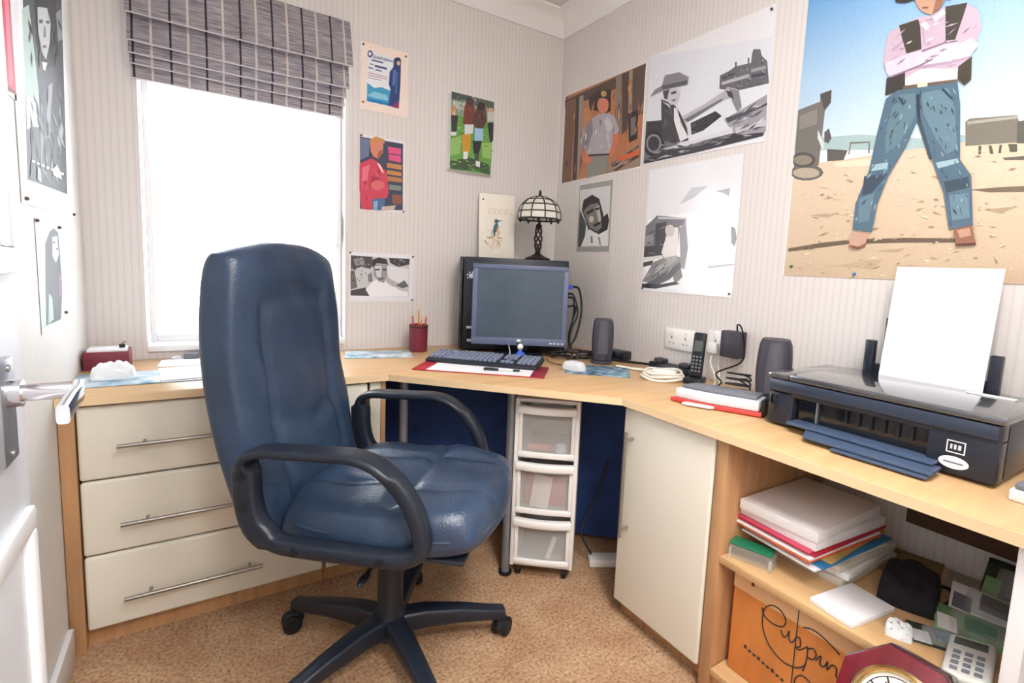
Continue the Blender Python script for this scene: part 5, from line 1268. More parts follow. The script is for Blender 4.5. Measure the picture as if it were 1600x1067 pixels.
  ('dcdce1',[(0.203,0.055),(0.38,0.064),(0.441,0.073),(0.445,0.05),(0.316,0.047),(0.223,0.036),(0.094,0.049),(0.147,0.05)]),
  ('3d3c43',[(0.002,0.018),(0.108,0.042),(0.295,0.03),(0.444,0.042),(0.57,0.028),(0.566,0.017),(0.297,0.007),(0.004,0.003)]),
  ('dcdce0',[(0.478,0.11),(0.498,0.12),(0.515,0.132),(0.495,0.123)]),
  ('5b5a62',[(0.424,0.097),(0.445,0.103),(0.461,0.115),(0.44,0.108)]),
  ('5b5a62',[(0.459,0.095),(0.472,0.099),(0.481,0.108),(0.468,0.103)]),
  ('77767e',[(0.47,0.055),(0.503,0.06),(0.533,0.069),(0.5,0.065)]),
  ('dcdce0',[(0.525,0.056),(0.548,0.062),(0.567,0.073),(0.544,0.067)]),
  ('dcdce0',[(0.512,0.127),(0.529,0.122),(0.546,0.122),(0.528,0.127)]),
  ('77767e',[(0.435,0.079),(0.463,0.079),(0.488,0.085),(0.46,0.085)]),
  ('dcdce0',[(0.52,0.115),(0.545,0.12),(0.569,0.128),(0.544,0.123)]),
  ('5b5a62',[(0.45,0.09),(0.469,0.091),(0.486,0.096),(0.467,0.095)]),
  ('dcdce0',[(0.479,0.087),(0.493,0.089),(0.502,0.095),(0.489,0.093)]),
  ('5b5a62',[(0.484,0.112),(0.512,0.122),(0.533,0.137),(0.506,0.128)]),
  ('dcdce0',[(0.544,0.066),(0.56,0.072),(0.572,0.081),(0.556,0.076)]),
  ('77767e',[(0.432,0.076),(0.46,0.088),(0.483,0.104),(0.456,0.093)]),
  ('77767e',[(0.472,0.099),(0.501,0.098),(0.526,0.103),(0.498,0.105)]),
  ('dcdce0',[(0.531,0.047),(0.551,0.045),(0.567,0.048),(0.549,0.05)]),
  ('5b5a62',[(0.521,0.087),(0.544,0.094),(0.563,0.106),(0.54,0.099)]),
  ('5b5a62',[(0.502,0.043),(0.526,0.052),(0.544,0.067),(0.52,0.058)]),
  ('5b5a62',[(0.511,0.086),(0.537,0.095),(0.559,0.108),(0.533,0.099)]),
  ('5b5a62',[(0.502,0.117),(0.518,0.117),(0.533,0.121),(0.517,0.12)]),
  ('77767e',[(0.494,0.097),(0.519,0.09),(0.542,0.091),(0.518,0.098)]),
  ('77767e',[(0.474,0.058),(0.499,0.062),(0.518,0.073),(0.494,0.069)]),
  ('77767e',[(0.46,0.041),(0.486,0.043),(0.508,0.051),(0.483,0.049)]),
  ('97969d',[(0.066,0.034),(0.089,0.036),(0.106,0.045),(0.083,0.043)]),
  ('4a4950',[(0.029,0.021),(0.068,0.023),(0.104,0.028),(0.066,0.026)]),
  ('97969d',[(0.198,0.018),(0.23,0.015),(0.258,0.02),(0.227,0.023)]),
  ('97969d',[(0.341,0.032),(0.373,0.029),(0.403,0.032),(0.372,0.034)]),
  ('97969d',[(0.082,0.065),(0.102,0.062),(0.118,0.065),(0.099,0.069)]),
  ('4a4950',[(0.172,0.018),(0.204,0.019),(0.233,0.023),(0.202,0.023)]),
  ('35343a',[(0.124,0.019),(0.141,0.018),(0.155,0.023),(0.138,0.024)]),
  ('4a4950',[(0.518,0.044),(0.537,0.043),(0.555,0.044),(0.536,0.046)]),
  ('c0bfc5',[(0.369,0.021),(0.386,0.02),(0.401,0.023),(0.384,0.024)]),
  ('4a4950',[(0.235,0.037),(0.256,0.039),(0.274,0.045),(0.253,0.043)]),
  ('35343a',[(0.174,0.052),(0.199,0.042),(0.224,0.04),(0.199,0.049)]),
  ('4a4950',[(0.36,0.04),(0.384,0.039),(0.405,0.043),(0.382,0.044)]),
  ('35343a',[(0.437,0.041),(0.453,0.039),(0.465,0.043),(0.45,0.045)]),
  ('97969d',[(0.474,0.041),(0.499,0.032),(0.523,0.027),(0.499,0.036)]),
  ('35343a',[(0.433,0.048),(0.459,0.041),(0.483,0.04),(0.458,0.047)]),
  ('4a4950',[(0.098,0.056),(0.117,0.053),(0.132,0.058),(0.113,0.06)]),
  ('35343a',[(0.519,0.05),(0.547,0.046),(0.573,0.047),(0.545,0.051)]),
  ('97969d',[(0.01,0.02),(0.046,0.011),(0.08,0.007),(0.046,0.016)]),
  ('35343a',[(0.362,0.039),(0.389,0.03),(0.414,0.027),(0.388,0.036)]),
  ('c0bfc5',[(0.191,0.023),(0.211,0.02),(0.227,0.025),(0.208,0.027)]),
  ('35343a',[(0.342,0.035),(0.364,0.039),(0.383,0.047),(0.361,0.044)]),
  ('4a4950',[(0.216,0.018),(0.235,0.014),(0.252,0.016),(0.233,0.02)]),
  ('35343a',[(0.04,0.021),(0.072,0.016),(0.101,0.018),(0.07,0.022)]),
  ('4a4950',[(0.299,0.033),(0.316,0.035),(0.329,0.041),(0.313,0.039)]),
  ('c0bfc5',[(0.486,0.033),(0.508,0.027),(0.528,0.026),(0.507,0.032)]),
  ('97969d',[(0.046,0.041),(0.074,0.036),(0.1,0.037),(0.072,0.042)]),
  ('4a4950',[(0.113,0.034),(0.15,0.038),(0.183,0.046),(0.147,0.042)]),
  ('97969d',[(0.492,0.023),(0.502,0.026),(0.511,0.031),(0.5,0.028)]),
  ('97969d',[(0.389,0.039),(0.416,0.036),(0.442,0.037),(0.415,0.04)]),
  ('35343a',[(0.459,0.029),(0.473,0.03),(0.483,0.036),(0.469,0.035)]),
  ('c0bfc5',[(0.092,0.018),(0.132,0.013),(0.17,0.014),(0.13,0.019)]),
  ('c0bfc5',[(0.072,0.01),(0.11,0.014),(0.145,0.023),(0.107,0.019)]),
  ('97969d',[(0.364,0.019),(0.393,0.023),(0.417,0.031),(0.389,0.028)]),
  ('4a4950',[(0.184,0.041),(0.218,0.037),(0.249,0.037),(0.216,0.042)]),
  ('25242a',[(0.301,0.114),(0.316,0.121),(0.328,0.131),(0.313,0.124)]),
  ('25242a',[(0.322,0.091),(0.333,0.095),(0.339,0.104),(0.328,0.1)]),
  ('6b6a71',[(0.259,0.087),(0.27,0.084),(0.278,0.086),(0.268,0.09)]),
  ('25242a',[(0.293,0.119),(0.306,0.126),(0.316,0.135),(0.303,0.128)]),
  ('6b6a71',[(0.252,0.106),(0.266,0.11),(0.274,0.12),(0.26,0.116)]),
  ('6b6a71',[(0.255,0.079),(0.271,0.08),(0.283,0.086),(0.267,0.085)]),
  ('6b6a71',[(0.3,0.12),(0.31,0.119),(0.317,0.123),(0.307,0.124)]),
  ('25242a',[(0.307,0.101),(0.326,0.102),(0.343,0.106),(0.324,0.105)]),
  ('25242a',[(0.297,0.121),(0.314,0.119),(0.329,0.119),(0.313,0.122)]),
  ('25242a',[(0.355,0.112),(0.367,0.116),(0.377,0.123),(0.364,0.119)]),
  ('a5a5ac',[(0.484,0.262),(0.481,0.26),(0.485,0.255),(0.489,0.257)]),
  ('85848b',[(0.379,0.237),(0.376,0.233),(0.379,0.227),(0.382,0.231)]),
  ('85848b',[(0.466,0.214),(0.464,0.21),(0.468,0.204),(0.47,0.209)]),
  ('85848b',[(0.554,0.261),(0.553,0.255),(0.556,0.247),(0.558,0.253)]),
  ('4a4950',[(0.46,0.265),(0.457,0.261),(0.461,0.256),(0.464,0.259)]),
  ('4a4950',[(0.453,0.206),(0.449,0.203),(0.453,0.198),(0.458,0.201)]),
  ('4a4950',[(0.539,0.269),(0.536,0.264),(0.541,0.257),(0.544,0.262)]),
  ('85848b',[(0.526,0.246),(0.525,0.241),(0.527,0.236),(0.528,0.24)]),
  ('4a4950',[(0.379,0.231),(0.376,0.228),(0.38,0.223),(0.382,0.226)]),
  ('a5a5ac',[(0.453,0.216),(0.45,0.213),(0.454,0.208),(0.457,0.211)]),
  ('a5a5ac',[(0.476,0.245),(0.474,0.24),(0.478,0.234),(0.48,0.239)]),
  ('85848b',[(0.543,0.245),(0.542,0.241),(0.545,0.236),(0.546,0.24)]),
  ('85848b',[(0.467,0.265),(0.465,0.261),(0.468,0.254),(0.471,0.259)]),
  ('85848b',[(0.424,0.234),(0.421,0.23),(0.425,0.225),(0.428,0.229)]),
  ('a5a5ac',[(0.497,0.229),(0.494,0.224),(0.498,0.217),(0.502,0.222)]),
  ('85848b',[(0.433,0.223),(0.431,0.22),(0.434,0.215),(0.436,0.219)]),
  ('85848b',[(0.556,0.205),(0.554,0.199),(0.556,0.191),(0.558,0.197)]),
  ('a5a5ac',[(0.405,0.268),(0.402,0.261),(0.407,0.252),(0.41,0.259)]),
  ('a5a5ac',[(0.547,0.243),(0.544,0.238),(0.547,0.231),(0.55,0.236)]),
  ('85848b',[(0.463,0.231),(0.462,0.225),(0.465,0.219),(0.466,0.224)]),
  ('4a4950',[(0.534,0.201),(0.532,0.197),(0.535,0.192),(0.537,0.196)]),
  ('85848b',[(0.459,0.266),(0.456,0.261),(0.461,0.253),(0.464,0.259)]),
  ('4a4950',[(0.456,0.228),(0.452,0.222),(0.455,0.213),(0.459,0.219)]),
  ('4a4950',[(0.493,0.224),(0.49,0.219),(0.494,0.213),(0.497,0.217)]),
  ('4a4950',[(0.52,0.23),(0.519,0.227),(0.521,0.223),(0.523,0.226)]),
  ('a5a5ac',[(0.486,0.215),(0.485,0.21),(0.488,0.204),(0.489,0.209)]),
  ('4a4950',[(0.407,0.27),(0.403,0.263),(0.408,0.254),(0.412,0.261)]),
  ('a5a5ac',[(0.544,0.276),(0.54,0.272),(0.544,0.266),(0.547,0.27)]),
  ('a5a5ac',[(0.546,0.217),(0.544,0.214),(0.547,0.211),(0.549,0.213)]),
  ('a5a5ac',[(0.436,0.249),(0.433,0.247),(0.437,0.242),(0.441,0.244)]),
  ('a5a5ac',[(0.554,0.234),(0.551,0.23),(0.555,0.225),(0.557,0.228)]),
  ('85848b',[(0.46,0.248),(0.457,0.244),(0.461,0.238),(0.465,0.242)]),
  ('4a4950',[(0.471,0.273),(0.47,0.268),(0.473,0.261),(0.474,0.267)]),
  ('85848b',[(0.462,0.21),(0.457,0.206),(0.462,0.199),(0.466,0.203)]),
  ('45444b',[(0.081,0.254),(0.157,0.213),(0.192,0.171),(0.231,0.11),(0.243,0.06),(0.171,0.06),(0.104,0.084),(0.087,0.195)]),
  ('2b2a30',[(0.153,0.155),(0.155,0.139),(0.165,0.124),(0.162,0.139)]),
  ('6a6970',[(0.105,0.176),(0.116,0.155),(0.131,0.135),(0.12,0.156)]),
  ('6a6970',[(0.105,0.171),(0.108,0.152),(0.12,0.134),(0.116,0.152)]),
  ('2b2a30',[(0.176,0.159),(0.182,0.144),(0.194,0.129),(0.187,0.145)]),
  ('6a6970',[(0.1,0.212),(0.119,0.193),(0.142,0.177),(0.123,0.196)]),
  ('6a6970',[(0.097,0.151),(0.101,0.138),(0.11,0.125),(0.105,0.138)]),
  ('2b2a30',[(0.169,0.141),(0.179,0.13),(0.192,0.123),(0.183,0.133)]),
  ('2b2a30',[(0.103,0.241),(0.109,0.22),(0.12,0.199),(0.114,0.22)]),
  ('6a6970',[(0.103,0.154),(0.114,0.135),(0.13,0.117),(0.119,0.136)]),
  ('2b2a30',[(0.169,0.167),(0.175,0.157),(0.188,0.151),(0.181,0.161)]),
  ('2b2a30',[(0.171,0.082),(0.172,0.072),(0.178,0.061),(0.178,0.072)]),
  ('6a6970',[(0.131,0.088),(0.138,0.079),(0.148,0.072),(0.141,0.081)]),
  ('6a6970',[(0.13,0.16),(0.131,0.149),(0.137,0.139),(0.135,0.149)]),
  ('6a6970',[(0.185,0.136),(0.192,0.127),(0.203,0.12),(0.195,0.129)]),
  ('e9e9ec',[(0.155,0.204),(0.171,0.196),(0.199,0.134),(0.242,0.071),(0.202,0.061),(0.16,0.152)]),
  ('c5c5cb',[(0.086,0.244),(0.13,0.222),(0.151,0.163),(0.138,0.203)]),
  ('b9b8c0',[(0.206,0.159),(0.303,0.18),(0.387,0.206),(0.408,0.219),(0.461,0.196),(0.451,0.177),(0.392,0.179),(0.305,0.157),(0.219,0.138)]),
  ('75747b',[(0.213,0.145),(0.391,0.184),(0.392,0.177),(0.232,0.131)]),
  ('8b8a92',[(0.415,0.213),(0.457,0.194),(0.475,0.133),(0.458,0.122),(0.432,0.167)]),
  ('4f4e55',[(0.402,0.208),(0.429,0.197),(0.441,0.169),(0.415,0.184)]),
  ('cfcdd2',[(0.085,0.284),(0.163,0.281),(0.181,0.244),(0.171,0.219),(0.141,0.216),(0.099,0.25)]),
  ('55545b',[(0.088,0.283),(0.125,0.282),(0.115,0.246),(0.099,0.25)]),
  ('4c4b52',[(0.132,0.268),(0.161,0.268),(0.162,0.257),(0.137,0.258)]),
  ('6b6a70',[(0.135,0.237),(0.165,0.235),(0.155,0.226)]),
  ('8c8b91',[(0.015,0.278),(0.043,0.302),(0.08,0.307),(0.093,0.345),(0.17,0.336),(0.221,0.304),(0.219,0.276),(0.163,0.281),(0.078,0.286)]),
  ('5f5e64',[(0.076,0.307),(0.213,0.294),(0.217,0.277),(0.084,0.292)])]),
'barn':('r',-0.687,-1.148,1.058,1.572,[
  ('eeeff4',[(0,0),(0,0.514),(0.461,0.514),(0.461,0)]),
  ('fbfbfd',[(0.019,0.013),(0.013,0.307),(0.46,0.334),(0.461,0.02)]),
  ('c9cad2',[(0.181,0.355),(0.236,0.416),(0.316,0.416),(0.252,0.377)]),
  ('aeb0b8',[(0.351,0.391),(0.414,0.397),(0.412,0.368),(0.384,0.383)]),
  ('77767c',[(0,0.277),(0.061,0.319),(0.223,0.3),(0.216,0.277),(0.19,0.269),(0.19,0.202),(0.124,0.143),(0,0.142),(0,0.205)]),
  ('3f3e44',[(0.057,0.284),(0.117,0.291),(0.121,0.153),(0.062,0.153)]),
  ('c9c8cc',[(0.068,0.314),(0.223,0.301),(0.224,0.294),(0.069,0.304)]),
  ('98979d',[(0.002,0.236),(0.047,0.239),(0.048,0.199),(0,0.196)]),
  ('39383e',[(0,0.189),(0.063,0.192),(0.064,0.148),(0,0.145)]),
  ('e4e2e0',[(0.007,0.143),(0.11,0.153),(0.112,0.138),(0.001,0.127)]),
  ('47464b',[(0,0.122),(0.058,0.131),(0.052,0.112),(0,0.101)]),
  ('8a888a',[(0,0.038),(0.058,0.123),(0.15,0.153),(0.214,0.144),(0.219,0.115),(0.145,0.064),(0.081,0.033)]),
  ('5f5d60',[(0.002,0.022),(0.079,0.052),(0.203,0.125),(0.22,0.106),(0.159,0.055),(0.068,0.015)]),
  ('a9a7a6',[(0.074,0.102),(0.151,0.139),(0.19,0.134),(0.117,0.083)]),
  ('807e80',[(0.173,0.07),(0.212,0.101),(0.224,0.067),(0.187,0.032)]),
  ('333236',[(0,0.029),(0.108,0.031),(0.186,0.046),(0.212,0.038),(0.083,0.011),(0,0.011)]),
  ('4a494c',[(0.143,0.13),(0.164,0.131),(0.179,0.141),(0.159,0.139)]),
  ('b5b3b2',[(0.017,0.055),(0.037,0.066),(0.05,0.082),(0.03,0.071)]),
  ('b5b3b2',[(0.144,0.117),(0.177,0.126),(0.206,0.138),(0.174,0.13)]),
  ('6d6b6e',[(0.04,0.046),(0.077,0.067),(0.105,0.094),(0.069,0.073)]),
  ('6d6b6e',[(0.062,0.062),(0.094,0.092),(0.119,0.124),(0.088,0.095)]),
  ('b5b3b2',[(0.106,0.084),(0.144,0.105),(0.173,0.132),(0.136,0.111)]),
  ('b5b3b2',[(0.066,0.091),(0.113,0.105),(0.153,0.126),(0.107,0.112)]),
  ('4a494c',[(0.088,0.064),(0.116,0.096),(0.138,0.129),(0.11,0.099)]),
  ('4a494c',[(0.071,0.05),(0.106,0.066),(0.136,0.085),(0.103,0.069)]),
  ('b5b3b2',[(0.086,0.066),(0.106,0.086),(0.117,0.11),(0.096,0.09)]),
  ('4a494c',[(0.058,0.094),(0.079,0.105),(0.096,0.119),(0.075,0.109)]),
  ('4a494c',[(0.125,0.059),(0.141,0.07),(0.152,0.084),(0.136,0.073)]),
  ('6d6b6e',[(0.094,0.086),(0.126,0.093),(0.152,0.107),(0.121,0.1)]),
  ('b5b3b2',[(0.066,0.057),(0.107,0.08),(0.143,0.106),(0.103,0.083)]),
  ('b5b3b2',[(0.058,0.067),(0.088,0.083),(0.111,0.103),(0.082,0.088)]),
  ('4a494c',[(0.075,0.05),(0.095,0.075),(0.111,0.101),(0.091,0.077)]),
  ('b5b3b2',[(0.073,0.086),(0.105,0.095),(0.129,0.11),(0.099,0.102)]),
  ('b5b3b2',[(0.136,0.069),(0.16,0.094),(0.177,0.121),(0.154,0.097)]),
  ('2f2e34',[(0.042,0.231),(0.066,0.232),(0.087,0.238),(0.064,0.238)]),
  ('2f2e34',[(0.111,0.27),(0.132,0.27),(0.147,0.279),(0.127,0.279)]),
  ('8f8e94',[(0.021,0.163),(0.05,0.16),(0.079,0.161),(0.05,0.164)]),
  ('8f8e94',[(0.085,0.199),(0.115,0.192),(0.145,0.191),(0.116,0.198)]),
  ('8f8e94',[(0.12,0.252),(0.147,0.25),(0.17,0.259),(0.144,0.26)]),
  ('8f8e94',[(0.074,0.257),(0.106,0.266),(0.134,0.278),(0.103,0.27)]),
  ('8f8e94',[(0.109,0.179),(0.138,0.187),(0.16,0.201),(0.132,0.193)]),
  ('2f2e34',[(0.097,0.209),(0.125,0.207),(0.15,0.215),(0.122,0.216)]),
  ('57565c',[(0.114,0.171),(0.129,0.173),(0.142,0.179),(0.127,0.177)]),
  ('57565c',[(0.011,0.24),(0.043,0.247),(0.067,0.261),(0.036,0.255)]),
  ('2f2e34',[(0.008,0.203),(0.026,0.206),(0.042,0.212),(0.024,0.21)]),
  ('2f2e34',[(0.061,0.161),(0.081,0.161),(0.099,0.166),(0.08,0.166)]),
  ('57565c',[(0.009,0.205),(0.035,0.2),(0.06,0.2),(0.035,0.205)]),
  ('8f8e94',[(0.047,0.291),(0.069,0.294),(0.086,0.303),(0.064,0.3)]),
  ('f2efec',[(0.123,0.232),(0.139,0.266),(0.184,0.264),(0.19,0.202),(0.187,0.144),(0.125,0.138),(0.102,0.163)]),
  ('d2cfcd',[(0.166,0.252),(0.164,0.242),(0.158,0.233),(0.148,0.228),(0.137,0.229),(0.126,0.234),(0.118,0.243),(0.114,0.254),(0.115,0.265),(0.122,0.274),(0.132,0.278),(0.144,0.278),(0.154,0.273),(0.162,0.263)]),
  ('b5b2b0',[(0.124,0.143),(0.188,0.153),(0.19,0.134),(0.14,0.124)]),
  ('9b9a9f',[(0.19,0.259),(0.218,0.296),(0.241,0.182),(0.231,0.096),(0.212,0.106)]),
  ('85868c',[(0.433,0.258),(0.451,0.251),(0.461,0.215),(0.455,0.185),(0.44,0.198)]),
  ('b9bac0',[(0.346,0.113),(0.461,0.124),(0.461,0.118),(0.347,0.104)])]),
'portrait':('r',-0.203,-0.455,1.227,1.564,[
  ('a7a5a2',[(0,0),(0,0.333),(0.251,0.333),(0.252,0)]),
  ('dfe0e2',[(0.015,0.025),(0.005,0.308),(0.236,0.307),(0.245,0.026)]),
  ('4e5456',[(0.011,0.025),(0.011,0.212),(0.068,0.137),(0.064,0.078),(0.035,0.025)]),
  ('3b393b',[(0.027,0.211),(0.038,0.257),(0.103,0.277),(0.159,0.253),(0.196,0.177),(0.207,0.114),(0.156,0.089),(0.09,0.107),(0.056,0.161)]),
  ('86827f',[(0.043,0.204),(0.088,0.23),(0.152,0.234),(0.18,0.166),(0.19,0.115),(0.155,0.096),(0.098,0.118),(0.062,0.161)]),
  ('cac6c2',[(0.136,0.215),(0.162,0.224),(0.182,0.155),(0.17,0.132),(0.154,0.168)]),
  ('d6d3cf',[(0.126,0.158),(0.125,0.151),(0.12,0.145),(0.113,0.143),(0.105,0.143),(0.097,0.146),(0.091,0.152),(0.089,0.16),(0.09,0.167),(0.095,0.172),(0.102,0.175),(0.11,0.174),(0.118,0.171),(0.124,0.165)]),
  ('2e2c2e',[(0.063,0.194),(0.118,0.21),(0.123,0.198),(0.074,0.182)]),
  ('2e2c2e',[(0.133,0.209),(0.163,0.213),(0.164,0.201),(0.137,0.199)]),
  ('2e2c2e',[(0.125,0.132),(0.178,0.144),(0.179,0.132),(0.135,0.119)]),
  ('383638',[(0.197,0.165),(0.227,0.18),(0.241,0.146),(0.229,0.085),(0.175,0.075),(0.158,0.089),(0.205,0.114)]),
  ('f0efef',[(0.039,0.028),(0.069,0.084),(0.099,0.11),(0.166,0.081),(0.231,0.102),(0.241,0.026)]),
  ('77757a',[(0.111,0.077),(0.122,0.076),(0.129,0.041),(0.114,0.042)]),
  ('8b898c',[(0.167,0.07),(0.181,0.069),(0.192,0.031),(0.181,0.031)])]),
'gig':('b',-1.037,-0.831,1.77,2.044,[
  ('f8e6da',[(0,0),(0.009,0.274),(0.206,0.274),(0.203,0)]),
  ('eef1f6',[(0.028,0.037),(0.028,0.243),(0.173,0.238),(0.166,0.033)]),
  ('3fa3cf',[(0.028,0.037),(0.029,0.112),(0.059,0.097),(0.09,0.107),(0.129,0.101),(0.13,0.037)]),
  ('8fd0e6',[(0.029,0.061),(0.059,0.082),(0.113,0.079),(0.121,0.058),(0.059,0.056)]),
  ('1f7fc0',[(0.028,0.037),(0.029,0.05),(0.129,0.048),(0.13,0.036)]),
  ('2d3f7a',[(0.143,0.238),(0.16,0.248),(0.173,0.242),(0.173,0.205),(0.172,0.129),(0.166,0.034),(0.12,0.037),(0.129,0.105),(0.121,0.125),(0.124,0.178),(0.139,0.2)]),
  ('24304f',[(0.151,0.243),(0.168,0.247),(0.172,0.231),(0.151,0.225)]),
  ('d9b8a8',[(0.169,0.225),(0.169,0.22),(0.167,0.217),(0.164,0.214),(0.161,0.213),(0.158,0.214),(0.156,0.217),(0.155,0.221),(0.156,0.226),(0.157,0.229),(0.16,0.232),(0.163,0.233),(0.166,0.232),(0.168,0.229)]),
  ('5a76b0',[(0.139,0.189),(0.151,0.196),(0.148,0.131),(0.136,0.121)]),
  ('8a2f6a',[(0.137,0.039),(0.165,0.067),(0.166,0.034),(0.138,0.034)]),
  ('3c6fa8',[(0.151,0.185),(0.161,0.187),(0.157,0.096),(0.149,0.094)]),
  ('3a4a8c',[(0.051,0.234),(0.05,0.227),(0.047,0.221),(0.042,0.217),(0.037,0.216),(0.033,0.218),(0.03,0.222),(0.029,0.228),(0.03,0.234),(0.033,0.24),(0.037,0.244),(0.042,0.245),(0.047,0.244),(0.05,0.24)]),
  ('eef1f6',[(0.046,0.232),(0.045,0.228),(0.044,0.225),(0.041,0.223),(0.039,0.222),(0.036,0.223),(0.034,0.226),(0.034,0.229),(0.034,0.233),(0.036,0.237),(0.038,0.239),(0.041,0.239),(0.043,0.238),(0.045,0.236)]),
  ('4a5a94',[(0.047,0.211),(0.096,0.211),(0.096,0.205),(0.048,0.205)]),
  ('4a5a94',[(0.04,0.193),(0.054,0.192),(0.054,0.188),(0.04,0.189)]),
  ('4a5a94',[(0.06,0.192),(0.112,0.192),(0.112,0.183),(0.06,0.183)]),
  ('4a5a94',[(0.034,0.177),(0.055,0.176),(0.055,0.172),(0.034,0.172)]),
  ('4a5a94',[(0.063,0.175),(0.089,0.175),(0.089,0.17),(0.063,0.17)]),
  ('b98a98',[(0.032,0.155),(0.112,0.155),(0.112,0.152),(0.032,0.152)]),
  ('b98a98',[(0.032,0.146),(0.113,0.146),(0.113,0.143),(0.032,0.143)]),
  ('b98a98',[(0.032,0.136),(0.089,0.136),(0.089,0.133),(0.032,0.133)])]),
'jacket':('b',-1.038,-0.838,1.354,1.669,[
  ('e9e9ee',[(0,0),(0,0.315),(0.197,0.312),(0.199,0)]),
  ('41465c',[(0.003,0),(0.001,0.302),(0.189,0.303),(0.192,0.012)]),
  ('6d7a9c',[(0.003,0.298),(0.043,0.297),(0.039,0.226),(0.002,0.205)]),
  ('e2568a',[(0.121,0.28),(0.18,0.281),(0.18,0.22),(0.127,0.223)]),
  ('41465c',[(0.121,0.253),(0.18,0.253),(0.18,0.249),(0.121,0.249)]),
  ('c88a54',[(0.118,0.211),(0.184,0.21),(0.184,0.189),(0.118,0.19)]),
  ('c88a54',[(0.118,0.18),(0.183,0.179),(0.183,0.161),(0.118,0.162)]),
  ('b77c50',[(0.118,0.154),(0.186,0.154),(0.187,0.134),(0.118,0.133)]),
  ('7f8f86',[(0.128,0.119),(0.184,0.118),(0.184,0.098),(0.129,0.096)]),
  ('8e5a48',[(0.143,0.078),(0.187,0.079),(0.185,0.035),(0.144,0.038)]),
  ('cf8f52',[(0.043,0.297),(0.069,0.315),(0.105,0.308),(0.107,0.289),(0.093,0.295),(0.051,0.28),(0.045,0.257)]),
  ('d98a70',[(0.047,0.283),(0.101,0.296),(0.1,0.25),(0.082,0.221),(0.059,0.228),(0.047,0.249)]),
  ('a8604e',[(0.082,0.255),(0.1,0.265),(0.097,0.245),(0.083,0.221),(0.074,0.225)]),
  ('d3465e',[(0,0.19),(0.051,0.22),(0.082,0.205),(0.118,0.168),(0.127,0.086),(0.119,0.059),(0.08,0.047),(0.053,0),(0.01,0),(0,0.084)]),
  ('c03a54',[(0.011,0.077),(0.021,0.062),(0.035,0.049),(0.025,0.064)]),
  ('c03a54',[(0.024,0.017),(0.031,0.004),(0.044,0),(0.037,0.009)]),
  ('e0647a',[(0.013,0.116),(0.01,0.097),(0.014,0.078),(0.016,0.097)]),
  ('a82c46',[(0.078,0.183),(0.078,0.165),(0.088,0.149),(0.087,0.168)]),
  ('c03a54',[(0.063,0.159),(0.062,0.137),(0.067,0.116),(0.068,0.138)]),
  ('a82c46',[(0.031,0.058),(0.029,0.047),(0.032,0.037),(0.035,0.048)]),
  ('e0647a',[(0.069,0.163),(0.075,0.147),(0.088,0.136),(0.082,0.152)]),
  ('c03a54',[(0.084,0.118),(0.091,0.102),(0.102,0.089),(0.095,0.105)]),
  ('e0647a',[(0.058,0.179),(0.063,0.168),(0.072,0.159),(0.066,0.17)]),
  ('a82c46',[(0.091,0.182),(0.098,0.168),(0.11,0.156),(0.103,0.171)]),
  ('e0647a',[(0.047,0.047),(0.051,0.038),(0.059,0.032),(0.055,0.041)]),
  ('a82c46',[(0.094,0.116),(0.096,0.101),(0.103,0.089),(0.102,0.104)]),
  ('c03a54',[(0.022,0.147),(0.032,0.131),(0.044,0.118),(0.035,0.134)]),
  ('e0647a',[(0.028,0.107),(0.028,0.092),(0.034,0.079),(0.034,0.094)]),
  ('e0647a',[(0.029,0.143),(0.028,0.129),(0.034,0.117),(0.035,0.131)]),
  ('a82c46',[(0.109,0.128),(0.109,0.117),(0.113,0.106),(0.114,0.118)]),
  ('a82c46',[(0.02,0.122),(0.022,0.112),(0.03,0.107),(0.028,0.117)]),
  ('e0647a',[(0.068,0.115),(0.069,0.101),(0.077,0.091),(0.076,0.105)]),
  ('a92f49',[(0.052,0.144),(0.087,0.145),(0.079,0.101),(0.044,0.093)]),
  ('e9748a',[(0.013,0.176),(0.044,0.192),(0.033,0.126),(0.01,0.116)]),
  ('f0d6d0',[(0.074,0.204),(0.088,0.199),(0.106,0.163),(0.094,0.169)]),
  ('dd6d70',[(0.111,0.113),(0.108,0.103),(0.099,0.095),(0.086,0.089),(0.072,0.087),(0.06,0.09),(0.051,0.096),(0.048,0.105),(0.051,0.115),(0.06,0.123),(0.072,0.129),(0.086,0.131),(0.099,0.128),(0.107,0.122)]),
  ('4d6f9a',[(0.052,0.044),(0.089,0.056),(0.111,0.051),(0.108,0.003),(0.058,0)]),
  ('8fb0cf',[(0.06,0.037),(0.08,0.043),(0.076,0.004),(0.061,0)]),
  ('c9b9a8',[(0.096,0.018),(0.16,0.032),(0.152,0.009),(0.096,0.001)])]),
'young':('b',-1.079,-0.79,0.952,1.168,[
  ('ebebf1',[(0,0),(0,0.216),(0.289,0.216),(0.289,0.001)]),
  ('c9c9cc',[(0.006,0.027),(0.007,0.201),(0.269,0.198),(0.266,0.023)]),
  ('4d4c50',[(0.007,0.201),(0.1,0.199),(0.092,0.145),(0.052,0.153),(0.007,0.138)]),
  ('8a898d',[(0.017,0.186),(0.06,0.193),(0.069,0.162),(0.026,0.156)]),
  ('45444a',[(0.173,0.198),(0.269,0.198),(0.267,0.172),(0.216,0.159),(0.178,0.176)]),
  ('6d6c70',[(0.005,0.133),(0.022,0.138),(0.035,0.063),(0.006,0.053)]),
  ('4a494e',[(0.006,0.049),(0.07,0.063),(0.097,0.026),(0.006,0.027)]),
  ('808085',[(0.079,0.118),(0.096,0.132),(0.101,0.091),(0.083,0.086)]),
  ('3a393e',[(0.009,0.094),(0.018,0.09),(0.026,0.093),(0.018,0.096)]),
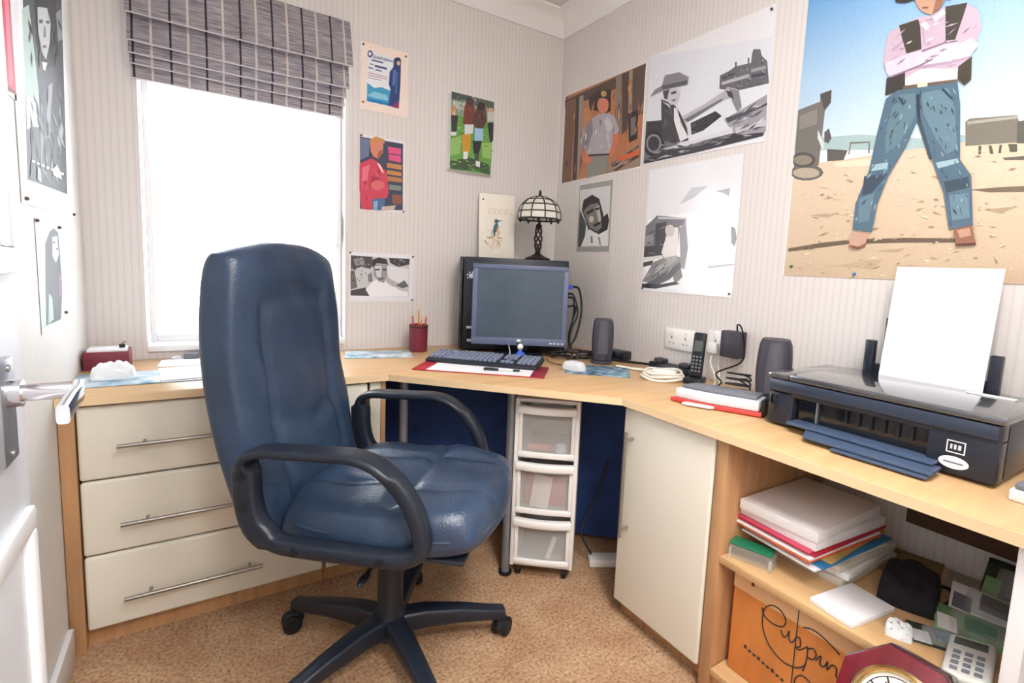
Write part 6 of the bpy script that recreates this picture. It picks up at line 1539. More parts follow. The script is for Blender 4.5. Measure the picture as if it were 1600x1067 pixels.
  ('a5a4a9',[(0.037,0.109),(0.031,0.103),(0.033,0.095),(0.04,0.101)]),
  ('a5a4a9',[(0.008,0.146),(0.012,0.143),(0.017,0.146),(0.012,0.149)]),
  ('77767b',[(0.045,0.154),(0.053,0.152),(0.06,0.157),(0.052,0.159)]),
  ('a5a4a9',[(0.044,0.098),(0.04,0.093),(0.042,0.087),(0.046,0.092)]),
  ('3a393e',[(0.009,0.122),(0.016,0.126),(0.021,0.132),(0.014,0.129)]),
  ('a5a4a9',[(0.046,0.13),(0.054,0.134),(0.059,0.141),(0.051,0.137)]),
  ('3a393e',[(0.041,0.179),(0.037,0.172),(0.039,0.164),(0.043,0.171)]),
  ('3a393e',[(0.062,0.172),(0.061,0.167),(0.066,0.165),(0.067,0.17)]),
  ('a5a4a9',[(0.057,0.112),(0.05,0.107),(0.05,0.098),(0.057,0.104)]),
  ('77767b',[(0.014,0.087),(0.009,0.084),(0.012,0.079),(0.017,0.081)]),
  ('3a393e',[(0.039,0.15),(0.047,0.155),(0.051,0.164),(0.043,0.159)]),
  ('a5a4a9',[(0.045,0.184),(0.053,0.188),(0.054,0.197),(0.047,0.192)]),
  ('3a393e',[(0.022,0.152),(0.021,0.142),(0.028,0.136),(0.029,0.146)]),
  ('a5a4a9',[(0.06,0.175),(0.06,0.167),(0.064,0.161),(0.064,0.169)]),
  ('3a393e',[(0.066,0.124),(0.071,0.123),(0.075,0.127),(0.07,0.128)]),
  ('77767b',[(0.068,0.161),(0.065,0.155),(0.07,0.152),(0.073,0.158)]),
  ('a5a4a9',[(0.079,0.167),(0.08,0.162),(0.086,0.162),(0.084,0.167)]),
  ('a5a4a9',[(0.048,0.17),(0.053,0.166),(0.056,0.171),(0.051,0.175)]),
  ('77767b',[(0.045,0.115),(0.053,0.116),(0.056,0.123),(0.049,0.122)]),
  ('77767b',[(0.037,0.091),(0.042,0.091),(0.045,0.095),(0.04,0.095)]),
  ('77767b',[(0.03,0.196),(0.035,0.19),(0.043,0.187),(0.038,0.194)]),
  ('6d6c72',[(0.224,0.186),(0.227,0.181),(0.232,0.181),(0.23,0.185)]),
  ('98979d',[(0.216,0.173),(0.214,0.166),(0.221,0.165),(0.222,0.171)]),
  ('2f2e33',[(0.199,0.165),(0.204,0.165),(0.207,0.169),(0.202,0.169)]),
  ('6d6c72',[(0.192,0.17),(0.202,0.173),(0.206,0.181),(0.197,0.179)]),
  ('6d6c72',[(0.217,0.184),(0.227,0.186),(0.231,0.195),(0.221,0.193)]),
  ('2f2e33',[(0.197,0.184),(0.19,0.178),(0.194,0.17),(0.2,0.176)]),
  ('2f2e33',[(0.227,0.182),(0.233,0.183),(0.236,0.187),(0.231,0.186)]),
  ('2f2e33',[(0.245,0.192),(0.24,0.188),(0.241,0.181),(0.246,0.186)]),
  ('2f2e33',[(0.196,0.183),(0.195,0.176),(0.199,0.171),(0.201,0.178)]),
  ('98979d',[(0.226,0.19),(0.233,0.186),(0.239,0.191),(0.232,0.195)]),
  ('98979d',[(0.234,0.18),(0.243,0.181),(0.248,0.187),(0.239,0.186)]),
  ('98979d',[(0.218,0.194),(0.221,0.187),(0.228,0.186),(0.226,0.193)]),
  ('6d6c72',[(0.192,0.177),(0.202,0.182),(0.204,0.193),(0.195,0.188)]),
  ('6d6c72',[(0.212,0.177),(0.215,0.169),(0.224,0.169),(0.22,0.176)]),
  ('e6e6e9',[(0.15,0.165),(0.264,0.151),(0.265,0.076),(0.179,0.093)]),
  ('f2f2f4',[(0.07,0.054),(0.092,0.082),(0.119,0.101),(0.16,0.093),(0.227,0.052),(0.261,0.046),(0.264,0.025),(0.088,0.024)]),
  ('9a999d',[(0.1,0.168),(0.164,0.168),(0.167,0.12),(0.151,0.085),(0.125,0.092),(0.105,0.118)]),
  ('3a393d',[(0.094,0.154),(0.098,0.186),(0.127,0.198),(0.161,0.191),(0.171,0.162),(0.161,0.17),(0.118,0.171),(0.103,0.155)]),
  ('d6d5d8',[(0.11,0.159),(0.141,0.161),(0.137,0.11),(0.119,0.11)]),
  ('47464a',[(0.11,0.146),(0.132,0.148),(0.132,0.141),(0.111,0.139)]),
  ('47464a',[(0.143,0.147),(0.162,0.148),(0.16,0.14),(0.144,0.141)]),
  ('5f5e62',[(0.125,0.105),(0.151,0.108),(0.147,0.1),(0.129,0.098)]),
  ('b5b4b8',[(0.162,0.116),(0.198,0.093),(0.245,0.076),(0.241,0.062),(0.189,0.07),(0.162,0.088)]),
  ('6c6b70',[(0.207,0.075),(0.245,0.099),(0.267,0.072),(0.236,0.062)])]),
'canvas':('b',-0.637,-0.416,1.574,1.92,[
  ('6aa14f',[(0,0),(0,0.346),(0.221,0.345),(0.216,0)]),
  ('8a9c8a',[(0,0.343),(0.221,0.344),(0.221,0.249),(0,0.246)]),
  ('4d5a58',[(0.001,0.344),(0.102,0.346),(0.098,0.324),(0.002,0.312)]),
  ('58605c',[(0.116,0.344),(0.221,0.343),(0.221,0.313),(0.117,0.308)]),
  ('b8c2b0',[(0.007,0.305),(0.07,0.31),(0.067,0.277),(0.007,0.273)]),
  ('43563c',[(0,0.035),(0.097,0.067),(0.204,0.049),(0.211,0.003),(0.137,0.01),(0,0.002)]),
  ('96c06a',[(0.002,0.135),(0.056,0.16),(0.05,0.077),(0,0.06)]),
  ('96c06a',[(0.161,0.145),(0.218,0.154),(0.213,0.076),(0.168,0.078)]),
  ('c98a5a',[(0,0.28),(0.021,0.284),(0.025,0.244),(0,0.24)]),
  ('3a3a3c',[(0,0.239),(0.035,0.247),(0.03,0.172),(0.006,0.16)]),
  ('e2e4e4',[(0.001,0.167),(0.03,0.172),(0.027,0.155),(0.002,0.151)]),
  ('4a7c3a',[(0.108,0.037),(0.116,0.031),(0.127,0.033),(0.119,0.039)]),
  ('5a9342',[(0.092,0.149),(0.108,0.144),(0.126,0.144),(0.11,0.15)]),
  ('86b95f',[(0.005,0.021),(0.022,0.021),(0.038,0.029),(0.021,0.028)]),
  ('a3c97c',[(0.057,0.183),(0.064,0.18),(0.072,0.183),(0.065,0.186)]),
  ('4a7c3a',[(0.135,0.088),(0.146,0.084),(0.158,0.087),(0.147,0.091)]),
  ('4a7c3a',[(0.17,0.027),(0.185,0.025),(0.198,0.033),(0.183,0.035)]),
  ('86b95f',[(0.111,0.011),(0.122,0.011),(0.132,0.016),(0.121,0.016)]),
  ('4a7c3a',[(0.06,0.005),(0.07,0.003),(0.08,0.005),(0.07,0.007)]),
  ('86b95f',[(0.038,0.04),(0.049,0.035),(0.062,0.038),(0.051,0.043)]),
  ('86b95f',[(0.074,0.051),(0.085,0.045),(0.099,0.045),(0.088,0.051)]),
  ('4a7c3a',[(0.14,0.011),(0.159,0.015),(0.176,0.024),(0.158,0.02)]),
  ('4a7c3a',[(0.179,0.223),(0.185,0.218),(0.194,0.221),(0.188,0.226)]),
  ('86b95f',[(0.142,0.131),(0.15,0.13),(0.157,0.136),(0.148,0.137)]),
  ('a3c97c',[(0.115,0.032),(0.133,0.035),(0.148,0.044),(0.13,0.042)]),
  ('86b95f',[(0.032,0.115),(0.039,0.111),(0.047,0.115),(0.04,0.118)]),
  ('a3c97c',[(0.03,0.132),(0.041,0.133),(0.051,0.138),(0.04,0.137)]),
  ('86b95f',[(0,0.015),(0,0.008),(0.008,0.01),(0.002,0.017)]),
  ('4a7c3a',[(0.123,0.143),(0.136,0.137),(0.152,0.136),(0.139,0.143)]),
  ('86b95f',[(0.087,0.193),(0.095,0.191),(0.101,0.198),(0.093,0.2)]),
  ('5a9342',[(0.083,0.114),(0.096,0.112),(0.109,0.116),(0.097,0.119)]),
  ('4a7c3a',[(0.039,0.161),(0.056,0.165),(0.072,0.175),(0.055,0.171)]),
  ('a3c97c',[(0.021,0.145),(0.035,0.144),(0.05,0.147),(0.036,0.148)]),
  ('5a9342',[(0.146,0.155),(0.163,0.155),(0.179,0.164),(0.162,0.163)]),
  ('a3c97c',[(0.085,0.033),(0.1,0.027),(0.117,0.026),(0.101,0.031)]),
  ('4a7c3a',[(0.172,0.129),(0.186,0.131),(0.199,0.138),(0.185,0.136)]),
  ('a3c97c',[(0.035,0.129),(0.05,0.125),(0.066,0.131),(0.051,0.135)]),
  ('5a9342',[(0.21,0.118),(0.216,0.112),(0.221,0.114),(0.22,0.12)]),
  ('86b95f',[(0.136,0.024),(0.145,0.023),(0.154,0.027),(0.145,0.028)]),
  ('a3c97c',[(0.082,0.154),(0.094,0.155),(0.105,0.162),(0.092,0.162)]),
  ('4a7c3a',[(0.059,0.168),(0.073,0.162),(0.088,0.161),(0.075,0.167)]),
  ('86b95f',[(0.093,0.015),(0.111,0.017),(0.128,0.022),(0.11,0.021)]),
  ('a3c97c',[(0.017,0.045),(0.027,0.041),(0.039,0.043),(0.029,0.047)]),
  ('86b95f',[(0.167,0.043),(0.177,0.043),(0.187,0.047),(0.177,0.048)]),
  ('a3c97c',[(0.07,0.067),(0.078,0.067),(0.086,0.07),(0.078,0.071)]),
  ('a3c97c',[(0.032,0.189),(0.043,0.187),(0.052,0.194),(0.042,0.196)]),
  ('86b95f',[(0.154,0.162),(0.17,0.156),(0.188,0.157),(0.172,0.163)]),
  ('4a7c3a',[(0.135,0.016),(0.146,0.014),(0.155,0.02),(0.145,0.021)]),
  ('86b95f',[(0.189,0.132),(0.198,0.131),(0.206,0.136),(0.197,0.137)]),
  ('86b95f',[(0.133,0.133),(0.147,0.13),(0.163,0.133),(0.148,0.136)]),
  ('86b95f',[(0.161,0.179),(0.173,0.177),(0.184,0.185),(0.172,0.186)]),
  ('6d7a70',[(0.032,0.27),(0.032,0.264),(0.038,0.262),(0.038,0.268)]),
  ('3f4a48',[(0.038,0.318),(0.03,0.315),(0.031,0.308),(0.038,0.312)]),
  ('c9cfc4',[(0.073,0.281),(0.064,0.272),(0.065,0.261),(0.074,0.27)]),
  ('6d7a70',[(0.027,0.331),(0.027,0.322),(0.034,0.319),(0.035,0.328)]),
  ('6d7a70',[(0.031,0.316),(0.041,0.312),(0.053,0.313),(0.043,0.317)]),
  ('a5724f',[(0.118,0.301),(0.115,0.29),(0.121,0.282),(0.124,0.293)]),
  ('c9cfc4',[(0.121,0.341),(0.118,0.332),(0.122,0.326),(0.125,0.334)]),
  ('e0dcd2',[(0.039,0.273),(0.034,0.269),(0.035,0.263),(0.041,0.268)]),
  ('e0dcd2',[(0.017,0.264),(0.014,0.256),(0.017,0.249),(0.02,0.258)]),
  ('3f4a48',[(0.1,0.308),(0.1,0.301),(0.105,0.295),(0.105,0.303)]),
  ('e0dcd2',[(0.215,0.315),(0.207,0.306),(0.207,0.295),(0.215,0.304)]),
  ('6d7a70',[(0.171,0.272),(0.176,0.266),(0.185,0.267),(0.18,0.272)]),
  ('a5724f',[(0.085,0.335),(0.087,0.327),(0.093,0.321),(0.091,0.329)]),
  ('3f4a48',[(0.171,0.305),(0.163,0.3),(0.162,0.292),(0.17,0.297)]),
  ('a5724f',[(0.124,0.266),(0.121,0.261),(0.125,0.258),(0.129,0.263)]),
  ('c9cfc4',[(0.091,0.318),(0.087,0.31),(0.091,0.304),(0.094,0.311)]),
  ('c9cfc4',[(0.104,0.268),(0.108,0.262),(0.116,0.263),(0.112,0.268)]),
  ('e0dcd2',[(0.221,0.328),(0.221,0.323),(0.221,0.317),(0.221,0.321)]),
  ('3f4a48',[(0.154,0.275),(0.157,0.269),(0.165,0.27),(0.162,0.276)]),
  ('6d7a70',[(0.047,0.315),(0.051,0.307),(0.061,0.306),(0.057,0.314)]),
  ('6d7a70',[(0.047,0.323),(0.05,0.318),(0.055,0.317),(0.053,0.322)]),
  ('e0dcd2',[(0.009,0.256),(0.01,0.247),(0.019,0.243),(0.018,0.252)]),
  ('a5724f',[(0.168,0.315),(0.174,0.307),(0.186,0.309),(0.18,0.316)]),
  ('e0dcd2',[(0.013,0.308),(0.01,0.299),(0.015,0.292),(0.018,0.301)]),
  ('c9cfc4',[(0.18,0.275),(0.176,0.268),(0.177,0.26),(0.181,0.268)]),
  ('c9cfc4',[(0.01,0.265),(0.011,0.261),(0.015,0.258),(0.014,0.263)]),
  ('6d7a70',[(0.049,0.341),(0.046,0.336),(0.048,0.332),(0.051,0.337)]),
  ('6d7a70',[(0.058,0.297),(0.054,0.288),(0.055,0.279),(0.059,0.288)]),
  ('e0dcd2',[(0.02,0.289),(0.023,0.283),(0.029,0.281),(0.026,0.287)]),
  ('a5724f',[(0.152,0.334),(0.157,0.328),(0.166,0.33),(0.161,0.336)]),
  ('c9cfc4',[(0.154,0.301),(0.158,0.294),(0.168,0.292),(0.164,0.3)]),
  ('c9cfc4',[(0.059,0.251),(0.06,0.245),(0.067,0.246),(0.066,0.251)]),
  ('6d7a70',[(0,0.277),(0,0.271),(0.003,0.271),(0.003,0.277)]),
  ('a5724f',[(0.095,0.286),(0.094,0.28),(0.099,0.277),(0.1,0.283)]),
  ('c9cfc4',[(0.167,0.293),(0.162,0.286),(0.169,0.281),(0.174,0.289)]),
  ('a5724f',[(0.221,0.338),(0.221,0.329),(0.218,0.319),(0.221,0.327)]),
  ('3f4a48',[(0.215,0.315),(0.218,0.307),(0.221,0.302),(0.221,0.31)]),
  ('e0dcd2',[(0.147,0.287),(0.149,0.278),(0.157,0.274),(0.155,0.282)]),
  ('a5724f',[(0.067,0.301),(0.065,0.29),(0.068,0.281),(0.071,0.292)]),
  ('3f4a48',[(0.044,0.299),(0.043,0.291),(0.049,0.287),(0.05,0.295)]),
  ('7a3d3a',[(0.066,0.293),(0.084,0.325),(0.112,0.327),(0.118,0.279),(0.115,0.22),(0.088,0.199),(0.059,0.218)]),
  ('4f3634',[(0.114,0.323),(0.112,0.315),(0.107,0.307),(0.099,0.301),(0.089,0.299),(0.081,0.301),(0.075,0.307),(0.073,0.315),(0.075,0.324),(0.08,0.332),(0.088,0.337),(0.097,0.339),(0.106,0.337),(0.112,0.332)]),
  ('5d443c',[(0.118,0.279),(0.136,0.307),(0.175,0.311),(0.185,0.25),(0.168,0.213),(0.13,0.207),(0.103,0.226)]),
  ('3a2c2a',[(0.173,0.315),(0.171,0.306),(0.165,0.298),(0.157,0.292),(0.148,0.29),(0.139,0.292),(0.133,0.298),(0.131,0.306),(0.132,0.315),(0.138,0.323),(0.146,0.329),(0.156,0.331),(0.164,0.329),(0.17,0.323)]),
  ('d9dde2',[(0.069,0.212),(0.115,0.22),(0.112,0.178),(0.07,0.167)]),
  ('9cc3e6',[(0.121,0.205),(0.167,0.209),(0.166,0.154),(0.123,0.143)]),
  ('cf9a3c',[(0.056,0.164),(0.103,0.173),(0.101,0.093),(0.063,0.087)]),
  ('2f2f33',[(0.113,0.145),(0.161,0.153),(0.148,0.092),(0.12,0.088)]),
  ('e6e8e8',[(0.066,0.088),(0.091,0.091),(0.087,0.057),(0.067,0.054)]),
  ('4d5450',[(0.125,0.088),(0.148,0.092),(0.148,0.024),(0.129,0.021)]),
  ('3a2422',[(0.141,0.243),(0.141,0.23),(0.147,0.218),(0.146,0.231)]),
  ('8f5a4a',[(0.089,0.293),(0.091,0.283),(0.097,0.275),(0.095,0.285)]),
  ('4a2c2a',[(0.164,0.243),(0.16,0.235),(0.163,0.228),(0.167,0.236)]),
  ('3a2422',[(0.131,0.277),(0.126,0.264),(0.13,0.251),(0.134,0.265)]),
  ('3a2422',[(0.151,0.285),(0.156,0.272),(0.166,0.261),(0.16,0.274)]),
  ('4a2c2a',[(0.157,0.276),(0.159,0.262),(0.166,0.25),(0.164,0.264)]),
  ('8f5a4a',[(0.085,0.296),(0.086,0.284),(0.095,0.275),(0.093,0.287)]),
  ('8f5a4a',[(0.112,0.28),(0.11,0.272),(0.112,0.264),(0.115,0.272)]),
  ('4a2c2a',[(0.114,0.249),(0.12,0.238),(0.129,0.23),(0.124,0.241)]),
  ('8f5a4a',[(0.097,0.285),(0.1,0.275),(0.106,0.266),(0.103,0.276)]),
  ('4a2c2a',[(0.133,0.298),(0.136,0.285),(0.145,0.275),(0.142,0.289)]),
  ('3a2422',[(0.158,0.272),(0.157,0.255),(0.16,0.24),(0.162,0.256)]),
  ('4a2c2a',[(0.14,0.292),(0.14,0.279),(0.145,0.268),(0.145,0.281)]),
  ('3a2422',[(0.156,0.305),(0.165,0.29),(0.177,0.277),(0.168,0.292)]),
  ('8f5a4a',[(0.163,0.299),(0.164,0.286),(0.169,0.276),(0.169,0.288)]),
  ('8f5a4a',[(0.138,0.281),(0.138,0.263),(0.143,0.246),(0.142,0.264)]),
  ('c9c9c4',[(0.187,0.292),(0.221,0.3),(0.221,0.257),(0.187,0.242)]),
  ('30343a',[(0.187,0.242),(0.221,0.248),(0.221,0.163),(0.205,0.152)]),
  ('e0a080',[(0.214,0.305),(0.213,0.299),(0.21,0.295),(0.205,0.291),(0.2,0.29),(0.195,0.292),(0.192,0.295),(0.191,0.3),(0.192,0.305),(0.195,0.31),(0.199,0.313),(0.205,0.314),(0.209,0.313),(0.213,0.309)]),
  ('e3e6e4',[(0.131,0.056),(0.155,0.055),(0.154,0.029),(0.134,0.031)])]),
'tall':('l',-0.735,-0.135,1.225,2.09,[
  ('f4f6f7',[(0,0),(0.099,0.592),(0.6,0.865),(0.558,0)]),
  ('55565a',[(0.135,0.563),(0.6,0.757),(0.506,0.065),(0.059,0.057)]),
  ('b9cfc6',[(0.107,0.441),(0.174,0.475),(0.197,0.395),(0.222,0.291),(0.214,0.217),(0.084,0.171)]),
  ('dfe6e2',[(0.103,0.252),(0.193,0.259),(0.21,0.201),(0.105,0.183)]),
  ('39393d',[(0.221,0.533),(0.495,0.642),(0.504,0.552),(0.405,0.405),(0.295,0.357),(0.23,0.406)]),
  ('c9cccc',[(0.254,0.5),(0.366,0.539),(0.403,0.511),(0.372,0.451),(0.316,0.393),(0.272,0.398),(0.246,0.441)]),
  ('55565a',[(0.262,0.473),(0.306,0.489),(0.304,0.48),(0.265,0.465)]),
  ('55565a',[(0.344,0.5),(0.388,0.514),(0.381,0.504),(0.344,0.493)]),
  ('77787b',[(0.284,0.42),(0.338,0.435),(0.326,0.425),(0.287,0.413)]),
  ('e3e5e5',[(0.277,0.376),(0.339,0.392),(0.307,0.361),(0.284,0.36)]),
  ('9fa1a4',[(0.322,0.327),(0.392,0.356),(0.311,0.193),(0.261,0.184)]),
  ('505155',[(0.4,0.387),(0.549,0.416),(0.517,0.192),(0.378,0.204)]),
  ('9a9c9f',[(0.49,0.571),(0.573,0.613),(0.564,0.524),(0.498,0.497)]),
  ('8c8e92',[(0.208,0.195),(0.257,0.3),(0.244,0.181),(0.195,0.099)]),
  ('a9abae',[(0.411,0.211),(0.479,0.271),(0.503,0.251),(0.427,0.166)]),
  ('4b4c50',[(0.491,0.216),(0.466,0.171),(0.458,0.129),(0.483,0.174)]),
  ('4b4c50',[(0.428,0.228),(0.451,0.205),(0.506,0.189),(0.482,0.212)]),
  ('3a3b3f',[(0.13,0.199),(0.127,0.176),(0.135,0.155),(0.138,0.179)]),
  ('85878a',[(0.253,0.113),(0.259,0.094),(0.278,0.077),(0.272,0.096)]),
  ('3a3b3f',[(0.472,0.34),(0.48,0.326),(0.514,0.318),(0.505,0.333)]),
  ('3a3b3f',[(0.154,0.151),(0.165,0.123),(0.199,0.098),(0.187,0.127)]),
  ('85878a',[(0.269,0.25),(0.305,0.222),(0.367,0.198),(0.328,0.228)]),
  ('3a3b3f',[(0.422,0.37),(0.431,0.354),(0.463,0.345),(0.454,0.361)]),
  ('85878a',[(0.304,0.143),(0.327,0.119),(0.374,0.098),(0.349,0.123)]),
  ('85878a',[(0.136,0.249),(0.141,0.232),(0.158,0.218),(0.152,0.235)]),
  ('85878a',[(0.476,0.315),(0.445,0.289),(0.441,0.27),(0.472,0.295)]),
  ('a9abad',[(0.243,0.265),(0.234,0.247),(0.239,0.231),(0.248,0.25)]),
  ('85878a',[(0.206,0.106),(0.204,0.089),(0.22,0.074),(0.222,0.091)]),
  ('85878a',[(0.421,0.266),(0.418,0.236),(0.431,0.21),(0.434,0.24)]),
  ('3a3b3f',[(0.21,0.283),(0.231,0.271),(0.263,0.263),(0.241,0.275)]),
  ('3a3b3f',[(0.238,0.252),(0.239,0.222),(0.254,0.194),(0.253,0.225)]),
  ('a9abad',[(0.32,0.145),(0.307,0.122),(0.317,0.101),(0.33,0.125)]),
  ('85878a',[(0.32,0.123),(0.318,0.098),(0.341,0.077),(0.343,0.102)]),
  ('3a3b3f',[(0.337,0.176),(0.322,0.144),(0.329,0.117),(0.345,0.148)]),
  ('3a3b3f',[(0.336,0.22),(0.342,0.2),(0.367,0.184),(0.361,0.204)]),
  ('4b4c50',[(0.446,0.207),(0.42,0.183),(0.411,0.161),(0.437,0.185)]),
  ('85878a',[(0.246,0.16),(0.246,0.13),(0.266,0.102),(0.266,0.133)]),
  ('a9abad',[(0.452,0.331),(0.455,0.291),(0.474,0.254),(0.47,0.295)]),
  ('3a3b3f',[(0.341,0.144),(0.343,0.124),(0.358,0.107),(0.357,0.127)]),
  ('3a3b3f',[(0.119,0.214),(0.122,0.183),(0.144,0.155),(0.141,0.187)]),
  ('a9abad',[(0.335,0.117),(0.354,0.097),(0.391,0.079),(0.372,0.1)]),
  ('3a3b3f',[(0.128,0.2),(0.11,0.162),(0.107,0.127),(0.125,0.164)]),
  ('85878a',[(0.45,0.366),(0.465,0.345),(0.498,0.327),(0.483,0.35)]),
  ('3a3b3f',[(0.331,0.331),(0.31,0.299),(0.301,0.269),(0.322,0.302)]),
  ('a9abad',[(0.435,0.226),(0.456,0.209),(0.506,0.198),(0.483,0.216)]),
  ('85878a',[(0.293,0.213),(0.298,0.19),(0.318,0.171),(0.312,0.194)]),
  ('3a3b3f',[(0.286,0.235),(0.281,0.212),(0.301,0.195),(0.306,0.218)]),
  ('4b4c50',[(0.191,0.263),(0.187,0.234),(0.205,0.21),(0.209,0.239)]),
  ('85878a',[(0.327,0.278),(0.369,0.255),(0.439,0.238),(0.393,0.263)]),
  ('a9abad',[(0.182,0.115),(0.225,0.092),(0.287,0.07),(0.24,0.095)]),
  ('3a3b3f',[(0.119,0.131),(0.091,0.094),(0.082,0.061),(0.11,0.097)]),
  ('3a3b3f',[(0.18,0.221),(0.205,0.199),(0.252,0.181),(0.224,0.204)]),
  ('85878a',[(0.161,0.269),(0.171,0.258),(0.19,0.25),(0.18,0.261)]),
  ('4b4c50',[(0.191,0.12),(0.184,0.102),(0.198,0.087),(0.205,0.105)]),
  ('3a3b3f',[(0.3,0.229),(0.277,0.205),(0.279,0.185),(0.302,0.209)]),
  ('55565a',[(0.17,0.371),(0.159,0.348),(0.161,0.33),(0.172,0.352)]),
  ('55565a',[(0.467,0.507),(0.462,0.488),(0.472,0.473),(0.476,0.493)]),
  ('55565a',[(0.454,0.534),(0.405,0.49),(0.379,0.454),(0.426,0.496)]),
  ('2f3034',[(0.281,0.44),(0.285,0.421),(0.305,0.406),(0.3,0.426)]),
  ('2f3034',[(0.494,0.489),(0.438,0.441),(0.417,0.403),(0.471,0.45)]),
  ('7a7b7e',[(0.173,0.417),(0.151,0.396),(0.152,0.382),(0.174,0.403)]),
  ('55565a',[(0.282,0.485),(0.273,0.463),(0.292,0.451),(0.301,0.473)]),
  ('2f3034',[(0.364,0.472),(0.347,0.448),(0.361,0.434),(0.378,0.458)]),
  ('55565a',[(0.36,0.522),(0.364,0.509),(0.395,0.508),(0.391,0.521)]),
  ('55565a',[(0.26,0.408),(0.236,0.373),(0.239,0.346),(0.263,0.381)]),
  ('7a7b7e',[(0.57,0.639),(0.55,0.617),(0.553,0.605),(0.573,0.626)]),
  ('55565a',[(0.294,0.515),(0.274,0.493),(0.267,0.476),(0.286,0.497)]),
  ('55565a',[(0.466,0.511),(0.444,0.49),(0.441,0.475),(0.463,0.496)]),
  ('55565a',[(0.506,0.564),(0.517,0.547),(0.56,0.542),(0.549,0.559)]),
  ('2f3034',[(0.362,0.553),(0.36,0.521),(0.388,0.501),(0.39,0.533)]),
  ('2f3034',[(0.155,0.436),(0.165,0.418),(0.196,0.408),(0.186,0.426)]),
  ('e9ebeb',[(0.105,0.108),(0.137,0.11),(0.133,0.103),(0.102,0.102)]),
  ('e9ebeb',[(0.149,0.11),(0.183,0.111),(0.179,0.105),(0.145,0.103)]),
  ('e9ebeb',[(0.196,0.111),(0.231,0.113),(0.227,0.106),(0.192,0.105)]),
  ('e9ebeb',[(0.245,0.113),(0.283,0.115),(0.279,0.108),(0.241,0.106)]),
  ('e9ebeb',[(0.298,0.115),(0.338,0.117),(0.334,0.11),(0.293,0.108)]),
  ('e9ebeb',[(0.354,0.117),(0.398,0.119),(0.393,0.112),(0.349,0.11)]),
  ('e9ebeb',[(0.414,0.119),(0.461,0.122),(0.456,0.114),(0.409,0.112)]),
  ('c9cccc',[(0.254,0.5),(0.366,0.539),(0.403,0.511),(0.372,0.451),(0.316,0.393),(0.272,0.398),(0.246,0.441)]),
  ('55565a',[(0.262,0.473),(0.306,0.489),(0.304,0.48),(0.265,0.465)]),
  ('55565a',[(0.344,0.5),(0.388,0.514),(0.381,0.504),(0.344,0.493)]),
  ('8a8b8e',[(0.311,0.474),(0.332,0.481),(0.334,0.455),(0.299,0.442)]),
  ('77787b',[(0.284,0.42),(0.338,0.435),(0.326,0.425),(0.287,0.413)]),
  ('d9dbdb',[(0.314,0.109),(0.372,0.134),(0.409,0.122),(0.432,0.1),(0.323,0.099)]),
  ('b5b7b9',[(0.152,0.099),(0.184,0.098),(0.186,0.064),(0.144,0.067)])]),
'seated':('l',-0.632,-0.352,0.918,1.2,[
  ('cfe0dc',[(0.006,0.276),(0.263,0.272),(0.248,0.013),(0.002,0.015)]),
  ('4f5155',[(0.088,0.221),(0.143,0.253),(0.195,0.264),(0.245,0.253),(0.254,0.188),(0.257,0.097),(0.215,0.016),(0.046,0.018),(0.063,0.125)]),
  ('e3e5e5',[(0.171,0.24),(0.229,0.244),(0.237,0.194),(0.196,0.171),(0.162,0.189)]),
  ('3c3d41',[(0.173,0.228),(0.199,0.23),(0.197,0.224),(0.174,0.223)]),
  ('3c3d41',[(0.209,0.212),(0.233,0.212),(0.232,0.206),(0.208,0.206)]),
  ('b9cfca',[(0.094,0.096),(0.129,0.082),(0.131,0.025),(0.069,0.018)]),
  ('8a6a8a',[(0.224,0.147),(0.261,0.122),(0.248,0.074),(0.212,0.082)])]),
'red':('l',-0.96,-0.722,1.442,2.05,[
  ('d9566a',[(0,0),(0,0.196),(0.238,0.366),(0.238,0.018)]),
  ('f08a98',[(0.197,0.233),(0.227,0.237),(0.218,0.035),(0.191,0.019)]),
  ('9d9fb5',[(0.238,0.25),(0.238,0.264),(0.235,0.061),(0.226,0.116)]),
  ('7c2236',[(0.051,0),(0.132,0.013),(0.238,0.021),(0.237,0.013),(0.129,0.001),(0.048,0)])]),
}
# ---------------------------------------------------------------- shelf contents
ZS = .4025
def lay(name, label, cat, m, x, y, z, rz, group=None, tilt=(0, 0)):
    o = m.build(name, at=(x, y, z), rot=(tilt[0], tilt[1], math.radians(rz))); return tag(o, label, cat, group)
def slab(mt, w, d, h, bev=.0015): return M().box(mt, (-w/2, -d/2, 0), (w/2, d/2, h), bev=bev)
# local x = depth to the wall (A4 long side), local y = along the wall
g_ = 'pile of papers and folders on the shelf'
cx, cy = -.285, -1.657
z = ZS+.0
def stack(name, label, cat, mt, h, dx, dy, rz, w=.3, d=.212):
    global z
    o = lay(name, label, cat, slab(mt, w, d, h), cx+dx, cy+dy, z, rz, g_); z += h+.0006; return o
stack('notebook', 'lowest white notebook at the bottom of the paper pile', 'notebook', 'page_edge', .018, .06, -.045, -2, .27, .17)
stack('notebook', 'second white notebook from the bottom of the paper pile', 'notebook', 'white_paper', .017, .065, -.047, 2, .27, .165)
stack('notebook', 'third white pad up, just under the white folder in the pile', 'notebook', 'page_edge', .018, .055, -.042, -3, .27, .17)
stack('folder', 'white folder beneath the blue folder in the paper pile', 'folder', 'white_paper', .006, -.004, -.012, -6)
stack('folder', 'bright blue folder low in the paper pile', 'folder', 'blue_card', .006, .012, -.016, -3, .31)
stack('folder', 'tan card folder above the blue folder in the pile', 'folder', 'tan_card', .005, .025, -.006, 2)
stack('folder', 'orange folder in the middle of the paper pile', 'folder', 'orange_card', .005, -.014, .0, -5)
stack('folder', 'white plastic wallet between the orange and red folders', 'folder', 'white_paper', .006, -.014, .002, -4)
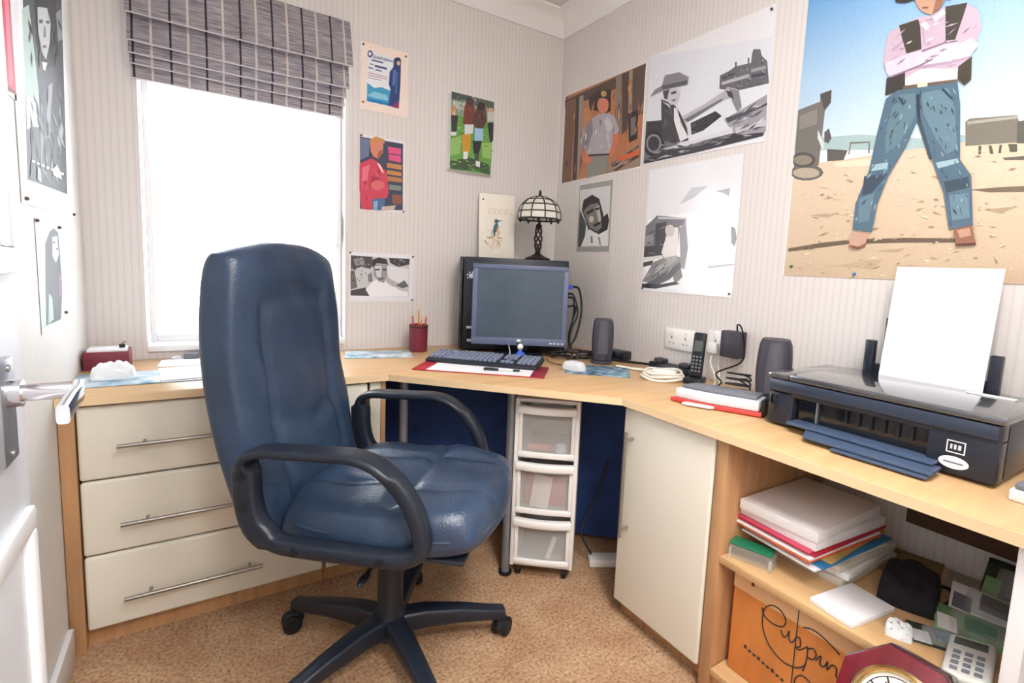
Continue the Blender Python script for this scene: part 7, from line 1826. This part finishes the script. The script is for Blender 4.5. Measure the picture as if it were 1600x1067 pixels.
stack('folder', 'crimson red folder under the white ream in the pile', 'folder', 'red_card', .009, .006, .002, -3, .32, .214)
stack('folder', 'pink and white paper wallet under the top ream of paper', 'folder', 'pink_card', .004, -.014, .004, -5)
stack('paper_ream', 'lower white ream of paper near the top of the pile', 'paper', 'white_paper', .022, -.0, .0, -4)
stack('paper_ream', 'topmost white ream of paper on the pile under the printer', 'paper', 'white_paper', .026, -.006, .004, 0, .31, .208)
zt = z
sb = thing('staple_box', 'small clear box with a green lid at the left end of the shelf', 'box', (-.447, -1.600, ZS), math.radians(-74))
M().box('clear_plastic', (-.055, -.022, 0), (.055, .022, .034), bev=.004).build('tray', sb)
M().box('green_plastic', (-.055, -.02, .0345), (.05, .024, .0415), bev=.003).build('lid', sb)
for sx in (-.05, .05): M().box('clear_plastic', (sx-.004, -.03, 0), (sx+.004, -.0225, .03), bev=.002).build('clip', sb)
lay('loose_paper', 'wad of loose white paper at the shelf front beside the pile', 'paper', slab('white_paper', .15, .10, .012), -.415, -1.83, ZS, -8)
lay('paper_scrap', 'crumpled pale scrap of paper at the front edge by the clock', 'paper', M().pillow('tissue', .03, .025, .016, 0, 12, 4, .4, .5, lambda u, v: .006*math.sin(9*u+5*v)), -.415, -1.925, ZS, 20)
lay('brown_envelope', 'brown envelope lying at the back of the shelf near the wall', 'envelope', slab('olive_card', .16, .12, .004), -.10, -1.83, ZS, 12)
bp_ = thing('black_pouch', 'black fabric pouch in the middle of the shelf', 'pouch', (-.225, -1.872, ZS), math.radians(15))
M().pillow('black_fabric', .10, .058, .045, 0, 24, 7, .25, .4, lambda u, v: .006*math.sin(7*u+2)*math.cos(5*v)).build('body', bp_)
M().tube('black_cable', smooth_path([(.03, -.045, .02), (.06, -.07, .012), (.02, -.08, .008), (-.04, -.06, .008)], 5), .004, 6).build('strap', bp_)
lay('grey_card', 'grey card leaning flat behind the black pouch', 'card', slab('grey_card', .10, .075, .006), -.075, -1.935, ZS, 10)
def packet(label, mt, x, y, zz, rz, tilt, w, d, h, inner, tool):
    p = thing('blister_packet', label, 'packet', (x, y, zz), group='blister packets on the shelf', rot=(tilt[0], tilt[1], math.radians(rz)))
    slab(mt, w, d, .003).build('backing_card', p)
    M().box(tool, (-w*.2, -d*.3, .0032), (w*.22, d*.1, .0032+h*.7), bev=.003).build('contents', p)
    M().pillow('clear_plastic', w*.36, d*.36, h, 0, 14, 10, .2, .25, mx=RT((-.005, -d*.06, .0033))).build('bubble', p)
    M().box(inner, (-w*.46, d*.2, .0031), (w*.1, d*.46, .004)).build('printed_label', p)
packet('blister packet with dark print standing against the wall at the shelf end', 'dark_print', -.06, -2.02, ZS+.03, 5, (0, math.radians(-38)), .13, .115, .022, 'green_print', 'router_grey')
packet('white and black blister packet in front of the wall-side packet', 'white_paper', -.165, -2.0, ZS+.012, 14, (math.radians(6), math.radians(-10)), .10, .13, .024, 'router_grey', 'black_plastic')
packet('green blister packet with a small white label', 'green_print', -.27, -2.005, ZS+.006, 20, (math.radians(4), math.radians(-4)), .10, .13, .014, 'white_paper', 'green_plastic')
packet('long dark blister packet lying behind the clock', 'dark_print', -.362, -1.985, ZS+.002, 30, (0, math.radians(-2)), .07, .12, .012, 'router_white', 'mat_blue')
ph = thing('telephone', 'white push-button telephone handset at the right end of the shelf', 'phone', (-.415, -2.045, ZS+.002), rot=(0, math.radians(-8), math.radians(-78)))
M().box('phone_white', (-.036, -.075, 0), (.036, .075, .024), bev=.008, seg=3).build('body', ph)
M().box('lcd', (-.026, .035, .0242), (.026, .062, .0258), bev=.001).build('display', ph)
m = M()
for r in range(4):
    for c in range(3): m.box('router_grey', (-.024+c*.018, -.06+r*.02, .0242), (-.012+c*.018, -.048+r*.02, .0262), bev=.001, seg=1)
m.build('keypad', ph)
# carton
ca = thing('carton', 'orange-brown cardboard carton with black script lettering on the bottom shelf', 'box', (-.455, -1.56, .0808), math.radians(-90))
M().box('cardboard', (0, 0, 0), (.46, .40, .288), bev=.004).build('body', ca)
M().box('cardboard_tape', (.0, -.0008, .235), (.46, .0, .286)).build('top_flap', ca)
m = M().box('ink', (.175, -.0012, .02), (.1775, -.0002, .284)).box('mahogany', (.05, -.0014, .262), (.058, -.0004, .285)); m.build('flap_seam', ca)
m = M()
def pen(pts, r=.0016): m.tube('ink', [(x, -.0012, zz) for x, _, zz in smooth_path([(x, 0, zz) for x, zz in pts], 6)], r, 6, flat=1.)
C_ = [(.085, .222), (.092, .205), (.115, .198), (.14, .205), (.148, .224), (.135, .242), (.112, .244), (.094, .228), (.088, .2), (.094, .165), (.115, .135), (.15, .12), (.185, .128), (.205, .15)]
pen(C_)
pen([(.138, .195), (.146, .182), (.155, .192), (.158, .205), (.160, .185), (.168, .182), (.176, .2)])
pen([(.176, .2), (.185, .205), (.188, .185), (.178, .178), (.186, .175), (.198, .188), (.205, .196)])
pen([(.205, .196), (.206, .165), (.20, .13)]); pen([(.205, .19), (.218, .2), (.226, .188), (.218, .172), (.207, .172)])
pen([(.226, .176), (.236, .194), (.236, .174), (.245, .174), (.252, .192)]); pen([(.252, .192), (.253, .172), (.262, .19), (.272, .188), (.273, .17), (.284, .172), (.292, .186)])
pen([(.292, .186), (.302, .192), (.306, .178), (.296, .170), (.29, .178), (.31, .17), (.325, .18)])
pen([(.19, .236), (.215, .244), (.245, .238), (.275, .224)])
pen([(.25, .075), (.235, .09), (.222, .112), (.2, .118), (.185, .1), (.185, .07), (.2, .045), (.225, .03)])
pen([(.245, .06), (.255, .08), (.262, .06), (.272, .08), (.28, .062), (.292, .078)])
m.build('script_lettering', ca)
m = M()
for k in range(9): m.box('ink', (.045+.013*k, -.0012, .085-.002*k), (.053+.013*k, -.0002, .091-.002*k+(.003 if k % 3 == 0 else 0)))
m.build('small_print', ca)
# clock leaning against the shelf front
ck = thing('wall_clock', 'octagonal mahogany drop clock with brass rim leaning against the shelf front', 'clock', (-.756, -1.997, .02), rot=(math.radians(-27), 0, math.radians(-91)))
oc = lambda r: [(r*math.cos(PI/8+k*PI/4), r*math.sin(PI/8+k*PI/4)) for k in range(8)]
CKR = RT((0, 0, .372), (PI/2, 0, 0))
M().prism('mahogany_dark', oc(.118), -.05, 0, bev=.002, mx=CKR).build('case', ck)
M().prism('mahogany', oc(.114), .0005, .012, bev=.002, mx=CKR).build('front_moulding', ck)
M().box('mahogany', (-.075, .002, 0), (.075, .04, .262), bev=.004).build('drop_box', ck)
M().box('mahogany_dark', (-.055, -.002, .03), (.055, .0018, .22), bev=.001).build('drop_panel', ck)
M().lathe('brass', [(.07, .0125), (.077, .014), (.079, .02), (.074, .024), (.068, .02), (.066, .0135)], 40, mx=CKR).build('brass_rim', ck)
M().cyl('dial', .0675, .0126, .0145, 40, mx=CKR).build('dial', ck)
m = M()
for k in range(12): m.box('ink', (-.0016, .048, .0146), (.0016, .06, .0152), mx=CKR @ RT(rot=(0, 0, k*PI/6)))
m.tube('ink', [(.0605*math.cos(2*PI*k/36), .0605*math.sin(2*PI*k/36), .0148) for k in range(36)], .0009, 5, True, mx=CKR)
m.build('hour_marks', ck)
M().box('ink', (-.0018, -.008, .0156), (.0018, .036, .0164), mx=CKR @ RT(rot=(0, 0, -1.1))).build('hour_hand', ck)
M().box('ink', (-.0013, -.01, .0168), (.0013, .052, .0176), mx=CKR @ RT(rot=(0, 0, .6))).build('minute_hand', ck)
# floor under the desk on the right
fs = thing('floor_socket', 'white extension block on the carpet in the dark gap beside the cupboard', 'extension lead', (-.31, -.93, .001), math.radians(-30))
M().box('plug_white', (-.09, -.03, 0), (.09, .03, .03), bev=.005).build('block', fs)
M().tube('black_cable', smooth_path([(-.08, .0, .04), (-.12, .03, .12), (-.06, .06, .25), (-.02, .06, .4)], 5), .004, 6).build('cord', fs)

# ---------------------------------------------------------------- left end of the desk
rb = thing('basket', 'dark red box of papers against the left wall on the worktop', 'box', (-1.883, -.13, ZT))
M().box('maroon', (-.058, -.05, 0), (.058, .05, .004)).box('maroon', (-.058, -.05, .004), (.058, -.046, .06), bev=.0015).box('maroon', (-.058, .046, .004), (.058, .05, .06), bev=.0015).box('maroon', (-.058, -.046, .004), (-.054, .046, .06), bev=.0015).box('maroon', (.054, -.046, .004), (.058, .046, .06), bev=.0015).build('tray', rb)
o = M().box('white_paper', (-.05, -.04, 0), (.05, .04, .062), bev=.001).build('note_block', at=(-1.883, -.13, ZT+.0045), rot=(0, 0, .0)); tag(o, 'block of white notepaper poking out of the dark red box', 'paper')
o = M().box('black_plastic', (-.008, -.006, 0), (.008, .006, .012), bev=.002).tube('black_cable', [(0, 0, .01), (.004, 0, .02), (.012, 0, .018)], .0015, 6).build('bulldog_clip', at=(-1.845, -.14, ZT+.067)); tag(o, 'small black clip on top of the notepaper in the red box', 'clip')
o = slab('mat_pale', .40, .2, .003, .001).build('placemat', at=(-1.742, -.345, ZT), rot=(0, 0, math.radians(1))); tag(o, 'pale blue picture placemat near the left end of the worktop', 'placemat')
o = M().pillow('tissue', .055, .04, .04, 0, 26, 4, .6, .6, lambda u, v: .008*math.sin(8*u+3)*math.cos(6*v)+.006*math.sin(13*v+4*u)).build('tissue', at=(-1.85, -.33, ZT+.0035)); tag(o, 'crumpled white tissue on the left placemat', 'tissue')
o = slab('white_paper', .297, .21, .002, .0005).build('paper_sheet', at=(-1.59, -.32, ZT+.0036), rot=(0, 0, math.radians(4))); tag(o, 'white paper sheet overlapping the left placemat, nearest the chair', 'paper')
o = slab('white_paper', .297, .14, .0015, .0005).build('paper_sheet', at=(-1.60, -.115, ZT), rot=(0, 0, math.radians(-3))); tag(o, 'white paper sheet lying below the window against the wall', 'paper')
fr = thing('photo_frame', 'little red and blue picture box standing under the window', 'frame', (-1.585, -.05, ZT+.002), rot=(math.radians(-8), 0, math.radians(-8)))
M().box('maroon', (-.036, 0, 0), (.036, .008, .064), bev=.001).build('surround', fr)
M().box('white_paper', (-.031, -.0008, .03), (-.003, .0, .058)).box('white_paper', (.003, -.0008, .03), (.031, 0, .058)).box('toy_blue', (-.031, -.0008, .005), (-.003, .0, .03)).box('toy_blue', (.003, -.0008, .005), (.031, 0, .03)).build('picture', fr)
o = M().pillow('router_white', .02, .011, .012, 0, 10, 4, .4, .5).build('eraser', at=(-1.70, -.03, ZT), rot=(0, 0, .3)); tag(o, 'small whitish eraser under the window, left of the little picture box', 'eraser')
o = M().box('router_grey', (-.022, -.012, 0), (.022, .012, .02), bev=.003).build('sharpener', at=(-1.655, -.035, ZT+.0016), rot=(0, 0, -.1)); tag(o, 'small grey sharpener block touching the little red and blue picture box', 'sharpener')

# ---------------------------------------------------------------- posters and pictures
def make_poster(key, label, cat, pins=(), pm='poster_print', thick=.0006, name='poster', group=None, curl=0, lift=.0012):
    wall, left, right, z0, z1, shapes = ART[key]
    Wd = abs(right-left); H = z1-z0
    bm = bmesh.new(); lay_ = bm.loops.layers.float_color.new('Ink')
    def put(pts, cols, n):
        vs = [bm.verts.new((u, -n, v)) for u, v in pts]
        try: f = bm.faces.new(vs)
        except ValueError: return
        f.normal_update()
        if f.normal.y > 0: f.normal_flip()
        for lp_, c in zip(f.loops, [cols[vs.index(l.vert)] for l in f.loops]): lp_[lay_] = c
    base = rgba('eeeef2')
    # the sheet itself, a thin slab
    t = thick
    C8 = [(0, 0, 0), (Wd, 0, 0), (Wd, 0, H), (0, 0, H), (0, -t, 0), (Wd, -t, 0), (Wd, -t, H), (0, -t, H)]
    vs = [bm.verts.new(c) for c in C8]
    for q in ((0, 1, 2, 3), (4, 7, 6, 5), (0, 4, 5, 1), (1, 5, 6, 2), (2, 6, 7, 3), (3, 7, 4, 0)):
        f = bm.faces.new([vs[i] for i in q])
        for lp_ in f.loops: lp_[lay_] = base
    for i, (c, pts) in enumerate(shapes):
        n = t+.00002*(i+1)
        if c in ('sky', 'sand'):
            zs_ = [p[1] for p in pts]; a, b = min(zs_), max(zs_); xs_ = [p[0] for p in pts]
            K = 8; top, bot = (rgba('5fa2dd'), rgba('d3e6ee')) if c == 'sky' else (rgba('dfcab0'), rgba('ceb699'))
            lo_h = .36*H if c == 'sky' else a
            for k in range(K):
                f0, f1 = k/K, (k+1)/K; y0_, y1_ = max(a, lo_h if c == 'sky' else a)+(b-max(a, lo_h if c == 'sky' else a))*f0, max(a, lo_h if c == 'sky' else a)+(b-max(a, lo_h if c == 'sky' else a))*f1
                mixc = lambda f: tuple(bot[j]+(top[j]-bot[j])*min(1, f*1.25) for j in range(4))
                put([(min(xs_), y0_), (max(xs_), y0_), (max(xs_), y1_), (min(xs_), y1_)], [mixc(f0), mixc(f0), mixc(f1), mixc(f1)], n)
        else: put(pts, [rgba(c)]*len(pts), n)
    me = bpy.data.meshes.new(name); bm.to_mesh(me); bm.free(); me.materials.append(MATS[pm])
    o = bpy.data.objects.new(name, me); COL.objects.link(o)
    if wall == 'b': o.matrix_world = RT((left, -lift, z0))
    elif wall == 'r': o.matrix_world = RT((-lift, left, z0), (0, 0, -PI/2))
    else: o.matrix_world = RT((-W+lift, left, z0), (0, 0, PI/2))
    tag(o, label, cat, group)
    for (u, v, c) in pins:
        M().cyl(c, .0045, .001, .003, 12, mx=RT(rot=(PI/2, 0, 0))).ell(c, .0042, .003, .0042, (0, -.0045, 0), seg=10, rings=6).build('pin', o, at=(u, -t, v))
    return o
P4w, P4h = .785, 1.074
make_poster('big', 'largest poster, man in jeans and pink shirt standing on sand, above the printer', 'poster', [(.03, .03, 'pin_green'), (.228, .012, 'pin_blue'), (.62, .012, 'pin_blue')], 'glossy_print')
make_poster('porch', 'colour poster of a man in grey shirt and cap by a cabin, nearest the corner', 'poster', [(.02, .43, 'pin_dark'), (.582, .428, 'pin_brown')], 'glossy_print')
make_poster('car', 'black and white poster of a man in a wide hat in an open car', 'poster', [(.03, .012, 'pin_dark'), (.56, .43, 'pin_dark')], 'glossy_print')
make_poster('barn', 'mostly white poster with a seated figure and old car at its lower left', 'poster', [(.006, .008, 'pin_dark'), (.45, .012, 'pin_brown')], 'glossy_print')
make_poster('portrait', 'small black and white portrait picture with grey border, right of the lamp', 'picture', [], 'poster_print')
gp = make_poster('gig', 'cream-bordered blue concert poster, highest beside the window', 'poster', [(.012, .262, 'pin_dark'), (.194, .258, 'pin_green'), (.012, .03, 'pin_brown')])
mat('blue_ink', '33448c', .5)
M().text('blue_ink', 'Quadrophenia', .0175, RT((.098, -.0062, .2235), (PI/2, 0, 0)), .0002).build('lettering', gp)
make_poster('jacket', 'poster of a fair-haired man in a red jacket beside the window', 'poster', [(.006, .308, 'pin_brown'), (.194, .006, 'pin_brown')])
make_poster('young', 'black and white landscape print of a young man in white above the pencil pot', 'poster', [(.004, .212, 'pin_brown'), (.284, .208, 'pin_dark'), (.283, .008, 'pin_dark')])
make_poster('canvas', 'small canvas picture of players on green grass on the back wall', 'picture', [], 'poster_print', .032, 'canvas_picture')
make_poster('tall', 'tall black and white poster of a long-haired man on the left wall', 'poster', [(.03, .012, 'pin_brown'), (.575, .01, 'pin_brown')])
make_poster('seated', 'small black and white picture of a dark-haired person low on the left wall', 'picture', [(.006, .275, 'pin_brown'), (.25, .268, 'pin_brown'), (.272, .03, 'pin_brown')])
make_poster('red', 'pink and red poster at the very left edge of the left wall', 'poster', [])
for (y, zz, n_) in ((-.871, 1.058, 'brown pin alone in the left wall near the door'),):
    o = M().cyl('pin_brown', .0045, 0, .003, 12, mx=RT(rot=(0, PI/2, 0))).ell('pin_brown', .003, .0042, .0042, (.004, 0, 0), seg=10, rings=6).build('wall_pin', at=(-W+.0002, y, zz)); tag(o, n_, 'pin')
